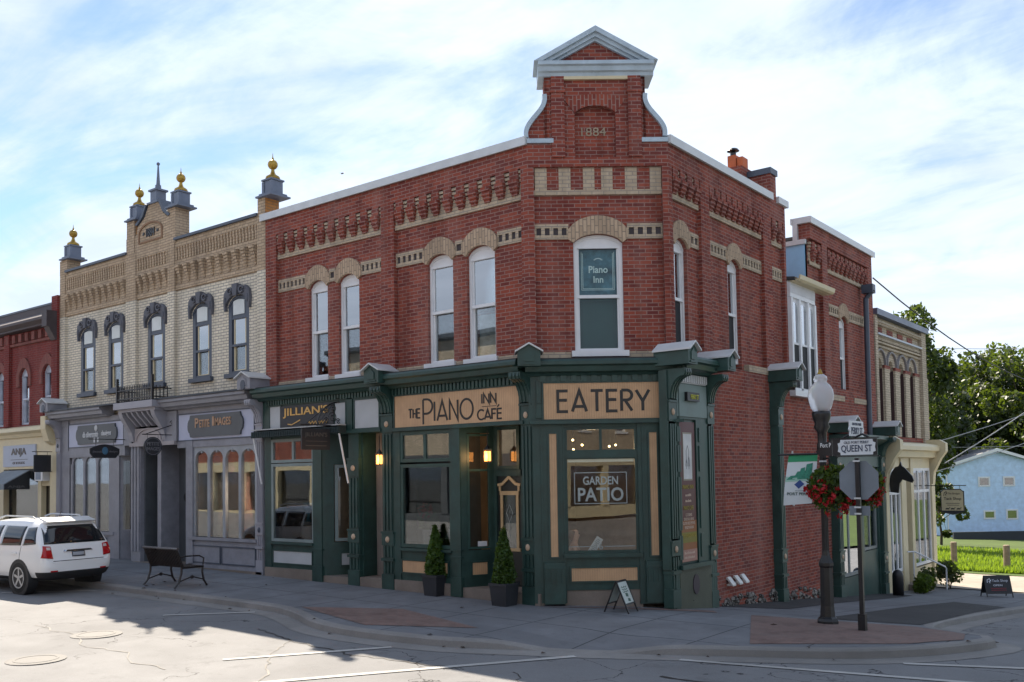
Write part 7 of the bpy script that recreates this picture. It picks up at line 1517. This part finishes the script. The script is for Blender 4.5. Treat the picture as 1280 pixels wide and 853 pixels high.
q1.hexa([tuple(c0 + vv * -.07), tuple(c0 + uu * .36 + vv * -.07), tuple(c0 + uu * .36 + vv * .07), tuple(c0 + vv * .07), tuple(c0 + vv * -.07 + CN * .006), tuple(c0 + uu * .36 + vv * -.07 + CN * .006), tuple(c0 + uu * .36 + vv * .07 + CN * .006), tuple(c0 + vv * .07 + CN * .006)])
men = q1.build('menu', paint('menu_card', (.55, .58, .62), .6, .05)); tag(men, 'white menu card held up by the seated person', 'menu')
q1 = MB()
for k in range(9):
    a_ = c0 + uu * (.04 + k * .033) + CN * .0065; wd_ = .05 - .01 * (k % 3)
    q1.hexa([tuple(a_ + vv * -wd_), tuple(a_ + uu * .012 + vv * -wd_), tuple(a_ + uu * .012 + vv * wd_), tuple(a_ + vv * wd_), tuple(a_ + vv * -wd_ + CN * .002), tuple(a_ + uu * .012 + vv * -wd_ + CN * .002), tuple(a_ + uu * .012 + vv * wd_ + CN * .002), tuple(a_ + vv * wd_ + CN * .002)])
q1.build('print', paint('grey_menu_print', (.2, .25, .3), .7), men)
m = MB(FC); m.lathe(1.52, -.52, [(.03, .81), (.035, .85), (.02, .90), (.015, .95)], 10); tag(m.build('white_bottle', WHT()), 'small white bottle on the cafe table', 'bottle')
# pendant bulbs of the cafe
BUL = emit('warm_bulb', (1, .72, .35), 2.2)
for i, (s, d, z) in enumerate(((.85, -1.0, 3.12), (1.12, -2.0, 3.05), (.92, -1.8, 2.95), (1.65, -1.6, 3.0), (1.88, -2.4, 3.05))):
    p = cloc(s, d, z); t = thing('pendant_bulb', 'bare warm bulb hanging inside above the corner window', 'light bulb', tuple(p), 'bare bulbs in the cafe'); m = MB(FC); m.ball((s, d, z), .024, 10, 6); m.build('glass_bulb', BUL, t, smooth=True); m = MB(FC); m.tube([(s, d, z + .03), (s, d, 4.0)], .006, 4); m.build('flex', BK, t)
ld = bpy.data.lights.new('cafe_bulb_light', 'POINT'); ld.energy = 14; ld.color = (1, .7, .4); ld.shadow_soft_size = .05; lo = bpy.data.objects.new('cafe_bulb_light', ld); COL.objects.link(lo); lo.location = cloc(1.3, -1.8, 2.9)
# window displays
def rootm(name, mb_, mat, lab, cat, grp=None): return tag(mb_.build(name, mat), lab, cat, grp)
m = MB(); m.lathe(-3.0, .30, [(.10, .30), (.12, 1.0), (.14, 1.32)], 14); va = thing('flower_vase', 'tall pale vase with red flowers inside the cafe window', 'vase', (-3.0, .3, .3)); m.build('vase', paint('pale_vase', (.4, .42, .44), .4), va); m = MB(); leaves(m, (-3.0, .28, 1.5), 160, .10, (.28, .16, .18), rn); m.build('foliage', FOL, va, weld=False); m = MB(); leaves(m, (-3.05, .24, 1.72), 120, .06, (.22, .12, .16), rn); m.build('red_flowers', FLW, va, weld=False)
m = MB(); m.hexa([(-2.36, .1, 1.15), (-2.06, .1, 1.15), (-2.06, .12, 1.15), (-2.36, .12, 1.15), (-2.20, .24, 1.72), (-1.98, .24, 1.72), (-1.98, .26, 1.72), (-2.20, .26, 1.72)]); rootm('menu_easel', m, paint('pale_blue_menu', (.42, .5, .56), .6), 'pale slanted menu easel inside the cafe window behind the conifer', 'menu stand')
m = MB(); m.box(-3.35, -2.0, .14, .5, .28, .98); rootm('window_bench', m, paint('tan_wood', (.30, .18, .10), .6, .3, 5), 'low tan wooden bench inside the cafe window', 'bench')
pd = thing('display_plinth', "white display column inside Jillian's window", 'plinth', (-7.2, .55, .32)); m = MB(); m.lathe(-7.2, .55, [(.22, .32), (.22, .38), (.17, .42), (.16, 1.28), (.22, 1.34), (.22, 1.40)], 18); m.build('column', paint('plaster_white', (.50, .47, .43), .7), pd)
m = MB(); m.smooth = True; m.lathe(-7.2, .55, [(.08, 1.40), (.05, 1.45), (.03, 1.58), (.10, 1.66), (.13, 1.78), (.11, 1.86)], 14); rootm('blue_ornament', m, paint('turquoise_glaze', (.12, .36, .42), .2), "turquoise ornament standing on the display column in Jillian's window", 'ornament')
dm = thing('dress_form', "pale gown on a dress form inside Jillian's window", 'mannequin', (-6.5, .7, .32)); m = MB(); m.smooth = True; m.lathe(-6.5, .7, [(.34, .40), (.26, .8), (.16, 1.2), (.13, 1.38), (.19, 1.62), (.18, 1.76), (.07, 1.84), (.05, 1.92)], 18); m.build('gown', paint('ivory_gown', (.55, .45, .33), .8, .4, 8), dm); m = MB(); m.lathe(-6.5, .7, [(.18, .32), (.02, .36), (.02, .42)], 12); m.build('stand', BK, dm)
m = MB(); m.tube([(-7.0 + .35 * math.cos(k * .5), .4 + .1 * math.sin(k * .5), .60 + .012 * k) for k in range(30)], .022, 6); rootm('rope_garland', m, paint('pale_rope', (.6, .57, .5), .7), "coiled pale garland low in Jillian's window", 'garland')
lp = thing('table_lamp', 'lamp with orange shade inside the Petite Images window', 'lamp', (-9.15, .9, 2.2)); m = MB(); m.lathe(-9.15, .9, [(.26, 2.28), (.24, 2.38), (.14, 2.56)], 16); m.build('lamp_shade', emit('orange_shade', (.9, .38, .12), .8), lp); m = MB(); m.tube([(-9.15, .9, 2.56), (-9.15, .9, 4.0)], .01, 5); m.build('flex', BK, lp)
for i, (x, y, z0, z1, w_, col, lab) in enumerate(((-10.75, .5, 1.0, 2.6, .26, (.5, .5, .47), 'pale child gown displayed at the left of the Petite Images window'), (-10.05, .8, 1.1, 2.7, .25, (.5, .3, .3), 'pink gown displayed in the Petite Images window'), (-9.75, 1.3, .9, 2.4, .3, (.4, .36, .34), 'grey gown standing deeper in the Petite Images window'))):
    t = thing('display_gown', lab, 'gown', (x, y, .5), 'gowns in the shop window'); m = MB(); m.smooth = True; m.lathe(x, y, [(w_, z0), (w_ * .6, z0 + (z1 - z0) * .5), (w_ * .42, z0 + (z1 - z0) * .62), (w_ * .6, z0 + (z1 - z0) * .85), (w_ * .2, z1)], 14); m.build('gown', paint('gown_%d' % i, col, .85, .4, 9), t); m = MB(); m.tube([(x, y, .5), (x, y, z0 + .1)], .02, 5); m.build('stand', BK, t)
for i, (x, z, c, lab) in enumerate(((-10.55, 2.95, (.05, .25, .5), 'blue bauble hanging in the first arch of the Petite Images window'), (-9.95, 2.75, (.4, .1, .35), 'pink bauble hanging in the second arch of the Petite Images window'), (-9.3, 2.75, (.15, .35, .4), 'turquoise bauble hanging in the third arch of the Petite Images window'), (-8.6, 2.8, (.4, .38, .42), 'grey bauble hanging in the fourth arch of the Petite Images window'))):
    m = MB(); m.ball((x, .3, z), (.10, .10, .14), 10, 6); m.tube([(x, .3, z + .12), (x, .3, 4.0)], .004, 4); rootm('hanging_bauble', m, paint('bauble_%d' % i, c, .4), lab, 'bauble', 'baubles in the shop window')

ld = bpy.data.lights.new('shop_lamp_light', 'POINT'); ld.energy = 22; ld.color = (1, .72, .48); ld.shadow_soft_size = .2; lo = bpy.data.objects.new('shop_lamp_light', ld); COL.objects.link(lo); lo.location = (-.0, .0, -.1); lo.parent = lp
